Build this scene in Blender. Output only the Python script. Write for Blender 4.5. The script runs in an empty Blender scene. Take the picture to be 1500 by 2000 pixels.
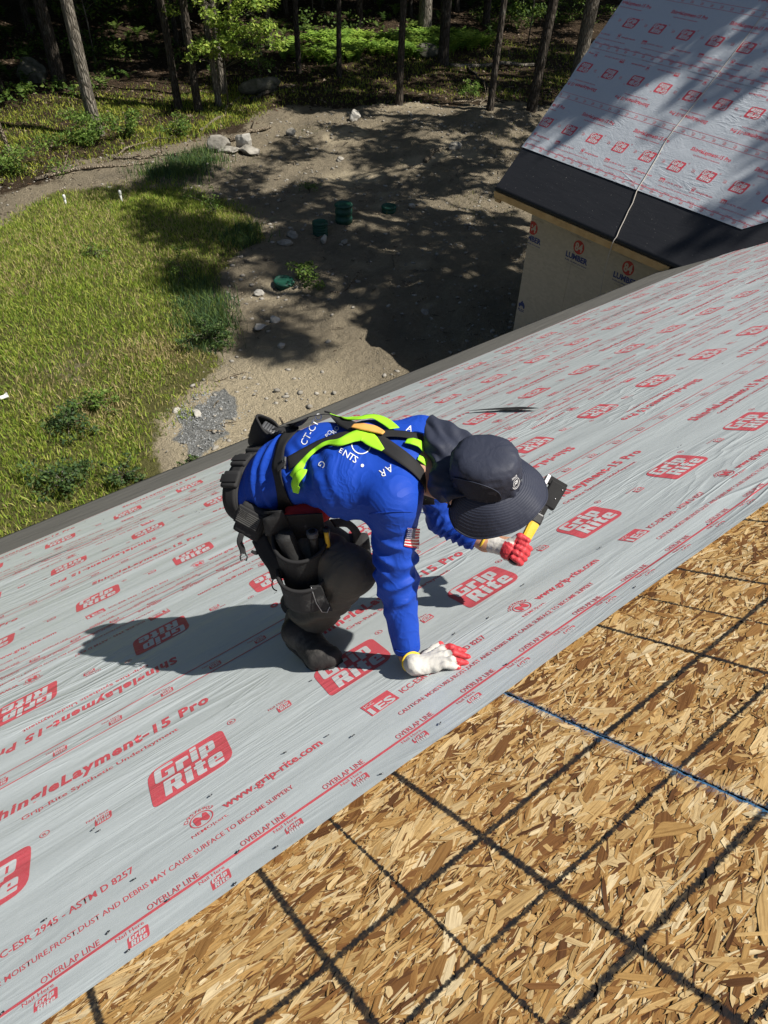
import bpy, bmesh, math, random
import numpy as np
from mathutils import Vector, Matrix, noise as mnoise
from mathutils.geometry import tessellate_polygon
from mathutils.bvhtree import BVHTree

scene = bpy.context.scene
COL = scene.collection
R = math.radians
random.seed(7)
rng = np.random.default_rng(11)

# ------------------------------------------------------------------ camera
F_PX = 1412.16                                   # focal length for a 2000 px tall frame
CAM = np.array([0.0, 0.0, 9.0])
MC = np.array([[0.7934817, -0.60809883, 0.02454811],      # right
               [-0.40275667, -0.55492418, -0.72790536],   # down
               [0.45626074, 0.56769267, -0.68523804]])    # forward
cam = bpy.data.cameras.new('camera')
cam.sensor_fit = 'VERTICAL'; cam.sensor_height = 36.0
cam.lens = F_PX / 2000 * 36.0
cam.clip_start = 0.05; cam.clip_end = 600
cam_o = bpy.data.objects.new('camera', cam); COL.objects.link(cam_o)
_m = Matrix.Identity(4)
for i in range(3):
    _m[i][0] = MC[0][i]; _m[i][1] = -MC[1][i]; _m[i][2] = -MC[2][i]; _m[i][3] = CAM[i]
cam_o.matrix_world = _m
scene.camera = cam_o

# ------------------------------------------------------------------ light
SUN_EL, SUN_AZ = R(55), R(-49.5)                 # azimuth measured from +X towards +Y
sun_dir = np.array([math.cos(SUN_EL) * math.cos(SUN_AZ), math.cos(SUN_EL) * math.sin(SUN_AZ), math.sin(SUN_EL)])
world = bpy.data.worlds.new('World'); scene.world = world; world.use_nodes = True
wn = world.node_tree; wn.nodes.clear()
sky = wn.nodes.new('ShaderNodeTexSky'); sky.sky_type = 'NISHITA'; sky.sun_disc = False
sky.sun_elevation = SUN_EL
sky.sun_rotation = math.atan2(sun_dir[0], sun_dir[1])
bg = wn.nodes.new('ShaderNodeBackground'); bg.inputs['Strength'].default_value = 0.05
wo = wn.nodes.new('ShaderNodeOutputWorld')
wn.links.new(sky.outputs[0], bg.inputs['Color']); wn.links.new(bg.outputs[0], wo.inputs['Surface'])
sl = bpy.data.lights.new('sun', 'SUN'); sl.energy = 5.0; sl.angle = R(0.53); sl.color = (1.0, 0.955, 0.88)
so = bpy.data.objects.new('sun', sl); COL.objects.link(so)
so.rotation_euler = Vector(sun_dir).to_track_quat('Z', 'Y').to_euler(); so.location = (20, -20, 40)
scene.view_settings.view_transform = 'Standard'; scene.view_settings.look = 'None'
scene.view_settings.exposure = 0.44; scene.view_settings.gamma = 1.0
scene.view_settings.use_curve_mapping = False
scene.cycles.max_bounces = 6

# ------------------------------------------------------------------ helpers
def put(o, label=None, cat=None, group=None, kind=None):
    if label: o['label'] = label
    if cat: o['category'] = cat
    if group: o['group'] = group
    if kind: o['kind'] = kind
    return o

def empty(name, loc, label, cat, group=None):
    o = bpy.data.objects.new(name, None); COL.objects.link(o)
    o.empty_display_size = 0.2
    o.matrix_world = Matrix.Translation(Vector([float(c) for c in loc]))
    return put(o, label, cat, group)

def obj(name, me, m=None, parent=None, world=None):
    """link a mesh as one object; world = matrix in world space (identity: mesh is in world coordinates)"""
    o = bpy.data.objects.new(name, me); COL.objects.link(o)
    if m is not None:
        for mm in (m if isinstance(m, (list, tuple)) else [m]): me.materials.append(mm)
    w = world if world is not None else Matrix.Identity(4)
    if parent is not None:
        o.parent = parent
        o.matrix_basis = wmat(parent).inverted() @ w
    else:
        o.matrix_basis = w
    return o

def wmat(o):
    return (wmat(o.parent) if o.parent else Matrix.Identity(4)) @ o.matrix_basis

def mesh_np(name, V, F, smooth=False):
    """V (n,3) floats, F (m,k) ints with one face size, or list of such arrays"""
    me = bpy.data.meshes.new(name)
    V = np.asarray(V, dtype=np.float32)
    Fs = F if isinstance(F, list) and len(F) and isinstance(F[0], np.ndarray) else [np.asarray(F, dtype=np.int32)]
    Fs = [np.asarray(f, dtype=np.int32) for f in Fs if len(f)]
    me.vertices.add(len(V)); me.vertices.foreach_set('co', V.ravel())
    nl = sum(f.size for f in Fs); nf = sum(len(f) for f in Fs)
    me.loops.add(nl); me.loops.foreach_set('vertex_index', np.concatenate([f.ravel() for f in Fs]))
    me.polygons.add(nf)
    tot = np.concatenate([np.full(len(f), f.shape[1], np.int32) for f in Fs])
    st = np.zeros(nf, np.int32); st[1:] = np.cumsum(tot)[:-1]
    me.polygons.foreach_set('loop_start', st)
    try: me.polygons.foreach_set('loop_total', tot)
    except Exception: pass
    if smooth: me.polygons.foreach_set('use_smooth', np.ones(nf, bool))
    me.update(calc_edges=True); me.validate()
    return me

def vcol(me, name, C):
    a = me.attributes.new(name, 'FLOAT_COLOR', 'POINT')
    C = np.asarray(C, np.float32)
    if C.shape[1] == 3: C = np.hstack([C, np.ones((len(C), 1), np.float32)])
    a.data.foreach_set('color', C.ravel())

def bm_mesh(name, bm, smooth=False):
    me = bpy.data.meshes.new(name); bm.to_mesh(me); bm.free()
    if smooth:
        for p in me.polygons: p.use_smooth = True
    return me

def box_bm(bm, c, s, M=None, bev=0.0):
    r = bmesh.ops.create_cube(bm, size=1.0)
    vs = r['verts']
    bmesh.ops.scale(bm, vec=Vector(s), verts=vs)
    if bev > 0:
        es = list({e for v in vs for e in v.link_edges})
        rb = bmesh.ops.bevel(bm, geom=es, offset=bev, segments=2, affect='EDGES', profile=0.6)
        vs = list({v for v in rb['verts']} | {v for v in vs if v.is_valid})
    T = Matrix.Translation(Vector(c))
    if M is not None: T = T @ M.to_4x4()
    bmesh.ops.transform(bm, matrix=T, verts=vs)
    return vs

def box(name, c, s, m, parent=None, world=None, bev=0.0, rot=None):
    bm = bmesh.new(); box_bm(bm, c, s, rot, bev)
    return obj(name, bm_mesh(name, bm), m, parent, world)

def tube_np(P, Rr, seg=8, closed_ends=True):
    """tube along points P with radii Rr -> V, quads, tri caps"""
    P = np.asarray(P, float); n = len(P); Rr = np.broadcast_to(np.asarray(Rr, float), (n,))
    T = np.gradient(P, axis=0); T /= np.linalg.norm(T, axis=1)[:, None] + 1e-12
    ref = np.array([0, 0, 1.0]) if abs(T[0][2]) < 0.9 else np.array([1.0, 0, 0])
    V = []
    nrm = np.cross(T[0], ref); nrm /= np.linalg.norm(nrm)
    a = np.linspace(0, 2 * np.pi, seg, endpoint=False)
    for i in range(n):
        nrm = nrm - T[i] * (nrm @ T[i]); nrm /= np.linalg.norm(nrm) + 1e-12
        b = np.cross(T[i], nrm)
        V.append(P[i] + Rr[i] * (np.cos(a)[:, None] * nrm + np.sin(a)[:, None] * b))
    V = np.concatenate(V)
    F = []
    for i in range(n - 1):
        for j in range(seg):
            k = (j + 1) % seg
            F.append((i * seg + j, i * seg + k, (i + 1) * seg + k, (i + 1) * seg + j))
    F = np.array(F, np.int32)
    if closed_ends:
        V = np.vstack([V, P[0], P[-1]]); c0, c1 = len(V) - 2, len(V) - 1
        tr = [(c0, (j + 1) % seg, j) for j in range(seg)] + [(c1, (n - 1) * seg + j, (n - 1) * seg + (j + 1) % seg) for j in range(seg)]
        return V, F, np.array(tr, np.int32)
    return V, F, np.zeros((0, 3), np.int32)

def tube(name, P, Rr, m, parent=None, world=None, seg=8, smooth=True):
    V, q, t = tube_np(P, Rr, seg)
    return obj(name, mesh_np(name, V, [q, t], smooth), m, parent, world)

def join_np(parts):
    """parts: list of (V, [faces arrays]) -> V, list of arrays by size"""
    Vs, by = [], {}
    off = 0
    for V, Fs in parts:
        Vs.append(V)
        for f in Fs:
            if len(f): by.setdefault(f.shape[1], []).append(np.asarray(f) + off)
        off += len(V)
    return np.vstack(Vs), [np.concatenate(x) for x in by.values()]

def smoothstep(a, b, x):
    t = np.clip((x - a) / (b - a), 0, 1); return t * t * (3 - 2 * t)

_perm = rng.permutation(512)
_g = rng.random(512)
def vnoise(x, y, z=0.0):
    """vectorised value noise, 0..1"""
    x, y, z = np.broadcast_arrays(np.asarray(x, float), np.asarray(y, float), np.asarray(z, float))
    xi, yi, zi = np.floor(x).astype(int), np.floor(y).astype(int), np.floor(z).astype(int)
    fx, fy, fz = x - xi, y - yi, z - zi
    fx, fy, fz = [t * t * (3 - 2 * t) for t in (fx, fy, fz)]
    def h(i, j, k): return _g[(_perm[(_perm[(_perm[i & 511] + j) & 511] + k) & 511])]
    r = 0
    for i in (0, 1):
        for j in (0, 1):
            for k in (0, 1):
                w = (fx if i else 1 - fx) * (fy if j else 1 - fy) * (fz if k else 1 - fz)
                r = r + w * h(xi + i, yi + j, zi + k)
    return r
def fbm(x, y, z=0.0, o=4):
    s, a, t = 0, 1.0, 0
    for i in range(o):
        s = s + a * vnoise(np.asarray(x) * 2 ** i + 17.3 * i, np.asarray(y) * 2 ** i - 9.1 * i, np.asarray(z) * 2 ** i); t += a; a *= 0.5
    return s / t

# ------------------------------------------------------------------ materials
class NT:
    def __init__(s, name):
        s.m = bpy.data.materials.new(name); s.m.use_nodes = True
        s.t = s.m.node_tree; s.b = s.t.nodes['Principled BSDF']; s.out = s.t.nodes['Material Output']
    def n(s, typ, **k):
        x = s.t.nodes.new('ShaderNode' + typ)
        for a, v in k.items():
            if a.startswith('i_'):
                key = a[2:]
                x.inputs[int(key) if key.isdigit() else key].default_value = v
            else: setattr(x, a, v)
        return x
    def l(s, a, b): s.t.links.new(a, b)
    def coord(s, which='Object', scale=(1, 1, 1), rot=(0, 0, 0), loc=(0, 0, 0)):
        tc = s.n('TexCoord'); mp = s.n('Mapping')
        mp.inputs['Scale'].default_value = scale; mp.inputs['Rotation'].default_value = rot; mp.inputs['Location'].default_value = loc
        s.l(tc.outputs[which], mp.inputs['Vector']); return mp.outputs[0]
    def noise(s, vec, scale=5, detail=4, rough=0.55, dist=0.0):
        x = s.n('TexNoise'); x.inputs['Scale'].default_value = scale; x.inputs['Detail'].default_value = detail
        x.inputs['Roughness'].default_value = rough; x.inputs['Distortion'].default_value = dist
        if vec is not None: s.l(vec, x.inputs['Vector'])
        return x.outputs['Fac']
    def ramp(s, fac, stops):
        x = s.n('ValToRGB'); e = x.color_ramp.elements
        while len(e) < len(stops): e.new(0.5)
        for i, (p, c) in enumerate(stops):
            e[i].position = p; e[i].color = c if len(c) == 4 else (*c, 1)
        s.l(fac, x.inputs['Fac']); return x.outputs['Color']
    def mix(s, fac, a, b, mode='MIX'):
        x = s.n('MixRGB'); x.blend_type = mode
        for i, v in ((0, fac), (1, a), (2, b)):
            if isinstance(v, (int, float)): x.inputs[i].default_value = v
            elif isinstance(v, tuple): x.inputs[i].default_value = v if len(v) == 4 else (*v, 1)
            else: s.l(v, x.inputs[i])
        return x.outputs[0]
    def math(s, op, a, b=None, clamp=False):
        x = s.n('Math'); x.operation = op; x.use_clamp = clamp
        for i, v in ((0, a), (1, b)):
            if v is None: continue
            if isinstance(v, (int, float)): x.inputs[i].default_value = v
            else: s.l(v, x.inputs[i])
        return x.outputs[0]
    def bump(s, h, strength=0.5, dist=0.01, normal=None):
        x = s.n('Bump'); x.inputs['Strength'].default_value = strength; x.inputs['Distance'].default_value = dist
        s.l(h, x.inputs['Height'])
        if normal is not None: s.l(normal, x.inputs['Normal'])
        return x.outputs[0]
    def attr(s, name):
        x = s.n('Attribute'); x.attribute_name = name; return x.outputs['Color']
    def set(s, **k):
        for a, v in k.items():
            key = a.replace('_', ' ')
            i = s.b.inputs[key]
            if isinstance(v, (int, float)): i.default_value = v
            elif isinstance(v, tuple): i.default_value = v if len(v) == 4 else (*v, 1)
            else: s.l(v, i)
        return s

def simple(name, c1, c2=None, rough=0.6, scale=8, bump=0.0, bscale=60, spec=0.4, metal=0.0, detail=5, sheen=0.0):
    t = NT(name); v = t.coord()
    if c2 is not None:
        t.set(Base_Color=t.ramp(t.noise(v, scale, detail), [(0.3, c1), (0.7, c2)]))
    else: t.set(Base_Color=c1)
    t.set(Roughness=rough, Metallic=metal); t.b.inputs['Specular IOR Level'].default_value = spec
    if bump: t.set(Normal=t.bump(t.noise(v, bscale, 4), bump, 0.004))
    if sheen: t.b.inputs['Sheen Weight'].default_value = sheen
    return t.m

def sheet_mat(name, c1, c2, wing=False, rough=0.42):
    t = NT(name)
    if wing:
        w1 = t.noise(t.coord(scale=(5, 7, 1)), 1.4, 3, 0.5, 1.6); w2 = t.noise(t.coord(scale=(9, 16, 1)), 1.5, 3, 0.5, 2.0)
        amp, d = 0.38, 0.014
    else:
        w1 = t.noise(t.coord(scale=(1.5, 7.5, 1), rot=(0, 0, R(9))), 1.0, 3, 0.45, 1.1)
        w2 = t.noise(t.coord(scale=(2.2, 24, 1), rot=(0, 0, R(-4))), 1.0, 2, 0.5, 0.9)
        amp, d = 0.36, 0.014
    w3 = t.noise(t.coord(scale=(1, 1, 1)), 9, 4, 0.6, 0.4)
    fine = t.noise(t.coord(), 420, 2, 0.5)
    # sharp ridges: 1-|2n-1|
    rid = t.math('SUBTRACT', 1.0, t.math('ABSOLUTE', t.math('SUBTRACT', t.math('MULTIPLY', w2, 2.0), 1.0)))
    loc = t.math('MULTIPLY', t.math('SUBTRACT', t.noise(t.coord(scale=(.7, 1.6, 1)), 1.3, 2, .5), .40, True), 3.0, True)
    rid = t.math('MULTIPLY', t.math('POWER', rid, 3.0), loc)
    w5 = t.noise(t.coord(scale=(1.5, 8, 1), rot=(0, 0, R(38))), 1.0, 2, 0.5, 1.2)
    diag = t.math('SUBTRACT', 1.0, t.math('MULTIPLY', t.math('ABSOLUTE', t.math('SUBTRACT', w5, 0.5)), 7.0), True)
    diag = t.math('MULTIPLY', t.math('POWER', diag, 2.0), t.math('MULTIPLY', t.math('SUBTRACT', t.noise(t.coord(scale=(1, 1, 1), loc=(5, 3, 0)), 1.1, 2, .5), .48, True), 4.0, True))
    h = t.math('ADD', t.math('MULTIPLY', w1, 1.0), t.math('ADD', t.math('ADD', t.math('MULTIPLY', rid, 0.55), t.math('MULTIPLY', diag, 1.1)), t.math('MULTIPLY', w3, 0.12)))
    nb = t.bump(h, amp, d)
    nb = t.bump(fine, 0.25, 0.0012, nb)
    mott = t.noise(t.coord(), 55, 5, 0.7)
    col = t.mix(t.math('MULTIPLY', mott, 1.0), c1, c2)
    grain = t.noise(t.coord(), 900, 1, 0.5)
    col = t.mix(t.math('MULTIPLY', t.math('SUBTRACT', grain, 0.45, True), 0.55), col, (0.75, 0.77, 0.78))
    t.set(Base_Color=col, Roughness=rough, Normal=nb)
    t.b.inputs['Specular IOR Level'].default_value = 0.42
    return t.m

M = {}
M['sheet'] = sheet_mat('underlayment_grey', (0.425, 0.47, 0.475), (0.505, 0.545, 0.545), rough=0.32)
M['red'] = sheet_mat('print_red', (0.52, 0.050, 0.070), (0.60, 0.085, 0.105), rough=0.45)
M['pale'] = sheet_mat('print_gap_grey', (0.47, 0.49, 0.49), (0.56, 0.575, 0.575))
M['sheet_w'] = sheet_mat('underlayment_grey_crinkled', (0.40, 0.435, 0.475), (0.47, 0.505, 0.545), wing=True, rough=0.36)
M['red_w'] = sheet_mat('print_red_crinkled', (0.50, 0.035, 0.055), (0.58, 0.06, 0.085), wing=True, rough=0.4)
M['pale_w'] = sheet_mat('print_gap_grey_crinkled', (0.47, 0.49, 0.5), (0.55, 0.57, 0.58), wing=True)

def membrane(name, c1, c2, rough, bd=0.03):
    t = NT(name)
    v = t.coord(scale=(1, 1, 1))
    big = t.noise(t.coord(scale=(0.7, 2.2, 1)), 1.6, 5, 0.6, 0.6)
    gr = t.noise(v, 260, 2, 0.6)
    col = t.mix(big, c1, c2)
    dust = t.math('GREATER_THAN', t.noise(v, 38, 2, 0.5), 0.735)
    col = t.mix(t.math('MULTIPLY', dust, 0.5), col, (0.35, 0.34, 0.31))
    h = t.noise(t.coord(scale=(1.2, 5, 1)), 1.5, 4, 0.5, 0.8)
    t.set(Base_Color=col, Roughness=rough, Normal=t.bump(gr, 0.35, 0.0015, t.bump(h, 0.8, bd)))
    t.b.inputs['Specular IOR Level'].default_value = 0.35
    return t.m
M['membrane'] = membrane('eave_membrane_dusty', (0.095, 0.092, 0.083), (0.150, 0.145, 0.130), 0.75)
M['membrane_black'] = membrane('ice_barrier_black', (0.013, 0.014, 0.018), (0.022, 0.023, 0.027), 0.6, 0.006)
M['lumber'] = simple('fresh_lumber', (0.50, 0.31, 0.13), (0.62, 0.42, 0.20), 0.7, 6, 0.2, 40)

def sheathing():
    t = NT('wall_sheathing')
    v = t.coord(scale=(1, 1, 1))
    fl = t.n('TexVoronoi'); fl.feature = 'F1'; fl.inputs['Scale'].default_value = 26
    t.l(t.coord(scale=(1, 0.55, 1)), fl.inputs['Vector'])
    col = t.mix(t.math('MULTIPLY', fl.outputs['Color'], 1.0), (0.42, 0.365, 0.285), (0.54, 0.475, 0.38))
    col = t.mix(t.math('MULTIPLY', t.noise(v, 2.5, 4), 0.5), col, (0.46, 0.42, 0.35))
    t.set(Base_Color=col, Roughness=0.8, Normal=t.bump(fl.outputs['Distance'], 0.15, 0.003))
    return t.m
M['sheathing'] = sheathing()
M['ink_red'] = simple('stamp_red', (0.40, 0.035, 0.03), (0.5, 0.07, 0.06), 0.7, 60)
M['ink_blue'] = simple('stamp_blue', (0.035, 0.05, 0.17), (0.06, 0.08, 0.22), 0.7, 60)
M['ink_pale'] = simple('stamp_gap', (0.45, 0.40, 0.33), (0.5, 0.45, 0.38), 0.7, 60)
M['ink_faint'] = simple('stamp_faint', (0.30, 0.24, 0.19), (0.34, 0.28, 0.22), 0.7, 60)

def osb():
    t = NT('osb_strands')
    c = t.attr('col')
    # wood grain along the strand: uses a per-strand direction stored in the 'gr' attribute (object-space grain coordinate)
    g = t.n('Attribute'); g.attribute_name = 'gr'
    w = t.n('TexNoise'); w.inputs['Scale'].default_value = 1.0; w.inputs['Detail'].default_value = 4; w.inputs['Roughness'].default_value = 0.6
    t.l(g.outputs['Vector'], w.inputs['Vector'])
    grain = t.ramp(w.outputs['Fac'], [(0.28, (0.52, 0.44, 0.36)), (0.52, (1, 1, 1)), (0.8, (1.12, 1.1, 1.02))])
    col = t.mix(1.0, c, grain, 'MULTIPLY')
    blot = t.noise(t.coord(), 60, 3, 0.6)
    col = t.mix(t.math('MULTIPLY', t.math('SUBTRACT', blot, 0.5, True), 0.9), col, (0.12, 0.06, 0.025))
    # black marking-paint grid: lines at fixed panel positions with feathered brush edges
    tc = t.n('TexCoord'); sp = t.n('SeparateXYZ'); t.l(tc.outputs['Object'], sp.inputs[0])
    x, y = sp.outputs['X'], sp.outputs['Y']
    jx = t.math('MULTIPLY', t.math('SUBTRACT', t.noise(t.coord(scale=(14, 120, 1)), 1.0, 3, 0.7), 0.5), 0.020)
    jy = t.math('MULTIPLY', t.math('SUBTRACT', t.noise(t.coord(scale=(120, 14, 1)), 1.0, 3, 0.7), 0.5), 0.020)
    wob = t.math('MULTIPLY', t.math('SUBTRACT', t.noise(t.coord(), 2.2, 2), 0.5), 0.010)
    mask = None
    S = 1.1645
    def line(axis, pos, hw):
        nonlocal mask
        co, j = (x, jx) if axis == 'x' else (y, jy)
        d = t.math('ABSOLUTE', t.math('SUBTRACT', t.math('ADD', co, wob), pos))
        d = t.math('ADD', d, j)
        k = t.math('SUBTRACT', 1.0, t.math('DIVIDE', t.math('SUBTRACT', d, hw * 0.50), hw * 0.42), True)
        k = t.math('MINIMUM', k, 1.0, True)
        mask = k if mask is None else t.math('MAXIMUM', mask, k)
    for u, hw in ((-0.1745, 0.0125), (0.1745, 0.0115), (0.349, 0.0052), (0.524, 0.0115), (0.872, 0.0075), (1.222, 0.0085), (1.396, 0.005), (1.571, 0.0085), (1.92, 0.0085), (2.09, 0.005), (2.268, 0.0085)):
        line('x', u * S, hw)
    for v, hw in ((1.0, 0.0115), (0.82, 0.0082), (0.648, 0.0115), (0.475, 0.008)):
        line('y', v * S, hw)
    thin = t.noise(t.coord(), 75, 3, 0.6)
    mask = t.math('MULTIPLY', mask, t.math('ADD', t.math('MULTIPLY', thin, 0.55), 0.68), True)
    col = t.mix(mask, col, (0.016, 0.016, 0.017))
    # blue chalk snapped along one line: fine core and dusty halo
    d = t.math('ABSOLUTE', t.math('SUBTRACT', t.math('ADD', x, t.math('MULTIPLY', wob, 0.3)), 0.869 * S))
    core = t.math('LESS_THAN', t.math('ADD', d, t.math('MULTIPLY', t.noise(t.coord(), 180, 2), 0.006)), 0.0058)
    halo = t.math('MULTIPLY', t.math('SUBTRACT', 1.0, t.math('DIVIDE', d, 0.024), True), t.math('MULTIPLY', t.math('SUBTRACT', t.noise(t.coord(), 210, 3, 0.7), 0.44, True), 4.5, True))
    chalk = t.math('MAXIMUM', t.math('MULTIPLY', core, 0.7), t.math('MULTIPLY', halo, 0.75), True)
    col = t.mix(chalk, col, (0.07, 0.22, 0.42))
    rough = 0.55
    h = t.noise(t.coord(), 300, 3, 0.6)
    t.set(Base_Color=col, Roughness=rough, Normal=t.bump(w.outputs['Fac'], 0.5, 0.0012, t.bump(h, 0.2, 0.001)))
    t.b.inputs['Specular IOR Level'].default_value = 0.35
    return t.m
M['osb'] = osb()
M['osb_core'] = simple('osb_core', (0.10, 0.05, 0.02), (0.20, 0.11, 0.045), 0.8, 50)

def ground():
    t = NT('yard_ground')
    mk = t.n('Attribute'); mk.attribute_name = 'mask'
    sp = t.n('SeparateColor'); t.l(mk.outputs['Color'], sp.inputs[0])
    v = t.coord()
    n1 = t.noise(v, 0.55, 6, 0.65); n2 = t.noise(v, 6, 6, 0.7); n3 = t.noise(v, 30, 4, 0.7)
    sand = t.mix(n2, (0.19, 0.158, 0.105), (0.47, 0.395, 0.28))
    sand = t.mix(t.math('MULTIPLY', t.math('SUBTRACT', n1, 0.42, True), 2.2, True), sand, (0.155, 0.136, 0.102))
    sn = t.n('Attribute'); sn.attribute_name = 'sandy'
    sand = t.mix(t.math('MULTIPLY', sn.outputs['Fac'], .9), sand, t.mix(n2, (.44, .37, .245), (.74, .63, .44)))
    sand = t.mix(t.math('MULTIPLY', t.math('SUBTRACT', n3, 0.55, True), 2.5, True), sand, (0.13, 0.11, 0.085))
    soil = t.mix(n3, (0.085, 0.095, 0.028), (0.20, 0.18, 0.07))
    vor = t.n('TexVoronoi'); vor.inputs['Scale'].default_value = 9; t.l(v, vor.inputs['Vector'])
    litter = t.mix(vor.outputs['Color'], (0.036, 0.025, 0.015), (0.11, 0.078, 0.05))
    litter = t.mix(t.math('MULTIPLY', n2, 0.75), litter, (0.045, 0.032, 0.020))
    vg = t.n('TexVoronoi'); vg.inputs['Scale'].default_value = 34; t.l(v, vg.inputs['Vector'])
    grav = t.mix(vg.outputs['Color'], (0.16, 0.165, 0.16), (0.34, 0.34, 0.32))
    n4 = t.noise(v, 85, 3, 0.75)
    sand = t.mix(t.math('MULTIPLY', t.math('SUBTRACT', n4, 0.53, True), 3.2, True), sand, (0.12, 0.105, 0.08))
    sand = t.mix(t.math('MULTIPLY', t.math('SUBTRACT', 0.42, n4, True), 3.0, True), sand, (0.52, 0.46, 0.34))
    edge = t.math('MULTIPLY', t.math('SUBTRACT', n2, 0.5), 0.9)
    def w(s): return t.math('MULTIPLY', t.math('SUBTRACT', t.math('ADD', s, edge), 0.38), 5.0, True)
    col = t.mix(w(sp.outputs['Green']), sand, litter)
    col = t.mix(w(sp.outputs['Blue']), col, grav)
    col = t.mix(w(sp.outputs['Red']), col, soil)
    h = t.math('ADD', t.math('MULTIPLY', n2, 1.0), t.math('ADD', t.math('MULTIPLY', n3, 0.45), t.math('MULTIPLY', n4, 0.16)))
    t.set(Base_Color=col, Roughness=0.95, Normal=t.bump(h, 1.0, 0.22))
    t.b.inputs['Specular IOR Level'].default_value = 0.1
    return t.m
M['ground'] = ground()

def leafy(name, tint=None, transl=0.35, rough=0.6):
    t = NT(name)
    c = t.attr('col')
    t.set(Base_Color=c, Roughness=rough); t.b.inputs['Specular IOR Level'].default_value = 0.25
    tr = t.n('BsdfTranslucent'); t.l(c, tr.inputs['Color'])
    mx = t.n('MixShader'); mx.inputs[0].default_value = transl
    t.l(t.b.outputs[0], mx.inputs[1]); t.l(tr.outputs[0], mx.inputs[2]); t.l(mx.outputs[0], t.out.inputs['Surface'])
    return t.m
M['leaf'] = leafy('leaves', transl=0.4)
M['grass'] = leafy('grass_blades', transl=0.3, rough=0.7)

def bark(name, c1, c2, stretch=0.18):
    t = NT(name)
    v = t.coord(scale=(1, 1, stretch))
    n = t.noise(v, 16, 6, 0.7, 0.4)
    vor = t.n('TexVoronoi'); vor.inputs['Scale'].default_value = 14; vor.feature = 'DISTANCE_TO_EDGE'; t.l(v, vor.inputs['Vector'])
    crk = t.math('MULTIPLY', vor.outputs['Distance'], 3.5, True)
    col = t.mix(n, c1, c2)
    col = t.mix(t.math('SUBTRACT', 0.85, crk, True), col, (c1[0] * .35, c1[1] * .33, c1[2] * .3))
    lich = t.math('MULTIPLY', t.math('SUBTRACT', t.noise(t.coord(), 2.4, 5, 0.6), 0.56, True), 3, True)
    col = t.mix(t.math('MULTIPLY', lich, 0.5), col, (0.30, 0.32, 0.27))
    t.set(Base_Color=col, Roughness=0.92, Normal=t.bump(t.math('ADD', crk, t.math('MULTIPLY', n, 0.8)), 1.0, 0.05))
    t.b.inputs['Specular IOR Level'].default_value = 0.15
    return t.m
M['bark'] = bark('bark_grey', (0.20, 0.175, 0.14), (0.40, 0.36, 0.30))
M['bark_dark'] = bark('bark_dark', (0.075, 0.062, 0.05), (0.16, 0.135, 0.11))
M['deadwood'] = bark('dead_wood', (0.26, 0.21, 0.15), (0.45, 0.38, 0.28), 0.5)
M['rock'] = simple('field_stone', (0.17, 0.155, 0.13), (0.38, 0.355, 0.305), 0.9, 5, 0.7, 22, 0.2)
M['rock_dark'] = simple('mossy_stone', (0.045, 0.05, 0.032), (0.17, 0.16, 0.13), 0.95, 4, 0.8, 16, 0.15)
M['rock_pale'] = simple('pale_stone', (0.33, 0.31, 0.27), (0.52, 0.50, 0.45), 0.85, 5, 0.5, 22, 0.2)
M['riser'] = simple('green_plastic', (0.008, 0.055, 0.036), (0.016, 0.085, 0.055), 0.5, 6)
M['pvc'] = simple('white_pvc', (0.66, 0.66, 0.62), (0.72, 0.72, 0.68), 0.4, 12)
# ------------------------------------------------------------------ flat print: letter outlines as thin sheets
def grid_cut(V2, T, step):
    """cut a flat triangle mesh by lines every `step` so that it can follow a wrinkled surface"""
    bm = bmesh.new()
    vs = [bm.verts.new((x, y, 0)) for x, y in V2]
    for t in T:
        try: bm.faces.new([vs[i] for i in t])
        except ValueError: pass
    lo, hi = np.min(V2, 0), np.max(V2, 0)
    for ax in (0, 1):
        k = math.floor(lo[ax] / step) + 1
        while k * step < hi[ax]:
            no = (1, 0, 0) if ax == 0 else (0, 1, 0)
            co = (k * step, 0, 0) if ax == 0 else (0, k * step, 0)
            bmesh.ops.bisect_plane(bm, geom=bm.verts[:] + bm.edges[:] + bm.faces[:], plane_co=co, plane_no=no, dist=1e-6)
            k += 1
    bmesh.ops.triangulate(bm, faces=bm.faces[:])
    bm.verts.index_update()
    V = np.array([v.co[:2] for v in bm.verts]); F = np.array([[v.index for v in f.verts] for f in bm.faces], np.int32)
    bm.free(); return V, F

def text2d(s, height, bold=0.0, shear=0.0, width=None, xs=1.0, spacing=1.0, res=2):
    """outline text -> (V2, T); cap height = height; anchored at left baseline"""
    c = bpy.data.curves.new('lettering', 'FONT'); c.body = s; c.size = 1.0
    c.offset = bold; c.shear = shear; c.space_character = spacing; c.resolution_u = res; c.fill_mode = 'FRONT'
    o = bpy.data.objects.new('lettering', c); COL.objects.link(o)
    dg = bpy.context.evaluated_depsgraph_get()
    me = bpy.data.meshes.new_from_object(o.evaluated_get(dg))
    me.calc_loop_triangles()
    V = np.zeros(len(me.vertices) * 3, np.float32); me.vertices.foreach_get('co', V); V = V.reshape(-1, 3)[:, :2].astype(float)
    T = np.zeros(len(me.loop_triangles) * 3, np.int32); me.loop_triangles.foreach_get('vertices', T); T = T.reshape(-1, 3)
    bpy.data.objects.remove(o); bpy.data.curves.remove(c); bpy.data.meshes.remove(me)
    V = V * (height / 0.70); V[:, 0] *= xs
    V[:, 0] -= V[:, 0].min()
    if width: V[:, 0] *= width / V[:, 0].max()
    return V, T

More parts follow.
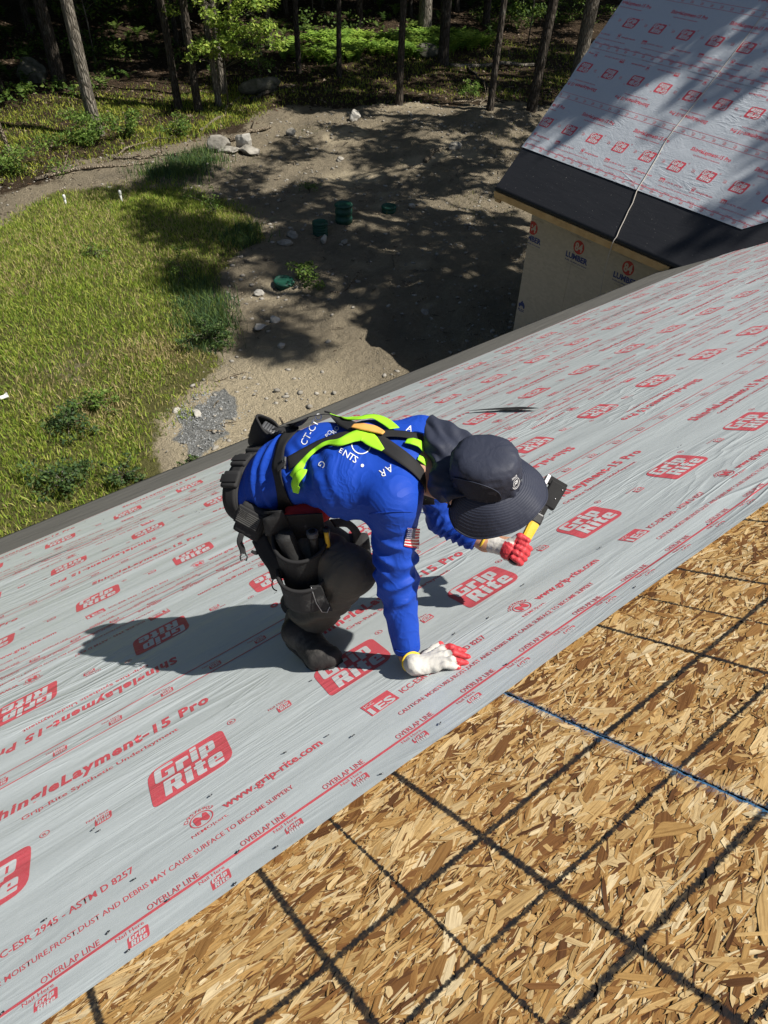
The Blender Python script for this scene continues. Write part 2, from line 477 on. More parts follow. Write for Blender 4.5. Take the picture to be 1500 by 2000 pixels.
def rnd_poly(P, r, n=4):
    """round the corners of a polygon; r = radius or list per corner"""
    P = [np.array(p, float) for p in P]; out = []
    rs = r if isinstance(r, (list, tuple)) else [r] * len(P)
    for i, p in enumerate(P):
        a, b = P[i - 1], P[(i + 1) % len(P)]
        rr = min(rs[i], 0.48 * np.linalg.norm(a - p), 0.48 * np.linalg.norm(b - p))
        if rr < 1e-5: out.append(p); continue
        p0 = p + (a - p) / np.linalg.norm(a - p) * rr; p1 = p + (b - p) / np.linalg.norm(b - p) * rr
        for k in range(n + 1):
            t = k / n; out.append((1 - t) ** 2 * p0 + 2 * t * (1 - t) * p + t * t * p1)
    return out

def tess(outer, holes=()):
    loops = [[Vector((p[0], p[1], 0)) for p in outer]] + [[Vector((p[0], p[1], 0)) for p in h] for h in holes]
    T = tessellate_polygon(loops)
    V = np.array([[p.x, p.y] for L in loops for p in L])
    return V, np.array(T, np.int32)

def merge2(parts):
    Vs, Ts, o = [], [], 0
    for V, T in parts: Vs.append(V); Ts.append(T + o); o += len(V)
    return np.vstack(Vs), np.vstack(Ts)

GL = {  # blocky letters: (width, outer, corner radii, holes)
 'G': (.80, [(0, 0), (.80, 0), (.80, .56), (.43, .56), (.43, .44), (.54, .44), (.54, .19), (.28, .19), (.28, .81), (.80, .81), (.80, 1), (0, 1)], [.16, .03, .03, .02, .02, .02, .05, .05, .05, .05, .12, .2], []),
 'r': (.54, [(0, 0), (.28, 0), (.28, .46), (.54, .46), (.54, .74), (0, .74)], [.02, .02, .05, .03, .12, .05], []),
 'i': (.28, [(0, 0), (.28, 0), (.28, .74), (0, .74)], .03, []),
 'p': (.64, [(0, -.20), (.28, -.20), (.28, 0), (.64, 0), (.64, .74), (0, .74)], [.02, .02, .02, .14, .16, .05], [[(.28, .18), (.28, .56), (.38, .56), (.38, .18)]]),
 'R': (.76, [(0, 0), (.28, 0), (.28, .38), (.34, .38), (.46, 0), (.77, 0), (.64, .44), (.72, .54), (.72, 1), (0, 1)], [.02, .02, .02, .02, .02, .02, .05, .08, .2, .06], [[(.28, .56), (.28, .82), (.44, .82), (.44, .56)]]),
 't': (.48, [(.08, 0), (.46, 0), (.46, .2), (.36, .2), (.36, .54), (.48, .54), (.48, .74), (.36, .74), (.36, .95), (.08, .95), (.08, .74), (0, .74), (0, .54), (.08, .54)], [.12] + [.02] * 13, []),
 'e': (.62, [(0, 0), (.62, 0), (.62, .2), (.27, .2), (.27, .3), (.62, .3), (.62, .74), (0, .74)], [.16, .04, .02, .04, .02, .02, .18, .2], [[(.27, .42), (.27, .58), (.37, .58), (.37, .42)]]),
}
def block_word(w, h, shear=.2, gap=.09):
    x, parts = 0, []
    for ch in w:
        wd, o, r, ho = GL[ch]
        parts.append(tess([(p[0] + x, p[1]) for p in rnd_poly(o, r, 3)], [[(p[0] + x, p[1]) for p in q] for q in ho]))
        if ch == 'i': parts.append(tess([(x, .80), (x + .28, .80), (x + .28, 1.0), (x, 1.0)]))
        x += wd + gap
    V, T = merge2(parts); V = V.copy(); V[:, 0] += V[:, 1] * shear
    return V * h, T

def logo(w, h, cut=0.02):
    """plate and knocked-out words of the roll's logo, centred on 0,0 -> (red part, pale part)"""
    sk = .15
    c = [(-w / 2, -h / 2), (w / 2, -h / 2), (w / 2, h / 2), (-w / 2, h / 2)]
    c = [(x + y * sk, y) for x, y in c]
    plate = tess(rnd_poly(c, [h * .10, h * .26, h * .14, h * .26], 5))
    hh = h * .40
    v1, t1 = block_word('Grip', hh); v2, t2 = block_word('Rite', hh)
    s = w * .80 / max(v1[:, 0].max(), v2[:, 0].max()); 
    v1[:, 0] *= s; v2[:, 0] *= s
    v1 = v1 + [-w * .44 + .03 * h, h * .055]; v2 = v2 + [-w * .44 + .06 * h, -h * .40]
    words = merge2([(v1, t1), (v2, t2)])
    if cut: plate = grid_cut(*plate, cut); words = grid_cut(*words, cut)
    return plate, words

def ring2d(r0, r1, a0=0, a1=2 * math.pi, n=28, ex=1.0):
    a = np.linspace(a0, a1, n + 1)
    V = np.vstack([np.c_[np.cos(a) * r0 * ex, np.sin(a) * r0], np.c_[np.cos(a) * r1 * ex, np.sin(a) * r1]])
    T = []
    for i in range(n): T += [(i, i + n + 1, i + n + 2), (i, i + n + 2, i + 1)]
    return V, np.array(T, np.int32)

def cert_mark():
    """round mark: ring with an N inside"""
    parts = [ring2d(.030, .0335, n=24)]
    N = [(-.020, -.019), (-.008, -.024), (-.004, -.002), (.012, -.022), (.022, -.014), (.020, .018), (.009, .024), (.004, .004), (-.011, .023), (-.022, .014)]
    parts.append(tess(rnd_poly(N, .006, 3)))
    v, t = text2d('D9576903', .012, .01)
    # bend the number round the top of the ring
    a = math.pi * .86 - v[:, 0] / v[:, 0].max() * math.pi * .72; rr = .038 + v[:, 1]
    parts.append((np.c_[np.cos(a) * rr, np.sin(a) * rr], t))
    v, t = text2d('NEMO|cert.', .014, .004, width=.105); parts.append((v + [-.045, -.058], t))
    return merge2(parts)

S = 1.1645
P6 = 0.5245 * S / 3      # 8 inch print step
print_parts = None
def build_print_templates():
    T = {}
    T['logo_red'], T['logo_pale'] = logo(.262, .205)
    T['nail_red'], T['nail_pale'] = logo(.050, .040, None)
    v, t = text2d('Nail Here', .012, .004, width=.066); T['nail_txt'] = (v, t)
    T['reg'] = merge2([ring2d(.0125, .0150, n=18)] + [(lambda vt: (vt[0] + [-.0055, -.0075], vt[1]))(text2d('R', .014, .01))])
    T['product'] = grid_cut(*text2d('ShingleLayment-15 Pro', .064, .040, .22, spacing=1.14, width=.660 * S, res=2), .04)
    T['sub'] = grid_cut(*text2d('Grip-Rite Synthetic Underlayment', .024, .012, 0, width=.445 * S), .05)
    T['www'] = grid_cut(*text2d('www.grip-rite.com', .034, .022, 0, width=.275 * S), .05)
    T['icc'] = grid_cut(*text2d('ICC-ESR 2945 - ASTM D 8257', .027, .012, 0, width=.303 * S), .05)
    T['caution'] = grid_cut(*text2d('CAUTION: MOISTURE,FROST,DUST AND DEBRIS MAY CAUSE SURFACE TO BECOME SLIPPERY', .020, .004, 0, width=.735 * S), .06)
    T['overlap'] = text2d('OVERLAP LINE', .021, .003, 0, width=.112 * S)
    T['cert'] = cert_mark()
    sq = [(-.052, -.036), (.052, -.036), (.052, .036), (-.052, .036)]
    T['es_red'] = grid_cut(*tess(sq), .02)
    v, t = text2d('ES', .036, .03, width=.066); w, u = text2d('ICC', .014, .012, width=.035)
    T['es_pale'] = merge2([(v + [-.022, -.031], t), (w + [-.046, .014], u), tess([(-.047, -.032), (-.034, -.032), (-.034, .004), (-.047, .004)])])
    return T
PT = build_print_templates()

def print_layout(p0, p1, q1, phase):
    """positions of every printed element on a roll: yields (template, p, q, flip, layer)"""
    W = 2.06 * S; per = 1.049 * S; half = per / 2; nh = per / 6
    def rep(step, off):
        k = math.ceil((lo - 1.2 - off) / step)
        while off + k * step < hi + 0.2: yield off + k * step; k += 1
    for flip in (0, 1):
        ph = phase[flip]
        lo, hi = (p0, p1) if not flip else (-p1, -p0)
        for nm_r, nm_p, row, step, off in (('logo_red', 'logo_pale', .515, half, 0.193), ('nail_red', 'nail_pale', .045, nh, .281), ('nail_red', 'nail_pale', .520, half, -.040)):
            for p in rep(step, off * S + ph):
                yield nm_r, p, row * S, flip, 0
                yield nm_p, p, row * S, flip, 1
                if nm_r == 'nail_red': yield 'nail_txt', p - .045, row * S + .027, flip, 0
                else: yield 'reg', p + .185, row * S + .108, flip, 0
        for nm, row, step, off in (('overlap', .092, .21 * S, .385), ('caution', .166, per, -.394), ('www', .255, per, .195),
                                   ('icc', .245, per, .718), ('cert', .274, per, .142), ('sub', .735, per, -.215), ('product', .800, per, -.305)):
            for p in rep(step, off * S + ph): yield nm, p, row * S, flip, 0
        for p in rep(per, .655 * S + ph):
            yield 'es_red', p, .266 * S, flip, 0; yield 'es_pale', p, .266 * S, flip, 1
    lo, hi = p0, p1
    for p in rep(nh, -.071 * S + phase[0]):
        yield 'nail_red', p, 1.02 * S, 0, 0; yield 'nail_pale', p, 1.02 * S, 0, 1; yield 'nail_txt', p - .045, 1.02 * S + .027, 0, 0

def trim(me, cut):
    if cut:
        bm = bmesh.new(); bm.from_mesh(me)
        for co, no in cut:
            bmesh.ops.bisect_plane(bm, geom=bm.verts[:] + bm.edges[:] + bm.faces[:], plane_co=co, plane_no=no, clear_outer=True, dist=1e-7)
        bm.to_mesh(me); bm.free()
    return me

def make_sheet(frame, parent, p0, p1, q0, q1, phase, wr, label, lift, mats, step=0.035, border=None, cut=None):
    """one course of printed roofing underlayment; frame = matrix of (along roll, across roll, up)"""
    n = max(2, int((p1 - p0) / step)); mq = max(2, int((q1 - q0) / step))
    P, Q = np.meshgrid(np.linspace(p0, p1, n + 1), np.linspace(q0, q1, mq + 1), indexing='ij')
    if border is not None:                      # slightly uneven cut edges
        Pn = P.copy(); e0 = np.clip((p0 + .25 - P) / .25, 0, 1); Pn = P + border(Q) * e0; P = Pn
    if border is None:
        e0 = np.clip(1 - (Q - q0) / .12, 0, 1); Q = Q + e0 * .012 * (fbm(P * 1.1 + q1, P * 0 + 3, 0, 3) - .5)
        H = wr(P, Q) + lift + e0 ** 2 * (.0045 * vnoise(P * 2.3 + 5, P * 0 + q1) + .0015)
    else: H = wr(P, Q) + lift
    V = np.c_[P.ravel(), Q.ravel(), H.ravel()]
    idx = np.arange((n + 1) * (mq + 1)).reshape(n + 1, mq + 1)
    F = np.stack([idx[:-1, :-1], idx[1:, :-1], idx[1:, 1:], idx[:-1, 1:]], -1).reshape(-1, 4)
    sh = obj('underlayment_sheet', trim(mesh_np('underlayment_sheet', V, F, True), cut), mats[0], parent, frame)
    if label: sh['label'] = label
    W = 2.06 * S
    groups = {0: [], 1: []}
    for nm, p, q, flip, layer in print_layout(p0, p1, q1, phase):
        v, t = PT[nm]
        v = v + [p, q]
        if flip: v = np.c_[-v[:, 0], W - v[:, 1]]
        lo, hi = v.min(0), v.max(0)
        if hi[0] < p0 or lo[0] > p1 or hi[1] < q0 or lo[1] > q1: continue
        groups[layer].append((v, t))
    for q in (.085 * S, .983 * S, 1.077 * S, W - .085 * S):      # printed rules
        if q0 < q < q1:
            hw = .0045 if q < .2 * S or q > W - .2 * S else .0032
            xs = np.arange(p0 + .01, p1 - .01, .05); k = len(xs)
            v = np.vstack([np.c_[xs, np.full(k, q - hw)], np.c_[xs, np.full(k, q + hw)]])
            i = np.arange(k - 1)
            groups[0].append((v, np.vstack([np.c_[i, i + 1, i + k + 1], np.c_[i, i + k + 1, i + k]])))
    for layer, nm in ((0, 'printed_lettering'), (1, 'logo_lettering')):
        v, t = merge2(groups[layer])
        clip = (v[:, 0] > p1 + .001) | (v[:, 0] < p0 - .001) | (v[:, 1] > q1 + .001) | (v[:, 1] < q0 - .001)
        bad = clip[t].any(1)
        if bad.any():                            # trim what crosses the sheet's edge
            bm = bmesh.new(); vs = [bm.verts.new((x, y, 0)) for x, y in v[np.unique(t[bad])]]
            mp = {int(a): b for a, b in zip(np.unique(t[bad]), vs)}
            for tt in t[bad]:
                try: bm.faces.new([mp[int(a)] for a in tt])
                except ValueError: pass
            for co, no in (((p0, 0, 0), (-1, 0, 0)), ((p1, 0, 0), (1, 0, 0)), ((0, q0, 0), (0, -1, 0)), ((0, q1, 0), (0, 1, 0))):
                bmesh.ops.bisect_plane(bm, geom=bm.verts[:] + bm.edges[:] + bm.faces[:], plane_co=co, plane_no=no, clear_outer=True, dist=1e-7)
            bmesh.ops.triangulate(bm, faces=bm.faces[:]); bm.verts.index_update()
            v2 = np.array([x.co[:2] for x in bm.verts]).reshape(-1, 2); t2 = np.array([[x.index for x in f.verts] for f in bm.faces], np.int32).reshape(-1, 3); bm.free()
            t = t[~bad]
            if len(t2): v, t = merge2([(v, t), (v2, t2)])
        # drop unused vertices
        used = np.zeros(len(v), bool); used[t.ravel()] = True
        rm = np.cumsum(used) - 1; v = v[used]; t = rm[t]
        a, b, c = v[t[:, 0]], v[t[:, 1]], v[t[:, 2]]
        area = (b[:, 0] - a[:, 0]) * (c[:, 1] - a[:, 1]) - (b[:, 1] - a[:, 1]) * (c[:, 0] - a[:, 0])
        t[area < 0] = t[area < 0][:, ::-1]
        h = wr(v[:, 0], v[:, 1]) + lift + (0.0011 if layer == 0 else 0.0019)
        o = obj(nm, trim(mesh_np(nm, np.c_[v, h], t, True), cut), mats[1] if layer == 0 else mats[2], sh, frame)
        o['kind'] = 'stuff'
    return sh

# ------------------------------------------------------------------ main house
PITCH = math.radians(31.797)
cp, sp_ = math.cos(PITCH), math.sin(PITCH)
N_ROOF = np.array([0, sp_, cp]); UP_ROOF = np.array([0, -cp, sp_])
ROOF0 = CAM - N_ROOF * S                          # foot of the perpendicular from the lens
def roof(u, v, h=0.0):                            # u along the eave, v upslope, h above the deck
    return ROOF0 + np.array([u, 0, 0]) + v * UP_ROOF + h * N_ROOF
def frame_from(o, x, y, z):
    m = Matrix.Identity(4)
    for i in range(3): m[i][0], m[i][1], m[i][2], m[i][3] = x[i], y[i], z[i], o[i]
    return m
FR = frame_from(ROOF0, (1, 0, 0), -UP_ROOF, N_ROOF)       # x along eave, y downslope, z off the deck
V_EAVE, V_RIDGE, X0, X1 = -7.155 * S, 3.2, -8.0, 24.0

house = empty('house', (8, -2, 0), 'house under construction with printed underlayment and bare OSB on its roof slope', 'house')
def slab(name, u0, u1, v0, v1, h0, h1, m, parent=house, fr=FR, bev=0):
    bm = bmesh.new(); box_bm(bm, ((u0 + u1) / 2, -(v0 + v1) / 2, (h0 + h1) / 2), (u1 - u0, v1 - v0, h1 - h0), None, bev)
    return obj(name, bm_mesh(name, bm), m, parent, fr)
# deck under the underlayment, one piece; exposed boards above are separate panels
slab('roof_deck', X0, X1, V_EAVE + .01, -1.640, -.032, -.016, M['osb_core'])
# exposed OSB panels
joint_u = [0.872 * S + k * 2.441 for k in range(-4, 10)]
joint_v = [-1.625, -.4055, .814, 2.034, V_RIDGE]
def strand_field(u0, u1, v0, v1, n, seed):
    r = np.random.default_rng(seed)
    u = r.uniform(u0, u1, n); v = r.uniform(v0, v1, n)
    big = r.random(n)
    L = np.where(big > .93, r.uniform(.07, .13, n), r.uniform(.014, .075, n))
    w = np.where(big > .965, r.uniform(.016, .040, n), .002 + .0125 * r.random(n) ** 1.6); w = np.minimum(w, L * .55)
    mis = r.random(n) < .25
    a = np.where(mis, r.normal(0, 1.0, n), r.normal(0.08, .34, n))
    # layer height: the last laid are on top
    h = np.linspace(-.0045, -.0004, n) + r.normal(0, .0002, n)
    # ragged splinter outline: ten points, ends drawn out
    e = r.uniform(-1, 1, (n, 10))
    e0, e1 = r.uniform(.05, .5, n), r.uniform(.05, .5, n)
    sk0, sk1 = r.uniform(-.3, .3, n), r.uniform(-.3, .3, n)
    lx = np.stack([-.5 + .05 * e[:, 0], -.32 + .08 * e[:, 1], 0 + .1 * e[:, 2], .32 + .08 * e[:, 3], .5 + .05 * e[:, 4],
                   .5 - .10 * np.abs(e[:, 5]), .30 + .08 * e[:, 6], -.02 + .1 * e[:, 7], -.32 + .08 * e[:, 8], -.5 + .10 * np.abs(e[:, 9])], 1)
    ly = np.stack([sk0 - e0 * .5, -.46 + .10 * e[:, 1], -.5 + .07 * e[:, 2], -.46 + .10 * e[:, 3], sk1 - e1 * .5,
                   sk1 + e1 * .5, .46 + .10 * e[:, 6], .5 + .07 * e[:, 7], .46 + .10 * e[:, 8], sk0 + e0 * .5], 1)
    bend = r.normal(0, .10, n)[:, None] * (lx ** 2 - .1)
    lx = lx * L[:, None]; ly = ly * w[:, None] + bend * L[:, None] * .5
    ca, sa = np.cos(a)[:, None], np.sin(a)[:, None]
    X = u[:, None] + lx * ca - ly * sa; Y = v[:, None] + lx * sa + ly * ca
    tx, ty = r.normal(0, .010, n)[:, None], r.normal(0, .040, n)[:, None]
    Z = h[:, None] + tx * (lx * ca - ly * sa) + ty * (lx * sa + ly * ca) * .6 - .0008
    X = np.clip(X, u0, u1); Y = np.clip(Y, v0, v1)
    V = np.stack([X, Y, Z], -1).reshape(-1, 3)
    F = np.arange(n * 10).reshape(n, 10)
    pal = np.array([(.74, .535, .265), (.62, .405, .165), (.50, .295, .103), (.38, .198, .064), (.24, .110, .037), (.145, .064, .025), (.84, .665, .39)])
    pr = np.array([.21, .22, .18, .14, .12, .06, .07])
    c = pal[r.choice(len(pal), n, p=pr)] * r.uniform(.82, 1.12, (n, 1))
    C = np.repeat(c, 10, 0)
    gx = np.stack([lx * 9 + r.uniform(0, 50, n)[:, None], ly * 190 + r.uniform(0, 50, n)[:, None], np.zeros_like(lx)], -1).reshape(-1, 3)
    return V, F, C, gx
seed = 3
for i in range(len(joint_u) - 1):
    u0, u1 = joint_u[i] + .0015, joint_u[i + 1] - .0015
    if u1 < X0 or u0 > X1: continue
    u0, u1 = max(u0, X0), min(u1, X1)
    for j in range(len(joint_v) - 1):
        v0, v1 = joint_v[j] + .0015, joint_v[j + 1] - .0015
        p = slab('roof_panel', u0, u1, v0, v1, -.016, -.0052, M['osb'])
        me = p.data
        vcol(me, 'col', np.tile((.20, .105, .04), (len(me.vertices), 1)))
        a = me.attributes.new('gr', 'FLOAT_VECTOR', 'POINT'); a.data.foreach_set('vector', np.zeros(len(me.vertices) * 3, np.float32))
        seed += 1
        near = (j in (0, 1)) and u1 > -2.2 and u0 < 5.6
        if near:
            n = int((u1 - u0) * (v1 - v0) * (14000 if j == 0 else 4000))
            V, F, C, gx = strand_field(u0, u1, -v1, -v0, n, seed)
            me = mesh_np('strand', V, F); vcol(me, 'col', C)
            a = me.attributes.new('gr', 'FLOAT_VECTOR', 'POINT'); a.data.foreach_set('vector', gx.astype(np.float32).ravel())
            o = obj('strand', me, M['osb'], p, FR); o['kind'] = 'stuff'

# ------------------------------------------------------------------ underlayment on the main slope
def wr_main(amp, seed):
    def f(p, q):
        a = vnoise(p * .9 + seed, q * 8.5 + p * .4 + seed) - .5
        b = vnoise(p * 3.1 + seed * 3, q * 17.0 - p * .9) - .5
        c = vnoise(p * 1.6 - seed, q * 1.5 + 5) - .5
        return amp * (1.0 * a + .45 * b) + .006 * (c + .5)
    return f
def down_frame(v_top):
    o = ROOF0 + v_top * UP_ROOF
    return frame_from(o, (1, 0, 0), -UP_ROOF, N_ROOF)
MS = (M['sheet'], M['red'], M['pale'])
tops = [-1.295 * S, -3.285 * S, -5.280 * S]
make_sheet(down_frame(tops[0]), house, -2.6, 17.0, 0, 2.062 * S, (0.0, -1.1275 * S), wr_main(.007, 3.3), 'uppermost course of red printed underlayment beside the bare OSB', .007, MS)
make_sheet(down_frame(tops[1]), house, -2.6, 17.5, .03, 2.062 * S, (-.372 * S, -.559 * S), wr_main(.008, 8.1), 'middle course of printed underlayment crossing behind the crouching worker', .0035, MS)
make_sheet(down_frame(tops[2]), house, -2.6, 18.0, .03, .995 * S, (.265 * S, 0), wr_main(.009, 12.7), 'lowest half course of printed underlayment above the dark eave strip', .0005, MS)

# dark membrane along the eave, two lengths lapped
def strip(name, u0, u1, v0, v1, h, m, parent, fr, seed, amp=.004, nu=.10, nv=.08, turn=.06):
    n, k = max(2, int((u1 - u0) / nu)), max(2, int((v1 - v0) / nv))
    U, Vv = np.meshgrid(np.linspace(u0, u1, n + 1), np.linspace(v0, v1, k + 1), indexing='ij')
    H = h + amp * (vnoise(U * .8 + seed, Vv * 5 + seed) - .2) + amp * .5 * vnoise(U * 4, Vv * 3 + seed)
    P = np.stack([U, -Vv, H], -1)
    e = P[:, :1].copy(); e[..., 2] = h - turn; e[..., 1] += .012          # turned down over the edge
    P = np.concatenate([e, P], 1)
    idx = np.arange(P.shape[0] * P.shape[1]).reshape(P.shape[:2])
    F = np.stack([idx[:-1, :-1], idx[:-1, 1:], idx[1:, 1:], idx[1:, :-1]], -1).reshape(-1, 4)
    return obj(name, mesh_np(name, P.reshape(-1, 3), F), m, parent, fr)
strip('eave_membrane', X0, 2.03, V_EAVE, -6.0 * S, -.003, M['membrane'], house, FR, 2.2)
strip('eave_membrane', 1.93, 13.2, V_EAVE - .004, -6.0 * S, -.007, M['membrane'], house, FR, 6.4)
# fascia, soffit, walls, back slope (mostly out of sight)
ye = float(roof(0, V_EAVE)[1]); ze = float(roof(0, V_EAVE)[2])
box('fascia_board', ((X0 + 11.5) / 2, ye - .035, ze - .15), (11.5 - X0, .038, .19), M['lumber'], house)
box('soffit', ((X0 + 11.5) / 2, ye - .30, ze - .235), (11.5 - X0, .46, .018), M['lumber'], house)
yr = float(roof(0, V_RIDGE)[1]); zr = float(roof(0, V_RIDGE)[2])
wall_h = ze - .25
box('front_wall', ((X0 + X1) / 2, ye - .60, wall_h / 2), (X1 - X0 - .8, .16, wall_h), M['sheathing'], house)
yb = 2 * yr - ye
box('back_wall', ((X0 + X1) / 2, yb + .60, wall_h / 2), (X1 - X0 - .8, .16, wall_h), M['sheathing'], house)
for xg in (X0 + .45, X1 - .45):
    bm = bmesh.new(); t_ = .08
    pr = [(ye - .52, 0), (ye - .52, wall_h), (yr, zr - .12), (yb + .52, wall_h), (yb + .52, 0)]
    a_ = [bm.verts.new((xg - t_, y, z)) for y, z in pr]; b_ = [bm.verts.new((xg + t_, y, z)) for y, z in pr]
    bm.faces.new(a_[::-1]); bm.faces.new(b_)
    for i in range(5): bm.faces.new((a_[i], a_[(i + 1) % 5], b_[(i + 1) % 5], b_[i]))
    obj('gable_wall', bm_mesh('gable_wall', bm), M['sheathing'], house)
bk = frame_from(np.array([0, yr, zr]), (-1, 0, 0), (0, -cp, -sp_), (0, -sp_, cp))
bm = bmesh.new(); Lb = (yr - yb) / cp
box_bm(bm, (-(X0 + X1) / 2, Lb / 2 + .01, -.02), (X1 - X0, Lb, .022))
obj('back_roof', bm_mesh('back_roof', bm), M['osb_core'], house, bk)

# tear in the middle course, staples
def rp(px, h=0.0):
    """point at height h above the roof plane seen at photo pixel px (layout helper)"""
    d = ray(px); t = (h - S) / (d @ N_ROOF); return CAM + d * t
def ray(px):
    return np.array([(px[0] - 750) / F_PX, (px[1] - 1000) / F_PX, 1.0]) @ MC
def at(px, t): return CAM + ray(px) * t
M['tear'] = simple('tear_dark', (0.012, 0.012, 0.013), None, 0.8)
M['staple'] = simple('steel_staple', (0.05, 0.05, 0.055), (0.16, 0.16, 0.17), 0.35, 30, metal=0.8)
bm = bmesh.new()
pts = [(905, 803, 0), (930, 801, 1.5), (950, 799.5, 2.5), (985, 798, 4.5), (1018, 797, 5.5), (1040, 797, 3.0), (1054, 797, 0)]
up_, dn_ = [], []
for x, y, w in pts:
    a_, b_ = rp((x, y - w * .5), .024), rp((x, y + w * .5), .024)
    up_.append(bm.verts.new(a_)); dn_.append(bm.verts.new(b_))
for i in range(len(pts) - 1): bm.faces.new((up_[i], dn_[i], dn_[i + 1], up_[i + 1]))
bmesh.ops.remove_doubles(bm, verts=bm.verts[:], dist=1e-5)
tr = obj('tear', bm_mesh('tear', bm), M['tear'], house); tr['label'] = 'long dark slit torn in the underlayment behind the hat'
st_v, st_f, o_ = [], [], 0
def staple_at(P, ang, long=.011):
    global o_
    t_ = math.cos(ang) * np.array([1, 0, 0]) + math.sin(ang) * UP_ROOF
    s_ = np.cross(N_ROOF, t_)
    for a in (-1, 1):
        for b in (-1, 1):
            for c in (0, 1): st_v.append(P + t_ * a * long / 2 + s_ * b * .0012 + N_ROOF * c * .0022)
    q = np.array([(0, 1, 3, 2), (4, 6, 7, 5), (0, 4, 5, 1), (2, 3, 7, 6), (1, 5, 7, 3), (0, 2, 6, 4)]) + o_
    st_f.append(q); o_ += 8
for px in ((690, 1437), (412, 1554), (193, 1623), (182, 1620), (262, 1718), (88, 1797), (211, 1822), (327, 1759), (465, 1664), (250, 1858), (459, 1727), (4, 1980), (540, 1655), (1172, 1070), (953, 1207), (887, 1238), (607, 1330), (557, 1470), (640, 1437), (1022, 1142), (745, 1512), (860, 1413), (990, 1297), (1240, 1147), (1390, 1020), (1080, 1000), (1330, 870)):
    staple_at(rp(px, .0155), random.uniform(-.6, .6))
for k in range(120):
    staple_at(roof(random.uniform(.2, 12), random.uniform(-6.1, -2.1) * S, .0145), random.uniform(-.6, .6))
o = obj('staple', mesh_np('staple', np.array(st_v), np.concatenate(st_f)), M['staple'], house); o['kind'] = 'stuff'

# ------------------------------------------------------------------ wing with the steep roof
E0 = np.array([11.02, 10.50, 3.83]); TW = R(45)
cw, sw = math.cos(TW), math.sin(TW)
UPW, NW = np.array([cw, 0, sw]), np.array([-sw, 0, cw])
FW = frame_from(E0, (0, -1, 0), UPW, NW)
LW = 5.25                                             # slope length to the ridge
wing = empty('house_wing', (14.7, 8, 0), 'steep roofed wing sheathed in bare panels, black membrane along its eave', 'house wing')
def wslab(name, p0, p1, q0, q1, h0, h1, m, parent=wing, fr=FW):
    bm = bmesh.new(); box_bm(bm, ((p0 + p1) / 2, (q0 + q1) / 2, (h0 + h1) / 2), (p1 - p0, q1 - q0, h1 - h0))
    return obj(name, bm_mesh(name, bm), m, parent, fr)
wslab('roof_deck', .0, 17, .012, LW, -.034, -.012, M['osb_core'])
def wr_wing(seed, amp=.007):
    def f(p, q):
        a = vnoise(p * 3.2 + seed, q * 3.6 + seed) - .5
        r_ = 1 - np.abs(2 * vnoise(p * 7 + q * 2 + seed, q * 7 - p * 3) - 1)
        edge = np.exp(-np.clip(p, 0, 9) * 2.2)
        pucker = np.sin(q * 55 + 6 * vnoise(p * 3, q * 2)) * edge * .35
        return amp * (a + .35 * (r_ - .5) + pucker) + .006
    return f
MW = (M['sheet_w'], M['red_w'], M['pale_w'])
bd = lambda q: -.03 + .05 * (vnoise(q * 2.2, 3.3) + .4 * vnoise(q * 9, 1.1) - .7)
SQ = .93
def wing_frame(q): return frame_from(E0 + UPW * q, (0, -1, 0), UPW, NW)
kv = 1.14
cutA = [((3.83 + kv * SQ, 0, 0), Vector((1, -kv, 0)).normalized())]
make_sheet(wing_frame(SQ), wing, 0.0, 12, 0, 2.0 * S, (-.103, -.361), wr_wing(2.2), 'lower crinkled course of printed underlayment above the black membrane', .004, MW, .03, bd, cutA)
SQ2 = 3.13
cutB = [((3.83 + kv * SQ2, 0, 0), Vector((1, -kv, 0)).normalized())]
make_sheet(wing_frame(SQ2), wing, -.02, 12, 0, LW - SQ2, (.238, 0), wr_wing(7.7), 'upper crinkled course of printed underlayment running to the ridge', .008, MW, .03, bd, cutB)
strip('eave_membrane', -.015, 14, -.010, 3.0, -.004, M['membrane_black'], wing, frame_from(E0, (0, -1, 0), -UPW, -NW), 4.4, .006) if False else None
def wing_strip(name, p0, p1, q0, q1, h, m, seed, amp=.003, turn=.055, cut=None):
    n, k = int((p1 - p0) / .09), max(2, int((q1 - q0) / .07))
    U, Q = np.meshgrid(np.linspace(p0, p1, n + 1), np.linspace(q0, q1, k + 1), indexing='ij')
    H = h + amp * (vnoise(U * 1.2 + seed, Q * 2.5 + seed) - .3) + amp * .4 * vnoise(U * 5, Q * 5 + seed)
    P = np.stack([U, Q, H], -1)
    e = P[:, :1].copy(); e[..., 2] = h - turn; e[..., 1] -= .008
    P = np.concatenate([e, P], 1)
    idx = np.arange(P.shape[0] * P.shape[1]).reshape(P.shape[:2])
    F = np.stack([idx[:-1, :-1], idx[1:, :-1], idx[1:, 1:], idx[:-1, 1:]], -1).reshape(-1, 4)
    return obj(name, trim(mesh_np(name, P.reshape(-1, 3), F, True), cut), m, wing, FW)
wing_strip('eave_membrane', -.012, 5.3, -.004, 1.15, -.004, M['membrane_black'], 4.4)
wing_strip('valley_membrane', 4.10, 12, -.006, LW, -.001, M['membrane_black'], 9.4, cut=[((3.55, 0, 0), Vector((-1, kv, 0)).normalized())])
# fascia and subfascia of fresh lumber under the membrane edge
ze_w = E0[2]
nrm_x = E0[0]
box('fascia_board', (nrm_x + .028, (10.50 + 6.30) / 2, ze_w - .118), (.038, 4.24, .125), M['lumber'], wing)
for k, y in enumerate(np.arange(6.9, 10.4, .61)):
    box('rafter_tail', (nrm_x + .33, y, ze_w - .13), (.54, .038, .09), M['lumber'], wing)
box('soffit_block', (nrm_x + .03, 10.40, ze_w - .215), (.05, .14, .05), M['lumber'], wing)
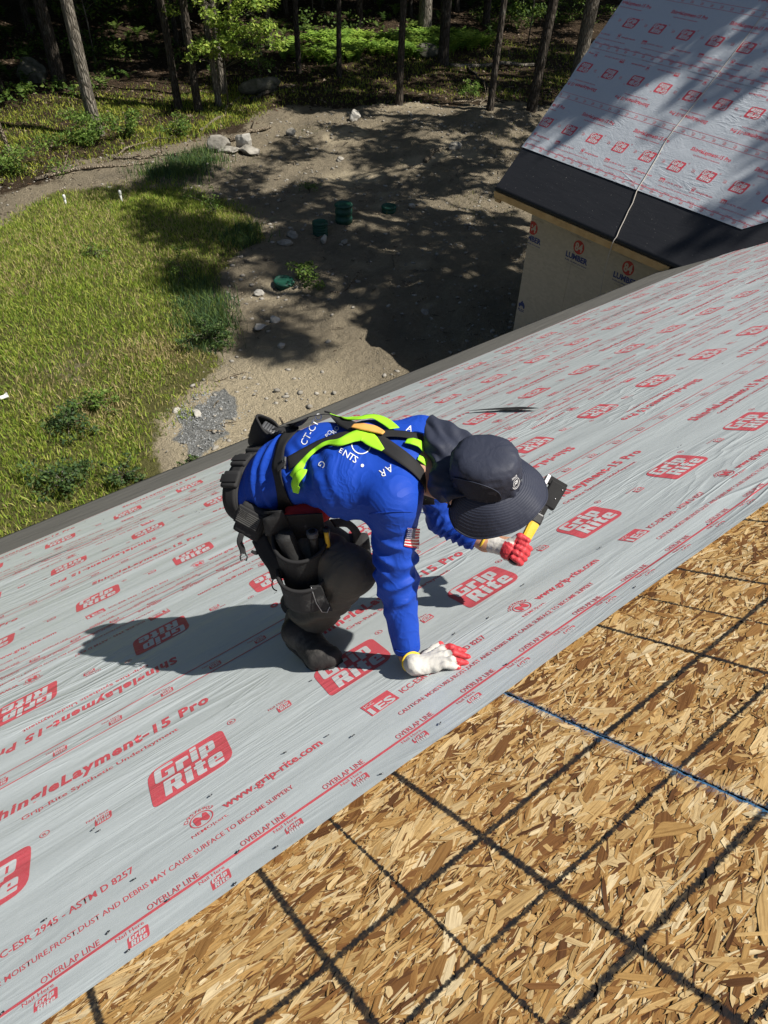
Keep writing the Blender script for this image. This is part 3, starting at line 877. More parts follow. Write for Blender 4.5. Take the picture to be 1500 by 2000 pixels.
# rake boards on the gable end, both slopes
Y_G = 9.93
XR = E0[0] + LW * cw; ZR = E0[2] + LW * sw
wslab('rake_board', .012, .05, .02, LW, -.16, -.036, M['lumber'])
FW2 = frame_from(np.array([2 * XR - E0[0], 10.50, E0[2]]), (0, 1, 0), (-cw, 0, sw), (sw, 0, cw))
bm = bmesh.new(); box_bm(bm, (-8.5, LW / 2, -.02), (17, LW, .022)); obj('back_roof', bm_mesh('back_roof', bm), M['osb_core'], wing, FW2)
bm = bmesh.new(); box_bm(bm, (-.03, LW / 2, -.10), (.038, LW, .124)); obj('rake_board', bm_mesh('rake_board', bm), M['lumber'], wing, FW2)
# walls: sheathing panels four feet wide on the side towards the yard
XW = 11.60; z_top = E0[2] + (XW - E0[0]) - .06
yy = Y_G
k = 0
while yy > 4.2:
    y2 = yy - 1.216
    p = box('wall_panel', (XW + .006 + .0015 * (k % 2), (yy + y2) / 2, (z_top - .02) / 2 + .05), (.012, yy - y2 - .004, z_top - .12), M['sheathing'], wing)
    yy = y2; k += 1
xe = 2 * XR - XW
box('far_wall', (xe, (Y_G - 5) / 2, z_top / 2), (.1, Y_G + 5, z_top - .1), M['sheathing'], wing)
bm = bmesh.new()
pr = [(XW + .03, 0), (XW + .03, z_top - .05), (XR, ZR - .12), (xe - .06, z_top - .05), (xe - .06, 0)]
a_ = [bm.verts.new((x, Y_G, z)) for x, z in pr]; b_ = [bm.verts.new((x, Y_G - .1, z)) for x, z in pr]
bm.faces.new(a_); bm.faces.new(b_[::-1])
for i in range(5): bm.faces.new((a_[i], b_[i], b_[(i + 1) % 5], a_[(i + 1) % 5]))
obj('gable_wall', bm_mesh('gable_wall', bm), M['sheathing'], wing)
# yard stamps on the panels: dealer mark, repeated
FS = lambda y, z: frame_from(np.array([XW - .0015, y, z]), (0, -1, 0), (0, 0, 1), (-1, 0, 0))
def disc2d(r, n=30):
    a = np.linspace(0, 2 * np.pi, n, endpoint=False); return tess([(math.cos(t) * r, math.sin(t) * r) for t in a])
def flat(name, vt, m, parent, fr, dz=0.0):
    v, t = vt; t = t.copy()
    a, b, c = v[t[:, 0]], v[t[:, 1]], v[t[:, 2]]
    ar = (b[:, 0] - a[:, 0]) * (c[:, 1] - a[:, 1]) - (b[:, 1] - a[:, 1]) * (c[:, 0] - a[:, 0]); t[ar < 0] = t[ar < 0][:, ::-1]
    o = obj(name, mesh_np(name, np.c_[v, np.full(len(v), dz)], t), m, parent, fr); o['kind'] = 'stuff'; return o
t84 = text2d('84', .155, .035, width=.19); t84 = (t84[0] + [-.095, -.075], t84[1])
tl = text2d('LUMBER', .105, .045, width=.56); tl = (tl[0] + [-.28, -.265], tl[1])
t2 = text2d('build on what you know', .034, .02, width=.56); t2 = (t2[0] + [-.28, -.335], t2[1])
t3 = text2d('www.84lumber.com', .026, .006, width=.46); t3 = (t3[0] + [-.22, -.39], t3[1])
te = text2d('Established 1956', .032, .006, width=.52); te = (te[0] + [-.26, .17], te[1])
hux = tess([(-.09, -.02), (-.09, .05), (-.06, .05), (0, .13), (.03, .09), (.05, .09), (.09, .03), (.09, -.02), (.06, -.05), (.03, .0), (-.03, .0), (-.06, -.05)])
hx = text2d('PLEX', .06, .03, width=.19); hx = (hx[0] + [-.095, -.13], hx[1])
def cut_left(vt, lim):
    v, t = vt; keep = (v[t][:, :, 0] > lim).all(1); return v, t[keep]
for y, z, lim in ((8.61, 3.15, -9), (7.41, 3.18, -9), (9.85, 3.12, -.075), (6.2, 3.16, -9)):
    f = FS(y, z)
    for nm, vt, m, dz in (('stamp_disc', disc2d(.135), M['ink_red'], 0), ('stamp_number', t84, M['ink_pale'], .0012), ('stamp_name', tl, M['ink_blue'], 0), ('stamp_slogan', t2, M['ink_blue'], 0), ('stamp_web', t3, M['ink_faint'], 0), ('stamp_date', te, M['ink_faint'], 0)):
        vt2 = cut_left(vt, lim) if lim > -5 and nm != 'stamp_disc' else vt
        if lim > -5 and nm == 'stamp_disc':
            a = np.linspace(-2.15, 2.15, 24); vt2 = tess([(math.cos(q) * .135, math.sin(q) * .135) for q in a])
        if len(vt2[1]): flat(nm, vt2, m, wing, f, dz)
f = FS(9.80, 1.40)
flat('stamp_crest', hux, M['ink_blue'], wing, f); flat('stamp_name', hx, M['ink_blue'], wing, f)

# pale cord lying down the wing roof and hanging off its eave
M['cord'] = simple('cord_pale', (0.42, 0.38, 0.33), (0.58, 0.54, 0.48), 0.85, 80)
path = []
for px, q in (((1508, 2), 4.6), ((1480, 45), 4.1), ((1430, 110), 3.55), ((1375, 182), 2.8), ((1320, 250), 2.15), ((1300, 278), 1.9), ((1283, 310), 1.6), ((1262, 345), 1.2), ((1245, 372), .95)):
    P = ray(px); t_ = ((E0 - CAM) @ NW) / (P @ NW); path.append(CAM + P * t_ + NW * .020)
for px in ((1236, 398), (1228, 412), (1220, 430), (1211, 448), (1205, 463)):
    P = ray(px); t_ = ((E0 - CAM) @ NW) / (P @ NW); path.append(CAM + P * t_ + NW * .016)
last = path[-1]
edge = np.array([E0[0] - .022, last[1] + .01, E0[2] - .015]); path.append(edge)
for dz in (.25, .6, 1.0, 1.5, 2.2): path.append(edge + np.array([-.003 * dz, .03 * math.sin(dz * 3), -dz]))
pv = np.array(path); fine_ = np.vstack([np.array([np.interp(np.linspace(0, len(pv) - 1, 90), np.arange(len(pv)), pv[:, i]) for i in range(3)]).T])
o = tube('cord', fine_, .0075, M['cord'], None, None, 7)
put(o, 'pale cord lying down the wing roof and hanging off its eave', 'cord')
# ------------------------------------------------------------------ ground
def pt_in_poly(x, y, P):
    P = np.asarray(P, float); ins = np.zeros(np.shape(x), bool)
    for i in range(len(P)):
        (x1, y1), (x2, y2) = P[i - 1], P[i]
        c = ((y1 > y) != (y2 > y)) & (x < (x2 - x1) * (y - y1) / (y2 - y1 + 1e-12) + x1); ins ^= c
    return ins
def poly_sd(x, y, P):
    P = np.asarray(P, float); d = np.full(np.shape(x), 1e9)
    for i in range(len(P)):
        a, b = P[i - 1], P[i]; ab = b - a
        t = np.clip(((x - a[0]) * ab[0] + (y - a[1]) * ab[1]) / (ab @ ab), 0, 1)
        d = np.minimum(d, np.hypot(x - a[0] - t * ab[0], y - a[1] - t * ab[1]))
    return np.where(pt_in_poly(x, y, P), d, -d)
LAWN = [(-30, 22), (-6, 25), (4.2, 24.2), (5.6, 25.5), (7.6, 26.0), (9.9, 24.7), (10.9, 22.8), (11.0, 20.8), (10.3, 19.3), (8.7, 18.3), (7.7, 16.9), (6.8, 15.2), (5.9, 14.0), (4.6, 13.0), (3.9, 12.0), (3.0, 10.9), (1.5, 10.4), (-4, 9.4), (-30, 8.5)]
EDGE_X = [-60, -5, 4.8, 9.3, 12, 14, 18, 22, 27, 33, 60]; EDGE_Y = [29, 28, 27.4, 27.9, 28.0, 28.6, 30.4, 28.7, 26.0, 23.0, 18]
GRAV = [(4.3, 12.6), (5.2, 12.7), (5.5, 12.2), (4.9, 11.3), (4.2, 10.6), (3.8, 10.8), (3.9, 11.6)]
def g_weights(x, y):
    n = fbm(x * .6, y * .6, 2.0, 3)
    g = smoothstep(-.5, .6, poly_sd(x, y, LAWN) + (n - .5) * 1.6)
    bare = smoothstep(.57, .74, fbm(x * .45 + 9, y * .45, 5.0, 3)) * smoothstep(19, 14, y)
    g = g * (1 - .55 * bare)
    f = smoothstep(-1.0, 1.6, y - np.interp(x, EDGE_X, EDGE_Y) + (n - .5) * 3)
    v = smoothstep(-.25, .25, poly_sd(x, y, GRAV) + (fbm(x * 2, y * 2, 1, 3) - .5) * 1.0)
    return g, f, v
def g_height(x, y):
    g, f, v = g_weights(x, y)
    z = (1 - g) * (1 - .5 * f) * (.30 * (fbm(x * .9, y * .9, 0, 4) - .5) + .22 * (fbm(x * 2.7, y * 2.7, 4, 3) - .5))
    rr_ = np.hypot(x - 15.5, y - 8.5); z += .055 * (1 - g) * np.sin(rr_ * 9 + 2 * fbm(x, y, 5)) * np.exp(-((rr_ - 5.8) / 1.3) ** 2)      # wheel ruts curving past the wing
    z += g * .14 * (fbm(x * .5, y * .5, 7, 3) - .5) + f * .30 * (fbm(x * .28, y * .28, 3, 3) - .5)
    z += .18 * smoothstep(0, 3, poly_sd(x, y, LAWN))
    z += .55 * np.exp(-((x - 24.5) ** 2 + (y - 24) ** 2) / 5) * fbm(x, y, 2)            # spoil heap by the trees
    z += np.clip(y - 46, 0, 200) * .10
    return z
def axis(lo, a, b, hi, st):
    m = np.arange(a, b + 1e-6, st)
    l = [a]; s = st
    while l[-1] > lo: s *= 1.35; l.append(l[-1] - s)
    r = [b]; s = st
    while r[-1] < hi: s *= 1.35; r.append(r[-1] + s)
    return np.concatenate([np.array(l[1:][::-1]), m, np.array(r[1:])])
gx_, gy_ = axis(-180, -3, 36, 260, .17), axis(-160, 8, 48, 300, .17)
GX, GY = np.meshgrid(gx_, gy_, indexing='ij')
GZ = g_height(GX, GY)
idx = np.arange(GX.size).reshape(GX.shape)
F = np.stack([idx[:-1, :-1], idx[1:, :-1], idx[1:, 1:], idx[:-1, 1:]], -1).reshape(-1, 4)
me = mesh_np('ground', np.c_[GX.ravel(), GY.ravel(), GZ.ravel()], F, True)
g, f, v = g_weights(GX.ravel(), GY.ravel()); vcol(me, 'mask', np.c_[g, f, v])
sd_ = smoothstep(15.2, 12.2, GY.ravel() + 1.6 * (fbm(GX.ravel() * .8, GY.ravel() * .8, 31, 3) - .5)) * smoothstep(9.5, 6.5, GX.ravel()) * smoothstep(2.8, 4.0, GX.ravel())
sd_ = np.maximum(sd_, .8 * smoothstep(.60, .72, fbm(GX.ravel() * .33 + 4, GY.ravel() * .5, 44, 3)))
at_ = me.attributes.new('sandy', 'FLOAT', 'POINT'); at_.data.foreach_set('value', sd_.astype(np.float32))
o = obj('ground', me, M['ground']); o['kind'] = 'structure'
def gz(x, y): return float(g_height(np.array([x]), np.array([y]))[0])

# ------------------------------------------------------------------ grass
def blades(n, x, y, h, w, C, lean=.45, seed=1):
    r = np.random.default_rng(seed)
    z = g_height(x, y) - .01
    a = r.uniform(0, 2 * np.pi, n); b = r.uniform(0, 2 * np.pi, n)
    L = np.abs(r.normal(0, lean, n)) * h
    wx, wy = np.cos(a) * w / 2, np.sin(a) * w / 2
    tx, ty = x + np.cos(b) * L, y + np.sin(b) * L
    mx, my = x + np.cos(b) * L * .35, y + np.sin(b) * L * .35
    V = np.stack([np.stack([x - wx, y - wy, z], 1), np.stack([x + wx, y + wy, z], 1), np.stack([mx + wx * .8, my + wy * .8, z + h * .55], 1), np.stack([tx, ty, z + h * .95], 1), np.stack([mx - wx * .8, my - wy * .8, z + h * .55], 1)], 1).reshape(-1, 3)
    i = np.arange(n) * 5
    Q = np.stack([i, i + 1, i + 2, i + 4], 1); T = np.stack([i + 4, i + 2, i + 3], 1)
    return V, [Q, T], np.repeat(C, 5, 0)
def grass_obj(name, n, bounds, dens, h, w, pal, pr, seed, label=None, straw=None):
    r = np.random.default_rng(seed)
    x = r.uniform(bounds[0], bounds[1], n); y = r.uniform(bounds[2], bounds[3], n)
    d = dens(x, y); k = r.random(n) < d
    x, y = x[k], y[k]; n = len(x)
    hh = h[0] + (h[1] - h[0]) * r.random(n) ** 1.5 * (.5 + fbm(x * .9, y * .9, 3, 2))
    ww = r.uniform(w[0], w[1], n)
    pal = np.array(pal)
    c = pal[r.choice(len(pal), n, p=pr)] * r.uniform(.75, 1.2, (n, 1))
    if straw is not None:
        s = straw(x, y) > r.random(n); c[s] = np.array((.50, .41, .20)) * r.uniform(.7, 1.2, (s.sum(), 1))
    V, F, C = blades(n, x, y, hh, ww, c, .55, seed)
    me = mesh_np(name, V, F); vcol(me, 'col', C)
    o = obj(name, me, M['grass']); put(o, label, 'grass', kind='stuff'); return o
lawn_d = lambda x, y: np.clip(poly_sd(x, y, LAWN) * .9 + .30 + 1.3 * (fbm(x * 1.1, y * 1.1, 17, 3) - .5), 0, 1) * (1 - .72 * smoothstep(.50, .72, fbm(x * .45 + 9, y * .45, 5.0, 3)) * smoothstep(20, 13, y)) * (.55 + .45 * smoothstep(.3, .6, fbm(x * 1.3, y * 1.3, 2, 2)))
straw_f = lambda x, y: np.clip(.05 + .60 * smoothstep(19, 12, y) * smoothstep(.42, .62, fbm(x * .6 + 3, y * .6, 8, 3)) + .25 * smoothstep(.5, .7, fbm(x * .35, y * .35 + 4, 1, 2)), 0, .9)
grass_obj('lawn_grass', 300000, (-3.5, 12.0, 9.3, 26.8), lawn_d, (.06, .17), (.012, .026),
          [(.275, .365, .046), (.37, .43, .07), (.19, .295, .038), (.46, .455, .125), (.13, .215, .036)], [.3, .27, .22, .13, .08], 21, 'yellow green long grass of the raised lawn left of the dirt', straw_f)
edge_d = lambda x, y: smoothstep(0, 1.2, y - np.interp(x, EDGE_X, EDGE_Y)) * smoothstep(38.5, 33, y) * np.maximum(smoothstep(23, 15, x), .22 * smoothstep(42, 34, x)) * (.25 + .75 * smoothstep(.38, .54, fbm(x * .5, y * .5, 6, 3)))
grass_obj('forest_edge_grass', 240000, (-6, 40, 23, 38.5), edge_d, (.05, .20), (.02, .045), [(.30, .35, .045), (.42, .41, .075), (.20, .29, .04), (.12, .19, .035)], [.33, .30, .22, .15], 22, 'patchy yellow green ground cover along the edge of the woods')
def tufts(lst):
    def d(x, y):
        r = np.zeros(len(x))
        for cx, cy, rad, k in lst: r = np.maximum(r, k * np.exp(-(((x - cx) ** 2 + (y - cy) ** 2) / rad ** 2)))
        return r
    return d
grass_obj('tall_grass', 130000, (5, 13.5, 13.4, 27.4), tufts([(10.6, 25.8, .85, .8), (11.6, 26.3, .8, .8), (12.2, 27.0, .5, .5), (9.7, 19.4, .45, .9), (10.2, 19.9, .35, .6), (6.6, 15.5, .55, .9), (6.9, 16.3, .55, .9), (7.1, 17.1, .5, .9), (6.2, 14.6, .4, .9)]),
          (.15, .42), (.014, .03), [(.075, .14, .055), (.11, .18, .05), (.16, .22, .05), (.055, .10, .05)], [.35, .3, .2, .15], 23, 'taller bluish green grass tufts along the lawn edge')
grass_obj('sparse_grass', 26000, (9, 30, 13, 29), lambda x, y: .6 * smoothstep(.60, .74, fbm(x * .4 + 2, y * .4, 9, 3)) * (poly_sd(x, y, LAWN) < 0), (.04, .13), (.012, .026), [(.13, .16, .05), (.2, .2, .07), (.30, .25, .13)], [.4, .3, .3], 24, 'thin scattered grass blades on the bare dirt')

# pebbles and leaf litter
def stones_np(n, x, y, s, seed, flat=.6):
    bm = bmesh.new(); bmesh.ops.create_icosphere(bm, subdivisions=1, radius=.5)
    bv = np.array([v_.co[:] for v_ in bm.verts]); bm.verts.index_update(); bf = np.array([[v_.index for v_ in f_.verts] for f_ in bm.faces]); bm.free()
    r = np.random.default_rng(seed)
    sc = s[:, None] * np.stack([r.uniform(.7, 1.3, n), r.uniform(.6, 1.0, n), r.uniform(.3, flat, n)], 1)
    a = r.uniform(0, 2 * np.pi, n); ca, sa = np.cos(a), np.sin(a)
    V = bv[None] * (1 + r.normal(0, .12, (n, len(bv), 1))) * sc[:, None, :]
    X = V[..., 0] * ca[:, None] - V[..., 1] * sa[:, None] + x[:, None]; Y = V[..., 0] * sa[:, None] + V[..., 1] * ca[:, None] + y[:, None]
    Z = V[..., 2] + (g_height(x, y) + sc[:, 2] * .15)[:, None]
    return np.stack([X, Y, Z], -1).reshape(-1, 3), (bf[None] + (np.arange(n) * len(bv))[:, None, None]).reshape(-1, 3)
r = np.random.default_rng(5)
n = 17000; x = r.uniform(3.4, 30, n); y = r.uniform(9.5, 29, n)
k = (poly_sd(x, y, LAWN) < -.05) & (r.random(n) < .25 + .75 * smoothstep(.45, .6, fbm(x * .5, y * .5, 12, 2)))
x, y = x[k], y[k]; n = len(x)
V, F = stones_np(n, x, y, .022 + .15 * r.random(n) ** 7, 6)
o = obj('pebbles', mesh_np('pebbles', V, F), M['rock']); put(o, 'small stones scattered over the bare dirt yard', 'pebbles', kind='stuff')
n = 3600; x = r.uniform(3.4, 6.2, n); y = r.uniform(10.0, 13.3, n); k = (poly_sd(x, y, GRAV) + .9 * (fbm(x * 1.6, y * 1.6, 3, 3) - .55) > -.25 * r.random(n)); x, y = x[k], y[k]; n = len(x)
M['gravel'] = simple('blue_gravel', (.17, .18, .18), (.33, .335, .33), .85, 20)
V, F = stones_np(n, x, y, r.uniform(.022, .05, n), 7)
o = obj('gravel', mesh_np('gravel', V, F), M['gravel']); put(o, 'blue grey gravel patch at the lawn corner by the eave', 'gravel', kind='stuff')
n = 26000; x = r.uniform(-4, 45, n); y = r.uniform(24, 52, n); k = r.random(n) < smoothstep(-1, 1.5, y - np.interp(x, EDGE_X, EDGE_Y)); x, y = x[k], y[k]; n = len(x)
a = r.uniform(0, 2 * np.pi, n); s = r.uniform(.04, .10, n); z = g_height(x, y) + .012
t1, t2_ = r.normal(0, .35, n) * s, r.normal(0, .35, n) * s
ca, sa = np.cos(a) * s, np.sin(a) * s
V = np.stack([np.stack([x - ca, y - sa, z + .01], 1), np.stack([x + sa * .5, y - ca * .5, z + np.abs(t1)], 1), np.stack([x + ca, y + sa, z + .01 + np.abs(t2_)], 1), np.stack([x - sa * .5, y + ca * .5, z], 1)], 1).reshape(-1, 3)
me = mesh_np('leaf_litter', V, np.arange(n * 4).reshape(n, 4))
pal = np.array([(.10, .062, .036), (.16, .11, .072), (.065, .04, .025), (.26, .20, .145)]); vcol(me, 'col', np.repeat(pal[r.choice(4, n)] * r.uniform(.7, 1.2, (n, 1)), 4, 0))
o = obj('leaf_litter', me, M['grass']); put(o, 'dead brown leaves covering the forest floor', 'leaves', kind='stuff')

# ------------------------------------------------------------------ trees
def leaf_cloud(n, centers, rad, size, pal, pr, seed, droop=0.0):
    """n small folded leaf sprays gathered round given cluster centres"""
    r = np.random.default_rng(seed)
    centers = np.asarray(centers, float)
    k = r.integers(0, len(centers), n)
    d = r.normal(0, 1, (n, 3)); d /= np.linalg.norm(d, axis=1)[:, None]
    P = centers[k] + d * (rad * r.random(n) ** .45)[:, None] * np.array([1, 1, .55])
    s = r.uniform(size[0], size[1], n)
    nrm = r.normal(0, 1, (n, 3)) * .75 + np.array([0, 0, .9]); nrm /= np.linalg.norm(nrm, axis=1)[:, None]
    t = np.cross(nrm, r.normal(0, 1, (n, 3))); t /= np.linalg.norm(t, axis=1)[:, None]
    b = np.cross(nrm, t)
    s3 = s[:, None]
    V = np.stack([P - t * s3 * .5, P - b * s3 * .28 + t * s3 * .05 + nrm * s3 * .08, P + t * s3 * .55, P + b * s3 * .28 + t * s3 * .05 + nrm * s3 * .08], 1).reshape(-1, 3)
    i = np.arange(n) * 4
    F = np.concatenate([np.stack([i, i + 1, i + 2], 1), np.stack([i, i + 2, i + 3], 1)])
    pal = np.array(pal)
    c = pal[r.choice(len(pal), n, p=pr)] * r.uniform(.75, 1.25, (n, 1))
    return V, F, np.repeat(c, 4, 0)
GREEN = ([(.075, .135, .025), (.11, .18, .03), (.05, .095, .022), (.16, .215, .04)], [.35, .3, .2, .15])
BRIGHT = ([(.27, .39, .06), (.36, .46, .08), (.19, .30, .05), (.42, .49, .11)], [.35, .3, .2, .15])  # sunlight on the maple and lit saplings is put into these raised greens
def crown_mesh(seed, n=4300, R_=(4.7, 4.7, 5.0), nc=30, size=(.28, .54), rad=1.12):
    r = np.random.default_rng(seed)
    d = r.normal(0, 1, (nc, 3)); d /= np.linalg.norm(d, axis=1)[:, None]
    c = d * (r.uniform(.35, 1.0, nc) ** .6)[:, None] * np.array(R_)
    c[:, :2] *= np.clip(1.15 - .5 * np.clip(c[:, 2:3] / R_[2], 0, 1), .4, 1.2)
    V, F, C = leaf_cloud(n, c, rad, size, *GREEN, seed)
    me = mesh_np('crown', V, F); vcol(me, 'col', C); return me, c
CROWNS = [crown_mesh(100 + i) for i in range(4)] + [crown_mesh(120 + i, 2700, (5.0, 5.0, 5.2), 22, (.26, .50), 1.0) for i in range(3)]
def trunk_np(h, r0, lean, seed, seg=14, wob=.10, limbs=None, flare=.3):
    r = np.random.default_rng(seed)
    n = 26; z = np.concatenate([np.linspace(-.25, 1.2, 7), np.linspace(1.6, h, n - 7)])
    P = np.c_[lean[0] * z + wob * np.sin(z * .35 + r.uniform(0, 6)), lean[1] * z + wob * np.sin(z * .3 + r.uniform(0, 6)), z]
    P[:, :2] -= np.array([np.interp(0, z, P[:, 0]), np.interp(0, z, P[:, 1])])
    rad = r0 * (1 - .62 * np.clip(z / h, 0, 1)) * (1 + flare * np.exp(-np.clip(z + .1, 0, 9) * 3.2))
    V, q, t = tube_np(P, rad, seg)
    # ridged, uneven surface
    k = n * seg; a = np.tile(np.arange(seg), n); zz = np.repeat(z, seg)
    ctr = np.repeat(P, seg, 0); dV = V[:k] - ctr
    V[:k] = ctr + dV * (1 + .09 * (vnoise(np.cos(a / seg * 6.28) * 2 + seed, np.sin(a / seg * 6.28) * 2, zz * 1.1) - .5) * 2)[:, None]
    parts = [(V, [q, t])]
    for cx in (limbs if limbs is not None else []):
        z0 = np.clip(cx[2] - r.uniform(1.5, 3.0), h * .45, h * .97)
        b = np.array([np.interp(z0, z, P[:, 0]), np.interp(z0, z, P[:, 1]), z0]); rb = np.interp(z0, z, rad) * .55
        mid = (b + cx) / 2 + np.array([0, 0, .4])
        parts.append((lambda o_: (o_[0], [o_[1], o_[2]]))(tube_np([b, b * .6 + mid * .4, mid, cx], [rb, rb * .75, rb * .5, .02], 6)))
    return join_np(parts)
def tree(x, y, r0, h, label, lean=(0, 0), crown=0, cz=None, cs=1.0, seed=0, m='bark', group=None, name='tree', wob=.10, crown_off=(0, 0), z0=None):
    zb = gz(x, y) if z0 is None else z0
    root = empty(name, (x, y, zb), label, 'tree', group)
    cz = cz if cz is not None else h * .80
    cme, cc = CROWNS[crown % 7]
    top = np.array([lean[0] * cz + crown_off[0], lean[1] * cz + crown_off[1], cz])
    rr = np.random.default_rng(seed + 5)
    limbs = [top + cc[i] * cs * .8 for i in rr.choice(len(cc), 7, replace=False)]
    V, F = trunk_np(h, r0, lean, seed, limbs=limbs, wob=wob)
    obj('trunk', mesh_np('trunk', V, F, True), M[m], root, Matrix.Translation((x, y, zb)))
    Mx = Matrix.Translation((x + top[0], y + top[1], zb + cz)) @ Matrix.Rotation(rr.uniform(0, 6.28), 4, 'Z') @ Matrix.Scale(cs, 4)
    obj('crown', cme, M['leaf'], root, Mx)
    return root
TREES = [  # x, y, radius, height, label, lean, crown, crown height, crown scale
 (10.0, 31.25, .245, 24, 'thick sunlit grey trunk rising from a leafy bush at the edge of the woods', (-.012, .0), 0, 17.5, 1.0),
 (14.45, 33.3, .165, 20, 'leaning thin trunk, leftmost of the four trunk cluster behind the bright maple leaves', (-.035, .01), 1, 15, .85),
 (15.0, 32.5, .17, 21, 'second trunk of the four trunk cluster, its base lit by a sun fleck', (-.03, .0), 2, 16, .9),
 (16.0, 32.5, .13, 17, 'thinnest trunk of the four trunk cluster under the bright maple leaves', (-.01, .02), 3, 14, .7),
 (16.9, 33.8, .145, 20, 'straight pale trunk, rightmost of the four trunk cluster', (-.015, .0), 0, 15.5, .8),
 (22.34, 35.9, .14, 19, 'thin dark trunk standing in front of the left part of the fern bed', (.0, .0), 1, 15, .8),
 (23.5, 34.0, .13, 18, 'thin dark trunk before the middle of the ferns, beside scattered sunlit leaves', (.0, .0), 2, 14.5, .75),
 (22.9, 28.4, .16, 19, 'slim trunk at the top of the bare dirt, nearest the white stone', (.01, .0), 3, 15, .8),
 (33.2, 39.0, .40, 26, 'broad sunlit trunk with deep bark furrows rising behind the ferns', (.0, .0), 0, 19, 1.0),
 (29.5, 33.0, .28, 23, 'dark trunk at the right end of the ferns with a fallen log at its foot', (-.01, .0), 1, 17, .9),
 (25.6, 25.3, .15, 18, 'crooked slim trunk behind the dirt heap beside the brush pile', (.03, .0), 2, 15, .8),
 (27.2, 24.3, .22, 22, 'mid sized grey trunk leaning right just left of the steep wing roof', (.045, .0), 3, 17, .9),
 (33.0, 26.8, .34, 25, 'thick grey trunk partly hidden by the rake of the steep wing roof', (.03, .0), 0, 18, 1.0),
 (11.6, 40.0, .30, 22, 'dark trunk in deep shade directly behind the thick sunlit trunk', (-.02, .0), 1, 17, .9),
 (8.6, 38.2, .11, 15, 'thin bent trunk in deep shade left of the thick sunlit trunk', (-.07, .0), 2, 13, .6)]
for i, (x, y, r0, h, lb, ln, cr, cz, cs) in enumerate(TREES):
    tree(x, y, r0, h, lb, ln, cr, cz, cs, 40 + i, 'bark' if i in (0, 3, 4, 8, 12) else 'bark_dark', 'trees at the edge of the woods', wob=.16 if i in (10, 14) else .08, crown_off={7: (2.6, 2.8), 12: (4.5, -2.5), 10: (1.5, -1.0), 2: (-1.5, 1.5), 3: (-1, 2.5), 4: (2.0, 2.5)}.get(i, (0, 0)))  # darker bark puts the woods' shade into the colour of the dimmer trunks
# trees beside the wing, behind its roof: their crowns shade the yard
for i, (x, y, r0, h, cr, cz, cs, lb) in enumerate([
 (21.6, 5.2, .30, 24, 1, 18.5, .9, 'tall tree close behind the steep wing'),
 (23.5, 9.0, .30, 25, 5, 18.5, 1.0, 'tall tree off the far corner of the wing'),
 (26.2, 13.2, .28, 23, 6, 17.0, 1.0, 'tall tree between the wing and the brush pile'),
 (29.5, 18.0, .30, 24, 4, 17.5, 1.0, 'tall tree at the woods edge right of the yard'),
 (24.0, -2.6, .32, 27, 2, 21.0, .90, 'tallest tree beside the ridge end of the wing'),
 (31.5, 11.0, .30, 25, 6, 19.0, 1.05, 'tree standing back from the wing among others'),
 (20.3, 10.9, .32, 26, 2, 20.5, .82, 'broad tree directly behind the gable end of the wing'),
 (20.3, 2.4, .28, 30, 5, 25.0, .85, 'slim tall tree close to the outer wall of the wing'),
 (40.5, 20.0, .30, 25, 2, 17.5, 1.2, 'tree at the right of the woods edge, beyond the wing'),
 (45.0, 25.5, .30, 25, 3, 17.5, 1.2, 'tree farthest right along the woods edge'),
 (20.4, .3, .20, 21, 4, 16.0, .72, 'younger thin crowned tree beside the outer wall of the wing')]):
    tree(x, y, r0, h, lb, (0, 0), cr, cz, cs, 70 + i, 'bark', 'trees beside the wing')
# the forest behind
FIRST = None
r = np.random.default_rng(77); placed = [(t[0], t[1]) for t in TREES]; cnt = 0
KEEP_LIT = [(25.5, 36.2, 0, 2.6), (29.5, 36.6, 0, 2.6), (34.5, 37.3, 0, 2.4), (16.5, 33.2, 6.5, 2.2), (9, 29.5, 0, 3), (13.5, 29.5, 0, 3), (4, 29.5, 0, 3), (33, 38.8, 3, 1.5), (23, 44, 2, 1.2), (6, 46, 3, 1.2)]
def lit_ok(x, y, z, rad):
    for (a, b, c, m_) in KEEP_LIT:
        q = np.array([x - a, y - b, z - c]); along = q @ sun_dir
        if along > 0 and np.linalg.norm(q - along * sun_dir) < rad + m_: return False
    return True
tr_me = [mesh_np('trunk', *trunk_np(17, .17, (0, 0), 900 + i, seg=9, limbs=[CROWNS[i % 4][1][j] * .7 + np.array([0, 0, 14.5]) for j in (1, 5, 9)]), True) for i in range(4)]
for k in range(3600):
    x, y = r.uniform(-26, 78), r.uniform(34.5, 92)
    if min((x - a) ** 2 + (y - b) ** 2 for a, b in placed) < 3.3 ** 2: continue
    cz, cs = r.uniform(12.5, 16.5), r.uniform(.95, 1.25)
    zb = gz(x, y)
    if y < 50 and not lit_ok(x, y, zb + cz, 4.3 * cs): continue
    placed.append((x, y)); cnt += 1
    if cnt > 230: break
    root = empty('tree', (x, y, zb), 'slender dark tree standing deep in the shaded woods', 'tree', 'trees deep in the woods')
    s = r.uniform(.7, 1.5)
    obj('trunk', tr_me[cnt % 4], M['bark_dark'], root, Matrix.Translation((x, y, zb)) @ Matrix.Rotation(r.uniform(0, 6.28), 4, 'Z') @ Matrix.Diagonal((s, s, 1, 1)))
    obj('crown', CROWNS[(cnt + k) % 4][0], M['leaf'], root, Matrix.Translation((x, y, zb + cz)) @ Matrix.Rotation(r.uniform(0, 6.28), 4, 'Z') @ Matrix.Scale(cs, 4))

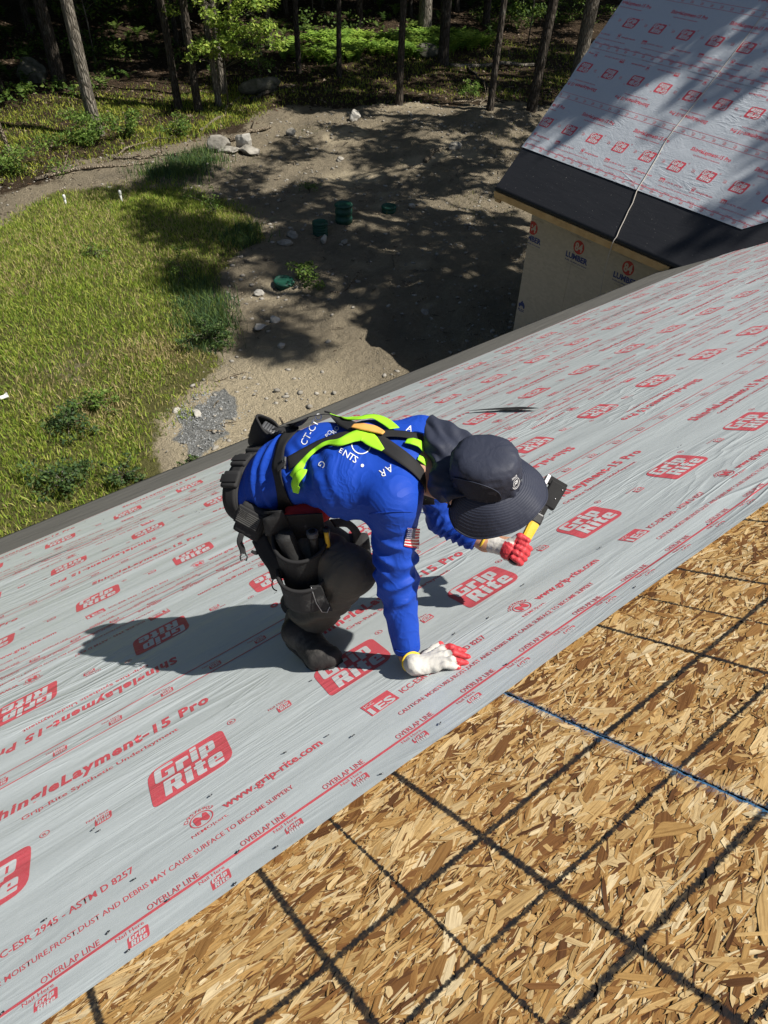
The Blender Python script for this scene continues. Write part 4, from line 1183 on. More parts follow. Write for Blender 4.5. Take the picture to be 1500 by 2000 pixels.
r = np.random.default_rng(91); n_ = 260; th_ = r.uniform(-.62, 2.75, n_)
rd_ = r.uniform(84, 105, n_); cen = np.c_[18 + rd_ * np.cos(th_), 26 + rd_ * np.sin(th_), np.zeros(n_)]
cen[:, 2] = g_height(cen[:, 0], cen[:, 1]) + r.uniform(.5, 13, n_)
V, F, C = leaf_cloud(30000, cen, 4.2, (.7, 1.5), *GREEN, 92)
me = mesh_np('far_woods', V, F); vcol(me, 'col', C); o = obj('far_woods', me, M['leaf']); put(o, 'far wall of foliage closing off the woods', 'woods', kind='stuff')

# bright young maple among the four trunks, other saplings and understory
def sapling(x, y, h, centers, n, label, pal=BRIGHT, size=(.10, .22), rad=.55, seed=1, name='sapling', r0=.045, group=None, cat='young tree'):
    zb = gz(x, y)
    root = empty(name, (x, y, zb), label, cat, group)
    c = np.asarray(centers, float)
    parts = [(lambda o_: (o_[0], [o_[1], o_[2]]))(tube_np([(0, 0, -.1), (.05, 0, h * .4), (-.04, .04, h * .75), (0, 0, h)], [r0, r0 * .8, r0 * .5, .01], 7))]
    for p in c:
        z0 = max(.25 * h, p[2] - .5 * np.hypot(p[0], p[1]) - .1)
        b = np.array([0, 0, min(z0, h * .98)])
        parts.append((lambda o_: (o_[0], [o_[1], o_[2]]))(tube_np([b, (b + p) / 2 + [0, 0, .08], p], [r0 * .4, r0 * .28, .006], 5)))
    V, F = join_np(parts)
    obj('stem', mesh_np('stem', V, F, True), M['bark'], root, Matrix.Translation((x, y, zb)))
    V, F, C = leaf_cloud(n, c, rad, size, *pal, seed)
    me = mesh_np('foliage', V, F); vcol(me, 'col', C)
    obj('foliage', me, M['leaf'], root, Matrix.Translation((x, y, zb)))
    return root
r = np.random.default_rng(31)
def blobs(n, rx, ry, z0, z1, ox=0, oy=0):
    return np.c_[ox + r.normal(0, rx * .5, n), oy + r.normal(0, ry * .5, n), r.uniform(z0, z1, n)]
def spray(n, s0, s1, z0, z1, dp=.5):
    s_ = r.uniform(s0, s1, n); q = r.normal(-.5, dp, n)
    return np.c_[.79 * s_ + .6 * q, -.61 * s_ + .8 * q, r.uniform(z0, z1, n)]
mp = np.vstack([spray(26, -1.9, 2.3, 3.0, 5.2), spray(7, -1.2, -.2, 2.0, 2.5), spray(8, .2, 1.3, 2.1, 2.8), spray(8, 1.2, 2.6, 2.6, 3.3), spray(10, -1.0, 1.2, 2.5, 3.3)])
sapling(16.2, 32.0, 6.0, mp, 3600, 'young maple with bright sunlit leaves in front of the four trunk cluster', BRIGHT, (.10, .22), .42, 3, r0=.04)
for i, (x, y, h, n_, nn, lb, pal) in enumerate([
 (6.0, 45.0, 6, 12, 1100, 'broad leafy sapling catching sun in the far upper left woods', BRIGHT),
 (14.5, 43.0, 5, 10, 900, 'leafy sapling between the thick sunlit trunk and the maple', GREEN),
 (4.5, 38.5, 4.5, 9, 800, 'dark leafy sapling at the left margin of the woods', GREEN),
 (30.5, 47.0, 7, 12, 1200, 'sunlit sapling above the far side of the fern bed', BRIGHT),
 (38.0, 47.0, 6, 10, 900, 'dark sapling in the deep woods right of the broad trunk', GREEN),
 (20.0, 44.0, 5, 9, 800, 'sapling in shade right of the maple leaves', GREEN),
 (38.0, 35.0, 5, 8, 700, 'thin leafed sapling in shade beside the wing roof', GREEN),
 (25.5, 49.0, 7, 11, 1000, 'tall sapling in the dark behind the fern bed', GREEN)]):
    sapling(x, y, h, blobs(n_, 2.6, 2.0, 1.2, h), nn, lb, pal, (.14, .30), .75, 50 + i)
def bush(x, y, rad, h, n, label, pal=GREEN, size=(.07, .16), seed=1, name='bush', cat='bush', nc=14):
    rr = np.random.default_rng(seed)
    c = np.c_[rr.normal(0, rad * .5, nc), rr.normal(0, rad * .5, nc), rr.uniform(.15 * h, h * .9, nc)]
    return sapling(x, y, h * .8, c, n, label, pal, size, rad * .42, seed, name, .018, cat=cat)
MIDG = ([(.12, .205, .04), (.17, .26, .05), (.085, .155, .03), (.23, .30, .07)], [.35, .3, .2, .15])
bush(9.2, 30.6, 1.0, 1.1, 1700, 'round leafy bush at the foot of the thick sunlit trunk', MIDG, seed=11)
bush(10.9, 30.2, .6, .95, 600, 'upright leafy bush just right of the thick sunlit trunk', MIDG, seed=12)
bush(12.6, 29.3, .5, .8, 480, 'bright small bush on the grass before the four trunk cluster', MIDG, seed=13)
bush(5.6, 28.6, 1.2, 1.0, 1500, 'wide leafy thicket at the left edge of the picture below the thin pole trunk', MIDG, seed=14)
bush(4.8, 33.5, 1.3, 1.2, 1300, 'low pale leaved thicket in the sun at the left margin of the woods', MIDG, seed=15)
bush(19.2, 34.3, .6, 1.4, 260, 'sparse shrub with pale leaves beside the stump heap', MIDG, seed=16)
bush(26.3, 27.2, .5, .8, 300, 'small sunlit shrub beside the brush pile', MIDG, seed=17)
bush(28.8, 22.6, 1.1, .7, 1000, 'low green growth on the dirt left of the wing roof', MIDG, seed=18)
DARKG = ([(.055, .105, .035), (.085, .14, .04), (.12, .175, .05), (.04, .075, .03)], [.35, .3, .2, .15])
bush(1.65, 11.35, .50, .55, 700, 'dark leafy weed clump at the roof edge in the lower left lawn', DARKG, (.04, .11), 21, 'weed', 'weed')
bush(2.55, 11.0, .32, .45, 320, 'small weed clump touching the roof edge, right of the larger one', DARKG, (.04, .10), 22, 'weed', 'weed')
bush(3.75, 10.65, .20, .30, 140, 'tiny weed beside a pale stone near the gravel', DARKG, (.04, .09), 23, 'weed', 'weed')
bush(2.3, 13.0, .50, .50, 700, 'broad dark weed clump in the dry part of the lawn', DARKG, (.04, .11), 24, 'weed', 'weed')
bush(3.0, 13.4, .35, .5, 360, 'bright weed clump right of the broad dark one in the dry lawn', MIDG, (.04, .11), 25, 'weed', 'weed')
bush(6.15, 14.5, .42, .75, 620, 'tall bushy weed at the lawn corner above the gravel', DARKG, (.04, .11), 26, 'weed', 'weed')
bush(7.0, 17.6, .35, 1.1, 380, 'tall seeding weed standing at the shadow edge of the lawn', MIDG, (.03, .09), 27, 'weed', 'weed')
bush(9.75, 15.75, .42, .6, 420, 'leafy weed growing over the sunken green lid', MIDG, (.05, .12), 28, 'weed', 'weed')
bush(9.9, 21.3, .5, .9, 300, 'thin yellowing weeds where lawn meets dirt', MIDG, (.04, .10), 29, 'weed', 'weed')
bush(5.6, 20.2, .35, .4, 220, 'low leafy patch in the middle of the lawn', MIDG, (.04, .10), 30, 'weed', 'weed')
bush(13.6, 21.6, .35, .35, 180, 'little green weed on the dirt behind the green lids', MIDG, (.04, .09), 33, 'weed', 'weed')

# ferns: a bed nobody could count
def ferns(pts, seed, h0=.55):
    r = np.random.default_rng(seed); Vs, Fs, Cs, o_ = [], [], [], 0
    for x, y in pts:
        zb = gz(x, y); H = h0 * r.uniform(.7, 1.35); c0 = np.array([(.23, .37, .05), (.32, .45, .07), (.15, .27, .04)][r.integers(3)])
        for k in range(r.integers(7, 10)):
            a = r.uniform(0, 6.28); L = H * r.uniform(.9, 1.3); n = 8
            t = np.linspace(0, 1, n); rad = L * (.12 * t + .62 * t ** 2); z = H * (1.5 * t - .62 * t ** 2)
            ax, ay = math.cos(a), math.sin(a); w = L * .26 * np.sin(np.pi * np.clip(t * .92 + .10, 0, 1)) ** .8
            S_ = np.stack([x + ax * rad, y + ay * rad, zb + z], 1); side = np.array([-ay, ax, 0])
            for sgn in (-1, 1):      # leaflets, one blade per step on each side
                base = S_[:-1]; nx = S_[1:]
                tip = base + side * sgn * w[:-1, None] + (nx - base) * .9 - np.array([0, 0, .03])
                V = np.stack([base, base + (nx - base) * .75, tip], 1).reshape(-1, 3)
                Vs.append(V); m_ = len(V) // 3; Fs.append(np.arange(m_ * 3).reshape(m_, 3) + o_); o_ += len(V)
                Cs.append(np.tile(c0 * r.uniform(.8, 1.2), (len(V), 1)))
    return np.vstack(Vs), np.vstack(Fs), np.vstack(Cs)
r = np.random.default_rng(8)
FERN = [(22.8, 38.4), (24.6, 36.2), (27, 34.8), (31, 34.4), (35.4, 35.2), (36.5, 37.5), (33.0, 39.6), (29, 41), (25, 41.5)]
pts = []
while len(pts) < 360:
    x, y = r.uniform(20, 38), r.uniform(33.5, 48)
    if pt_in_poly(np.array([x]), np.array([y]), FERN)[0] and vnoise(x * .7, y * .7) > .32: pts.append((x, y))
V, F, C = ferns(pts, 4, .62)
me = mesh_np('ferns', V, F); vcol(me, 'col', C); o = obj('ferns', me, M['leaf']); put(o, 'bed of bright green ferns below the broad trunk', 'ferns', kind='stuff')
pts = [(r.uniform(-6, 46), r.uniform(37, 56)) for _ in range(300)]
V, F, C = ferns(pts, 5, .5)
me = mesh_np('undergrowth', V, F * 1); vcol(me, 'col', C * np.array([.42, .45, .5])); o = obj('undergrowth', me, M['leaf']); put(o, 'dim low undergrowth across the shaded forest floor', 'undergrowth', kind='stuff')  # fern greens darkened and cooled: the forest shade is in their colour

n_ = 520; x = r.uniform(-10, 50, n_); y = r.uniform(35, 62, n_)
k = (pt_in_poly(x, y, FERN) == False) & (vnoise(x * .22, y * .22, 4) > .40); x, y = x[k], y[k]
cen = np.repeat(np.c_[x, y, g_height(x, y)], 3, 0) + np.c_[r.normal(0, .5, (len(x) * 3, 2)), r.uniform(.15, 1.5, len(x) * 3) * r.uniform(.3, 1, len(x) * 3)]
V, F, C = leaf_cloud(24000, cen, .55, (.10, .24), *GREEN, 61)
me = mesh_np('understory_leaves', V, F); vcol(me, 'col', C); o = obj('understory_leaves', me, M['leaf']); put(o, 'loose leafy shrubbery through the dark woods', 'shrubbery', kind='stuff')
# twigs and chips on the dirt
n_ = 1500; x = r.uniform(4, 31, n_); y = r.uniform(10, 30, n_); k = (poly_sd(x, y, LAWN) < -.1) & (r.random(n_) < .3 + .7 * smoothstep(.45, .62, fbm(x * .35, y * .35, 21, 2))); x, y = x[k], y[k]; n_ = len(x)
a = r.uniform(0, 6.28, n_); L_ = r.uniform(.06, .40, n_) ; w_ = r.uniform(.006, .018, n_)
z = g_height(x, y) + .012; ca, sa = np.cos(a), np.sin(a); P3 = []
for s_, q_ in ((-.5, -1), (.5, -1), (.5, 1), (-.5, 1)):
    P3.append(np.stack([x + ca * L_ * s_ - sa * w_ * q_, y + sa * L_ * s_ + ca * w_ * q_, z + r.uniform(0, .03, n_)], 1))
top_ = np.stack([x, y, z + .03 + w_], 1)
V = np.stack(P3 + [top_], 1).reshape(-1, 3); i_ = np.arange(n_) * 5
me = mesh_np('twigs', V, np.concatenate([np.stack([i_, i_ + 1, i_ + 4], 1), np.stack([i_ + 1, i_ + 2, i_ + 4], 1), np.stack([i_ + 2, i_ + 3, i_ + 4], 1), np.stack([i_ + 3, i_, i_ + 4], 1)]))
o = obj('twigs', me, M['deadwood']); put(o, 'small twigs and wood chips strewn on the dirt yard', 'twigs', kind='stuff')

# ------------------------------------------------------------------ rocks, logs, yard fittings
def rock(x, y, s, label, m='rock', seed=0, name='rock', sink=.25):
    bm = bmesh.new(); bmesh.ops.create_icosphere(bm, subdivisions=3, radius=.5)
    rr = random.Random(seed); pl = [(Vector((rr.gauss(0, 1), rr.gauss(0, 1), rr.gauss(0, .8))).normalized(), rr.uniform(.26, .42)) for _ in range(11)]
    for v_ in bm.verts:
        for nn_, dd in pl:
            e_ = v_.co.dot(nn_) - dd
            if e_ > 0: v_.co -= nn_ * e_ * .92
        v_.co *= 1 + .16 * (mnoise.noise(v_.co * 4 + Vector((seed, 0, 0)))) + .07 * mnoise.noise(v_.co * 11 + Vector((0, seed, 0)))
        v_.co = Vector((v_.co.x * s[0], v_.co.y * s[1], v_.co.z * s[2]))
    me = bm_mesh(name, bm)
    o = obj(name, me, M[m], None, Matrix.Translation((x, y, gz(x, y) + s[2] * (.5 - sink))) @ Matrix.Rotation(rr.uniform(0, 6.28), 4, 'Z'))
    return put(o, label, 'rock')
for i, (x, y, s, lb, m) in enumerate([
 (13.1, 27.1, (1.15, .75, .75), 'grey blocky boulder beside the tall bluish grass', 'rock'),
 (13.3, 26.6, (.9, .6, .35), 'flat slab tucked below the blocky boulder', 'rock'),
 (14.1, 26.8, (.75, .5, .85), 'yellowish upright stone right of the blocky boulder', 'rock_pale'),
 (14.0, 26.2, (1.0, .8, .35), 'shaded flat stone in front of the yellowish upright stone', 'rock'),
 (18.4, 33.0, (2.2, 1.1, .95), 'dark mossy boulder among roots right of the four trunk cluster', 'rock_dark'),
 (19.9, 27.7, (.55, .45, .55), 'white stone alone at the upper edge of the dirt', 'rock_pale'),
 (8.05, 14.65, (.36, .26, .22), 'rounded whitish stone in the dirt, right one of a side by side pair', 'rock_pale'),
 (7.55, 14.55, (.40, .24, .18), 'flat whitish stone left of the rounded one in the dirt', 'rock_pale'),
 (8.45, 16.1, (.30, .25, .2), 'pale angular stone near the sunken green lid', 'rock_pale'),
 (11.6, 13.0, (.42, .35, .16), 'flat grey stone in the wing shadow', 'rock'),
 (4.62, 12.1, (.34, .22, .14), 'pale stone lying on the blue grey gravel', 'rock_pale'),
 (4.35, 12.55, (.22, .16, .12), 'small pale stone at the top of the gravel patch', 'rock_pale'),
 (7.45, 13.35, (.24, .2, .16), 'light stone in the sunlit dirt below the whitish pair', 'rock_pale'),
 (11.8, 18.0, (.42, .2, .3), 'upright pale stone at the foot of the ribbed green riser', 'rock_pale'),
 (10.7, 18.4, (.7, .3, .2), 'long flat stone left of the ribbed green riser', 'rock'),
 (11.2, 18.75, (.5, .35, .25), 'tilted stone between lawn edge and the ribbed green riser', 'rock'),
 (15.5, 18.4, (.25, .22, .2), 'small pale stone right of the rearmost green lid', 'rock_pale'),
 (12.2, 17.5, (.4, .2, .18), 'dark wedge stone in front of the green risers', 'rock'),
 (3.35, 10.5, (.3, .2, .14), 'pale stone at the roof edge left of the gravel', 'rock_pale'),
 (16.3, 23.6, (.45, .32, .22), 'brownish stone in the dappled middle of the dirt', 'rock'),
 (21.0, 22.5, (.8, .5, .3), 'stone half buried in the dirt before the spoil heap', 'rock'),
 (16.3, 27.0, (.5, .4, .35), 'rounded stone beside small white scrap at the dirt margin', 'rock'),
 (10.8, 40.8, (1.9, 1.3, 1.3), 'large boulder in the shade behind the thick sunlit trunk', 'rock_dark'),
 (29.9, 34.9, (1.5, 1.1, .9), 'dark rounded boulder at the right end of the ferns', 'rock_dark')]):
    rock(x, y, s, lb, m, 200 + i)
def log(p, q, r0, r1, label, seed=0, name='log', twigs=0, cat='log', m='deadwood'):
    rr = np.random.default_rng(seed); p, q = np.array(p, float), np.array(q, float)
    n = 9; t = np.linspace(0, 1, n)[:, None]; P = p + (q - p) * t
    if P.shape[1] == 2: P = np.c_[P, g_height(P[:, 0], P[:, 1]) + r0 * .75]
    P[1:-1] += rr.normal(0, .035, (n - 2, 3)) * np.linalg.norm(q[:2] - p[:2]) * .3
    parts = [(lambda o_: (o_[0], [o_[1], o_[2]]))(tube_np(P, np.linspace(r0, r1, n), 8))]
    for k in range(twigs):
        i = rr.integers(2, n - 1); d = rr.normal(0, 1, 3); d[2] = abs(d[2]) * .5; d /= np.linalg.norm(d)
        L = rr.uniform(.3, .9)
        parts.append((lambda o_: (o_[0], [o_[1], o_[2]]))(tube_np([P[i], P[i] + d * L * .5 + rr.normal(0, .05, 3), P[i] + d * L], [r1 * .7, r1 * .5, .006], 5)))
    V, F = join_np(parts); o = obj(name, mesh_np(name, V, F, True), M[m]); return put(o, label, cat)
log((6.4, 27.6), (10.4, 27.2), .07, .045, 'long grey pole lying along the dirt margin above the lawn', 1, twigs=2)
log((9.4, 28.6), (13.0, 29.6), .05, .02, 'crooked pale branch on the grass right of the thick sunlit trunk', 2, 'branch', 3, 'branch')
log((9.4, 28.2), (11.6, 27.4), .06, .03, 'forked dead branch below the crooked pale one', 3, 'branch', 4, 'branch')
log((14.0, 27.9), (16.2, 28.4), .11, .05, 'bleached driftwood like branch behind the yellowish upright stone', 4, 'branch', 2, 'branch')
log((13.6, 29.5), (17.6, 33.2), .07, .05, 'fallen pole leading from the grass to the dark mossy boulder', 5)
log((17.5, 32.2), (20.5, 33.4), .10, .05, 'curving root across the dark mossy boulder', 6, 'branch', 2, 'branch', 'bark_dark')
log((19.0, 21.9), (20.4, 22.6), .09, .06, 'short grey plank like log in the dappled dirt', 7)
log((27.0, 26.2), (30.2, 31.8), .10, .06, 'fallen dark log running down from the dark trunk beside the ferns', 8, m='bark_dark')
log((29.5, 32.4), (33.5, 30.2), .12, .08, 'straight fallen log lying level right of the ferns', 9, m='bark')
for k, (a, b) in enumerate((((25.2, 27.3), (27.4, 26.3)), ((25.7, 27.6), (27.2, 26.0)), ((26.0, 26.4), (27.3, 27.0)))):
    log(a, b, .05, .02, ('pale stick on the brush pile, lowest', 'pale stick crossing the top of the brush pile', 'short broken stick at the brush pile end')[k], 20 + k, 'branch', 5, 'branch')
log((10.4, 14.9), (11.5, 15.7), .025, .012, 'thin bent stick on shaded dirt near the sunken green lid', 30, 'branch', 1, 'branch')
log((12.3, 15.2), (13.0, 16.2), .025, .012, 'thin straight stick on shaded dirt below the green risers', 31, 'branch', 0, 'branch')
log((5.0, 13.1), (6.3, 13.0), .018, .008, 'dry twig curling at the lawn corner by the gravel', 32, 'branch', 3, 'branch')
o = None
# leaning grey pole trunk at the far left
V, F = trunk_np(6.5, .075, (-.10, .0), 333, wob=.05, limbs=[], flare=.1)
rt = empty('tree', (6.5, 30.6, gz(6.5, 30.6)), 'thin bare pale pole trunk at the left edge of the picture', 'tree', 'trees at the edge of the woods')
obj('trunk', mesh_np('trunk', V, F, True), M['deadwood'], rt, Matrix.Translation((6.5, 30.6, gz(6.5, 30.6))))
cm = leaf_cloud(420, blobs(7, 1.2, 1.0, 6.0, 7.4, -.6, 0), .5, (.10, .2), *GREEN, 5); me = mesh_np('crown', cm[0], cm[1]); vcol(me, 'col', cm[2])
obj('crown', me, M['leaf'], rt, Matrix.Translation((6.5, 30.6, gz(6.5, 30.6))))

def lathe(prof, seg=32):
    a = np.linspace(0, 2 * np.pi, seg, endpoint=False); n = len(prof)
    V = np.concatenate([np.c_[np.cos(a) * r_, np.sin(a) * r_, np.full(seg, z_)] for r_, z_ in prof])
    F = []
    for i in range(n - 1):
        for j in range(seg): k = (j + 1) % seg; F.append((i * seg + j, i * seg + k, (i + 1) * seg + k, (i + 1) * seg + j))
    T = []
    V = np.vstack([V, [0, 0, prof[0][1]], [0, 0, prof[-1][1]]])
    for j in range(seg): k = (j + 1) % seg; T.append((len(V) - 2, k, j)); T.append((len(V) - 1, (n - 1) * seg + j, (n - 1) * seg + k))
    return V, [np.array(F, np.int32), np.array(T, np.int32)]
def riser(x, y, rad, h, label, ribs, tilt=0.0):
    zb = gz(x, y); root = empty('septic_riser', (x, y, zb), label, 'septic riser', 'green septic risers in the dirt yard')
    W_ = Matrix.Translation((x, y, zb)) @ Matrix.Rotation(tilt, 4, 'X')
    pr = [(rad * .93, -.25)]
    for i in range(ribs):
        z0 = h * i / ribs; z1 = h * (i + .55) / ribs; z2 = h * (i + .95) / ribs
        pr += [(rad * .93, z0), (rad * .99, z0 + .01), (rad * .99, z1), (rad * .93, z1 + .01), (rad * .93, z2)]
    obj('pipe', mesh_np('pipe', *lathe(pr + [(rad * .93, h)])), M['riser'], root, W_)
    lid = obj('lid', mesh_np('lid', *lathe([(rad * 1.02, h - .02), (rad * 1.05, h), (rad * 1.05, h + .035), (rad * .98, h + .055), (rad * .80, h + .06), (rad * .78, h + .05), (rad * .2, h + .062)])), M['riser'], root, W_)
    for k in range(6):
        a = k * math.pi / 3 + .3
        V, q, t = tube_np([(math.cos(a) * rad * .9, math.sin(a) * rad * .9, h + .052), (math.cos(a) * rad * .9, math.sin(a) * rad * .9, h + .070)], .018, 6)
        obj('screw', mesh_np('screw', V, [q, t]), M['staple'], lid, W_)
riser(12.03, 18.55, .235, .40, 'ribbed green septic riser with a pale green lid, left of the taller one', 5)
riser(13.05, 18.75, .27, .50, 'tallest green septic riser with a smooth side and dark lid', 2)
riser(14.85, 18.75, .24, .16, 'low green septic lid farthest right, nearly flush with the dirt', 1)
riser(9.25, 16.15, .27, .10, 'dark sunken green septic lid beside a leafy weed', 1, .1)
for i, (x, y, h, lb) in enumerate(((6.44, 24.75, .30, 'short white vent pipe on the lawn, left of two'), (7.95, 23.9, .34, 'short white vent pipe on the lawn, right one near the tree shadow'))):
    zb = gz(x, y); root = empty('vent_pipe', (x, y, zb), lb, 'vent pipe', 'white vent pipes on the lawn')
    obj('pipe', mesh_np('pipe', *lathe([(.032, -.2), (.032, h)], 16)), M['pvc'], root, Matrix.Translation((x, y, zb)))
    obj('cap', mesh_np('cap', *lathe([(.042, h - .10), (.046, h - .09), (.046, h - .01), (.038, h + .02), (.02, h + .035)], 16)), M['pvc'], root, Matrix.Translation((x, y, zb)))
sc_bm = bmesh.new(); box_bm(sc_bm, (0, 0, .03), (.16, .09, .01), Matrix.Rotation(.3, 3, 'X')); box_bm(sc_bm, (.05, .04, .045), (.07, .08, .01), Matrix.Rotation(-.5, 3, 'Y'))
put(obj('paper_scrap', bm_mesh('paper_scrap', sc_bm), M['pvc'], None, Matrix.Translation((1.55, 14.6, gz(1.55, 14.6) + .09))), 'crumpled white scrap lying in the grass at the left edge', 'litter')
# ------------------------------------------------------------------ the roofer
def surface_nets(f, lo, hi, h):
    """closed surface of f(P) < 0 on a grid"""
    lo = np.asarray(lo, float); n = np.ceil((np.asarray(hi) - lo) / h).astype(int) + 1
    ax = [lo[i] + h * np.arange(n[i]) for i in range(3)]
    V = np.empty(n, np.float32)
    Yg, Zg = np.meshgrid(ax[1], ax[2], indexing='ij')
    st = max(1, int(400000 / Yg.size))
    for i in range(0, n[0], st):
        xs = ax[0][i:i + st]
        P = np.empty((len(xs),) + Yg.shape + (3,), np.float32)
        P[..., 0] = xs[:, None, None]; P[..., 1] = Yg; P[..., 2] = Zg
        V[i:i + st] = f(P.reshape(-1, 3)).reshape(len(xs), *Yg.shape)
    ins = V < 0
    c = [ins[i:n[0] - 1 + i, j:n[1] - 1 + j, k:n[2] - 1 + k] for i in (0, 1) for j in (0, 1) for k in (0, 1)]
    s = np.sum(c, 0); cell = (s > 0) & (s < 8)
    ci = np.argwhere(cell); idm = np.full(cell.shape, -1, np.int32); idm[cell] = np.arange(len(ci))
    acc = np.zeros((len(ci), 3)); cnt = np.zeros(len(ci))
    corners = [(i, j, k) for i in (0, 1) for j in (0, 1) for k in (0, 1)]
    vals = {q: V[ci[:, 0] + q[0], ci[:, 1] + q[1], ci[:, 2] + q[2]] for q in corners}
    for a in corners:
        for d in range(3):
            if a[d]: continue
            b = list(a); b[d] = 1; b = tuple(b)
            va, vb = vals[a], vals[b]; m_ = (va < 0) != (vb < 0)
            t = np.where(m_, va / (va - vb + 1e-20), 0)
            for q in range(3): acc[:, q] += np.where(m_, a[q] + (t if q == d else 0), 0)
            cnt += m_
    P = lo + (ci + acc / cnt[:, None]) * h
    F = []
    for d in range(3):
        e, g_ = (d + 1) % 3, (d + 2) % 3
        sl0 = [slice(None)] * 3; sl1 = [slice(None)] * 3
        sl0[d] = slice(0, n[d] - 1); sl1[d] = slice(1, n[d])
        for q in (e, g_): sl0[q] = slice(1, n[q] - 1); sl1[q] = slice(1, n[q] - 1)
        A, B = ins[tuple(sl0)], ins[tuple(sl1)]
        for flip, mk in ((0, A & ~B), (1, ~A & B)):
            w = np.argwhere(mk)
            if not len(w): continue
            w[:, e] += 1; w[:, g_] += 1
            def cid(oe, og):
                t = w.copy(); t[:, e] -= oe; t[:, g_] -= og; return idm[t[:, 0], t[:, 1], t[:, 2]]
            q4 = np.stack([cid(1, 1), cid(0, 1), cid(0, 0), cid(1, 0)], 1)
            F.append(q4[:, ::-1] if flip else q4)
    return P, np.vstack(F)
def relax(P, F, it=2, lam=.5):
    E_ = np.vstack([F[:, [0, 1]], F[:, [1, 2]], F[:, [2, 3]], F[:, [3, 0]]]); E_ = np.unique(np.sort(E_, 1), axis=0)
    for _ in range(it):
        S_ = np.zeros_like(P); c = np.zeros(len(P))
        np.add.at(S_, E_[:, 0], P[E_[:, 1]]); np.add.at(S_, E_[:, 1], P[E_[:, 0]]); np.add.at(c, E_[:, 0], 1); np.add.at(c, E_[:, 1], 1)
        P = P + lam * (S_ / c[:, None] - P)
    return P
def vnormals(P, F):
    n = np.cross(P[F[:, 2]] - P[F[:, 0]], P[F[:, 3]] - P[F[:, 1]]); N_ = np.zeros_like(P)
    for i in range(4): np.add.at(N_, F[:, i], n)
    return N_ / (np.linalg.norm(N_, axis=1)[:, None] + 1e-12)
def cap(P, a, b, ra, rb):
    a, b = np.asarray(a, np.float32), np.asarray(b, np.float32); ba = b - a
    t = np.clip((P - a) @ ba / (ba @ ba), 0, 1)
    return np.linalg.norm(P - a - t[:, None] * ba, axis=1) - (ra + (rb - ra) * t)
def ecap(P, a, b, ra, rb, lat, k):
    """capsule whose cross-section is k times wider along lat"""
    a, b, lat = np.asarray(a, np.float32), np.asarray(b, np.float32), np.asarray(lat, np.float32)
    q = P - a; q = q - (q @ lat)[:, None] * lat * (1 - 1 / k)
    ba = b - a; ba = ba - (ba @ lat) * lat * (1 - 1 / k)
    t = np.clip(q @ ba / (ba @ ba), 0, 1)
    return np.linalg.norm(q - t[:, None] * ba, axis=1) - (ra + (rb - ra) * t)
def ell(P, c, ax, r):
    q = (P - np.asarray(c, np.float32)) @ np.asarray(ax, np.float32).T / np.asarray(r, np.float32)
    return (np.linalg.norm(q, axis=1) - 1) * min(r)
def smin(a, b, k):
    h = np.clip(.5 + .5 * (b - a) / k, 0, 1); return b + (a - b) * h - k * h * (1 - h)
def unit(v): v = np.asarray(v, float); return v / np.linalg.norm(v)
def camv(r_, d_, f_): return unit(np.array([r_, d_, f_]) @ MC)

ROOT = roof(.90, -2.2, 0)
person = empty('person', ROOT, 'crouching roofer in blue long sleeved shirt, neck flap sun hat and safety harness', 'person')
def pobj(name, P, F, m, parent=None, smooth=True):
    return obj(name, mesh_np(name, P, F, smooth), m, parent or person)

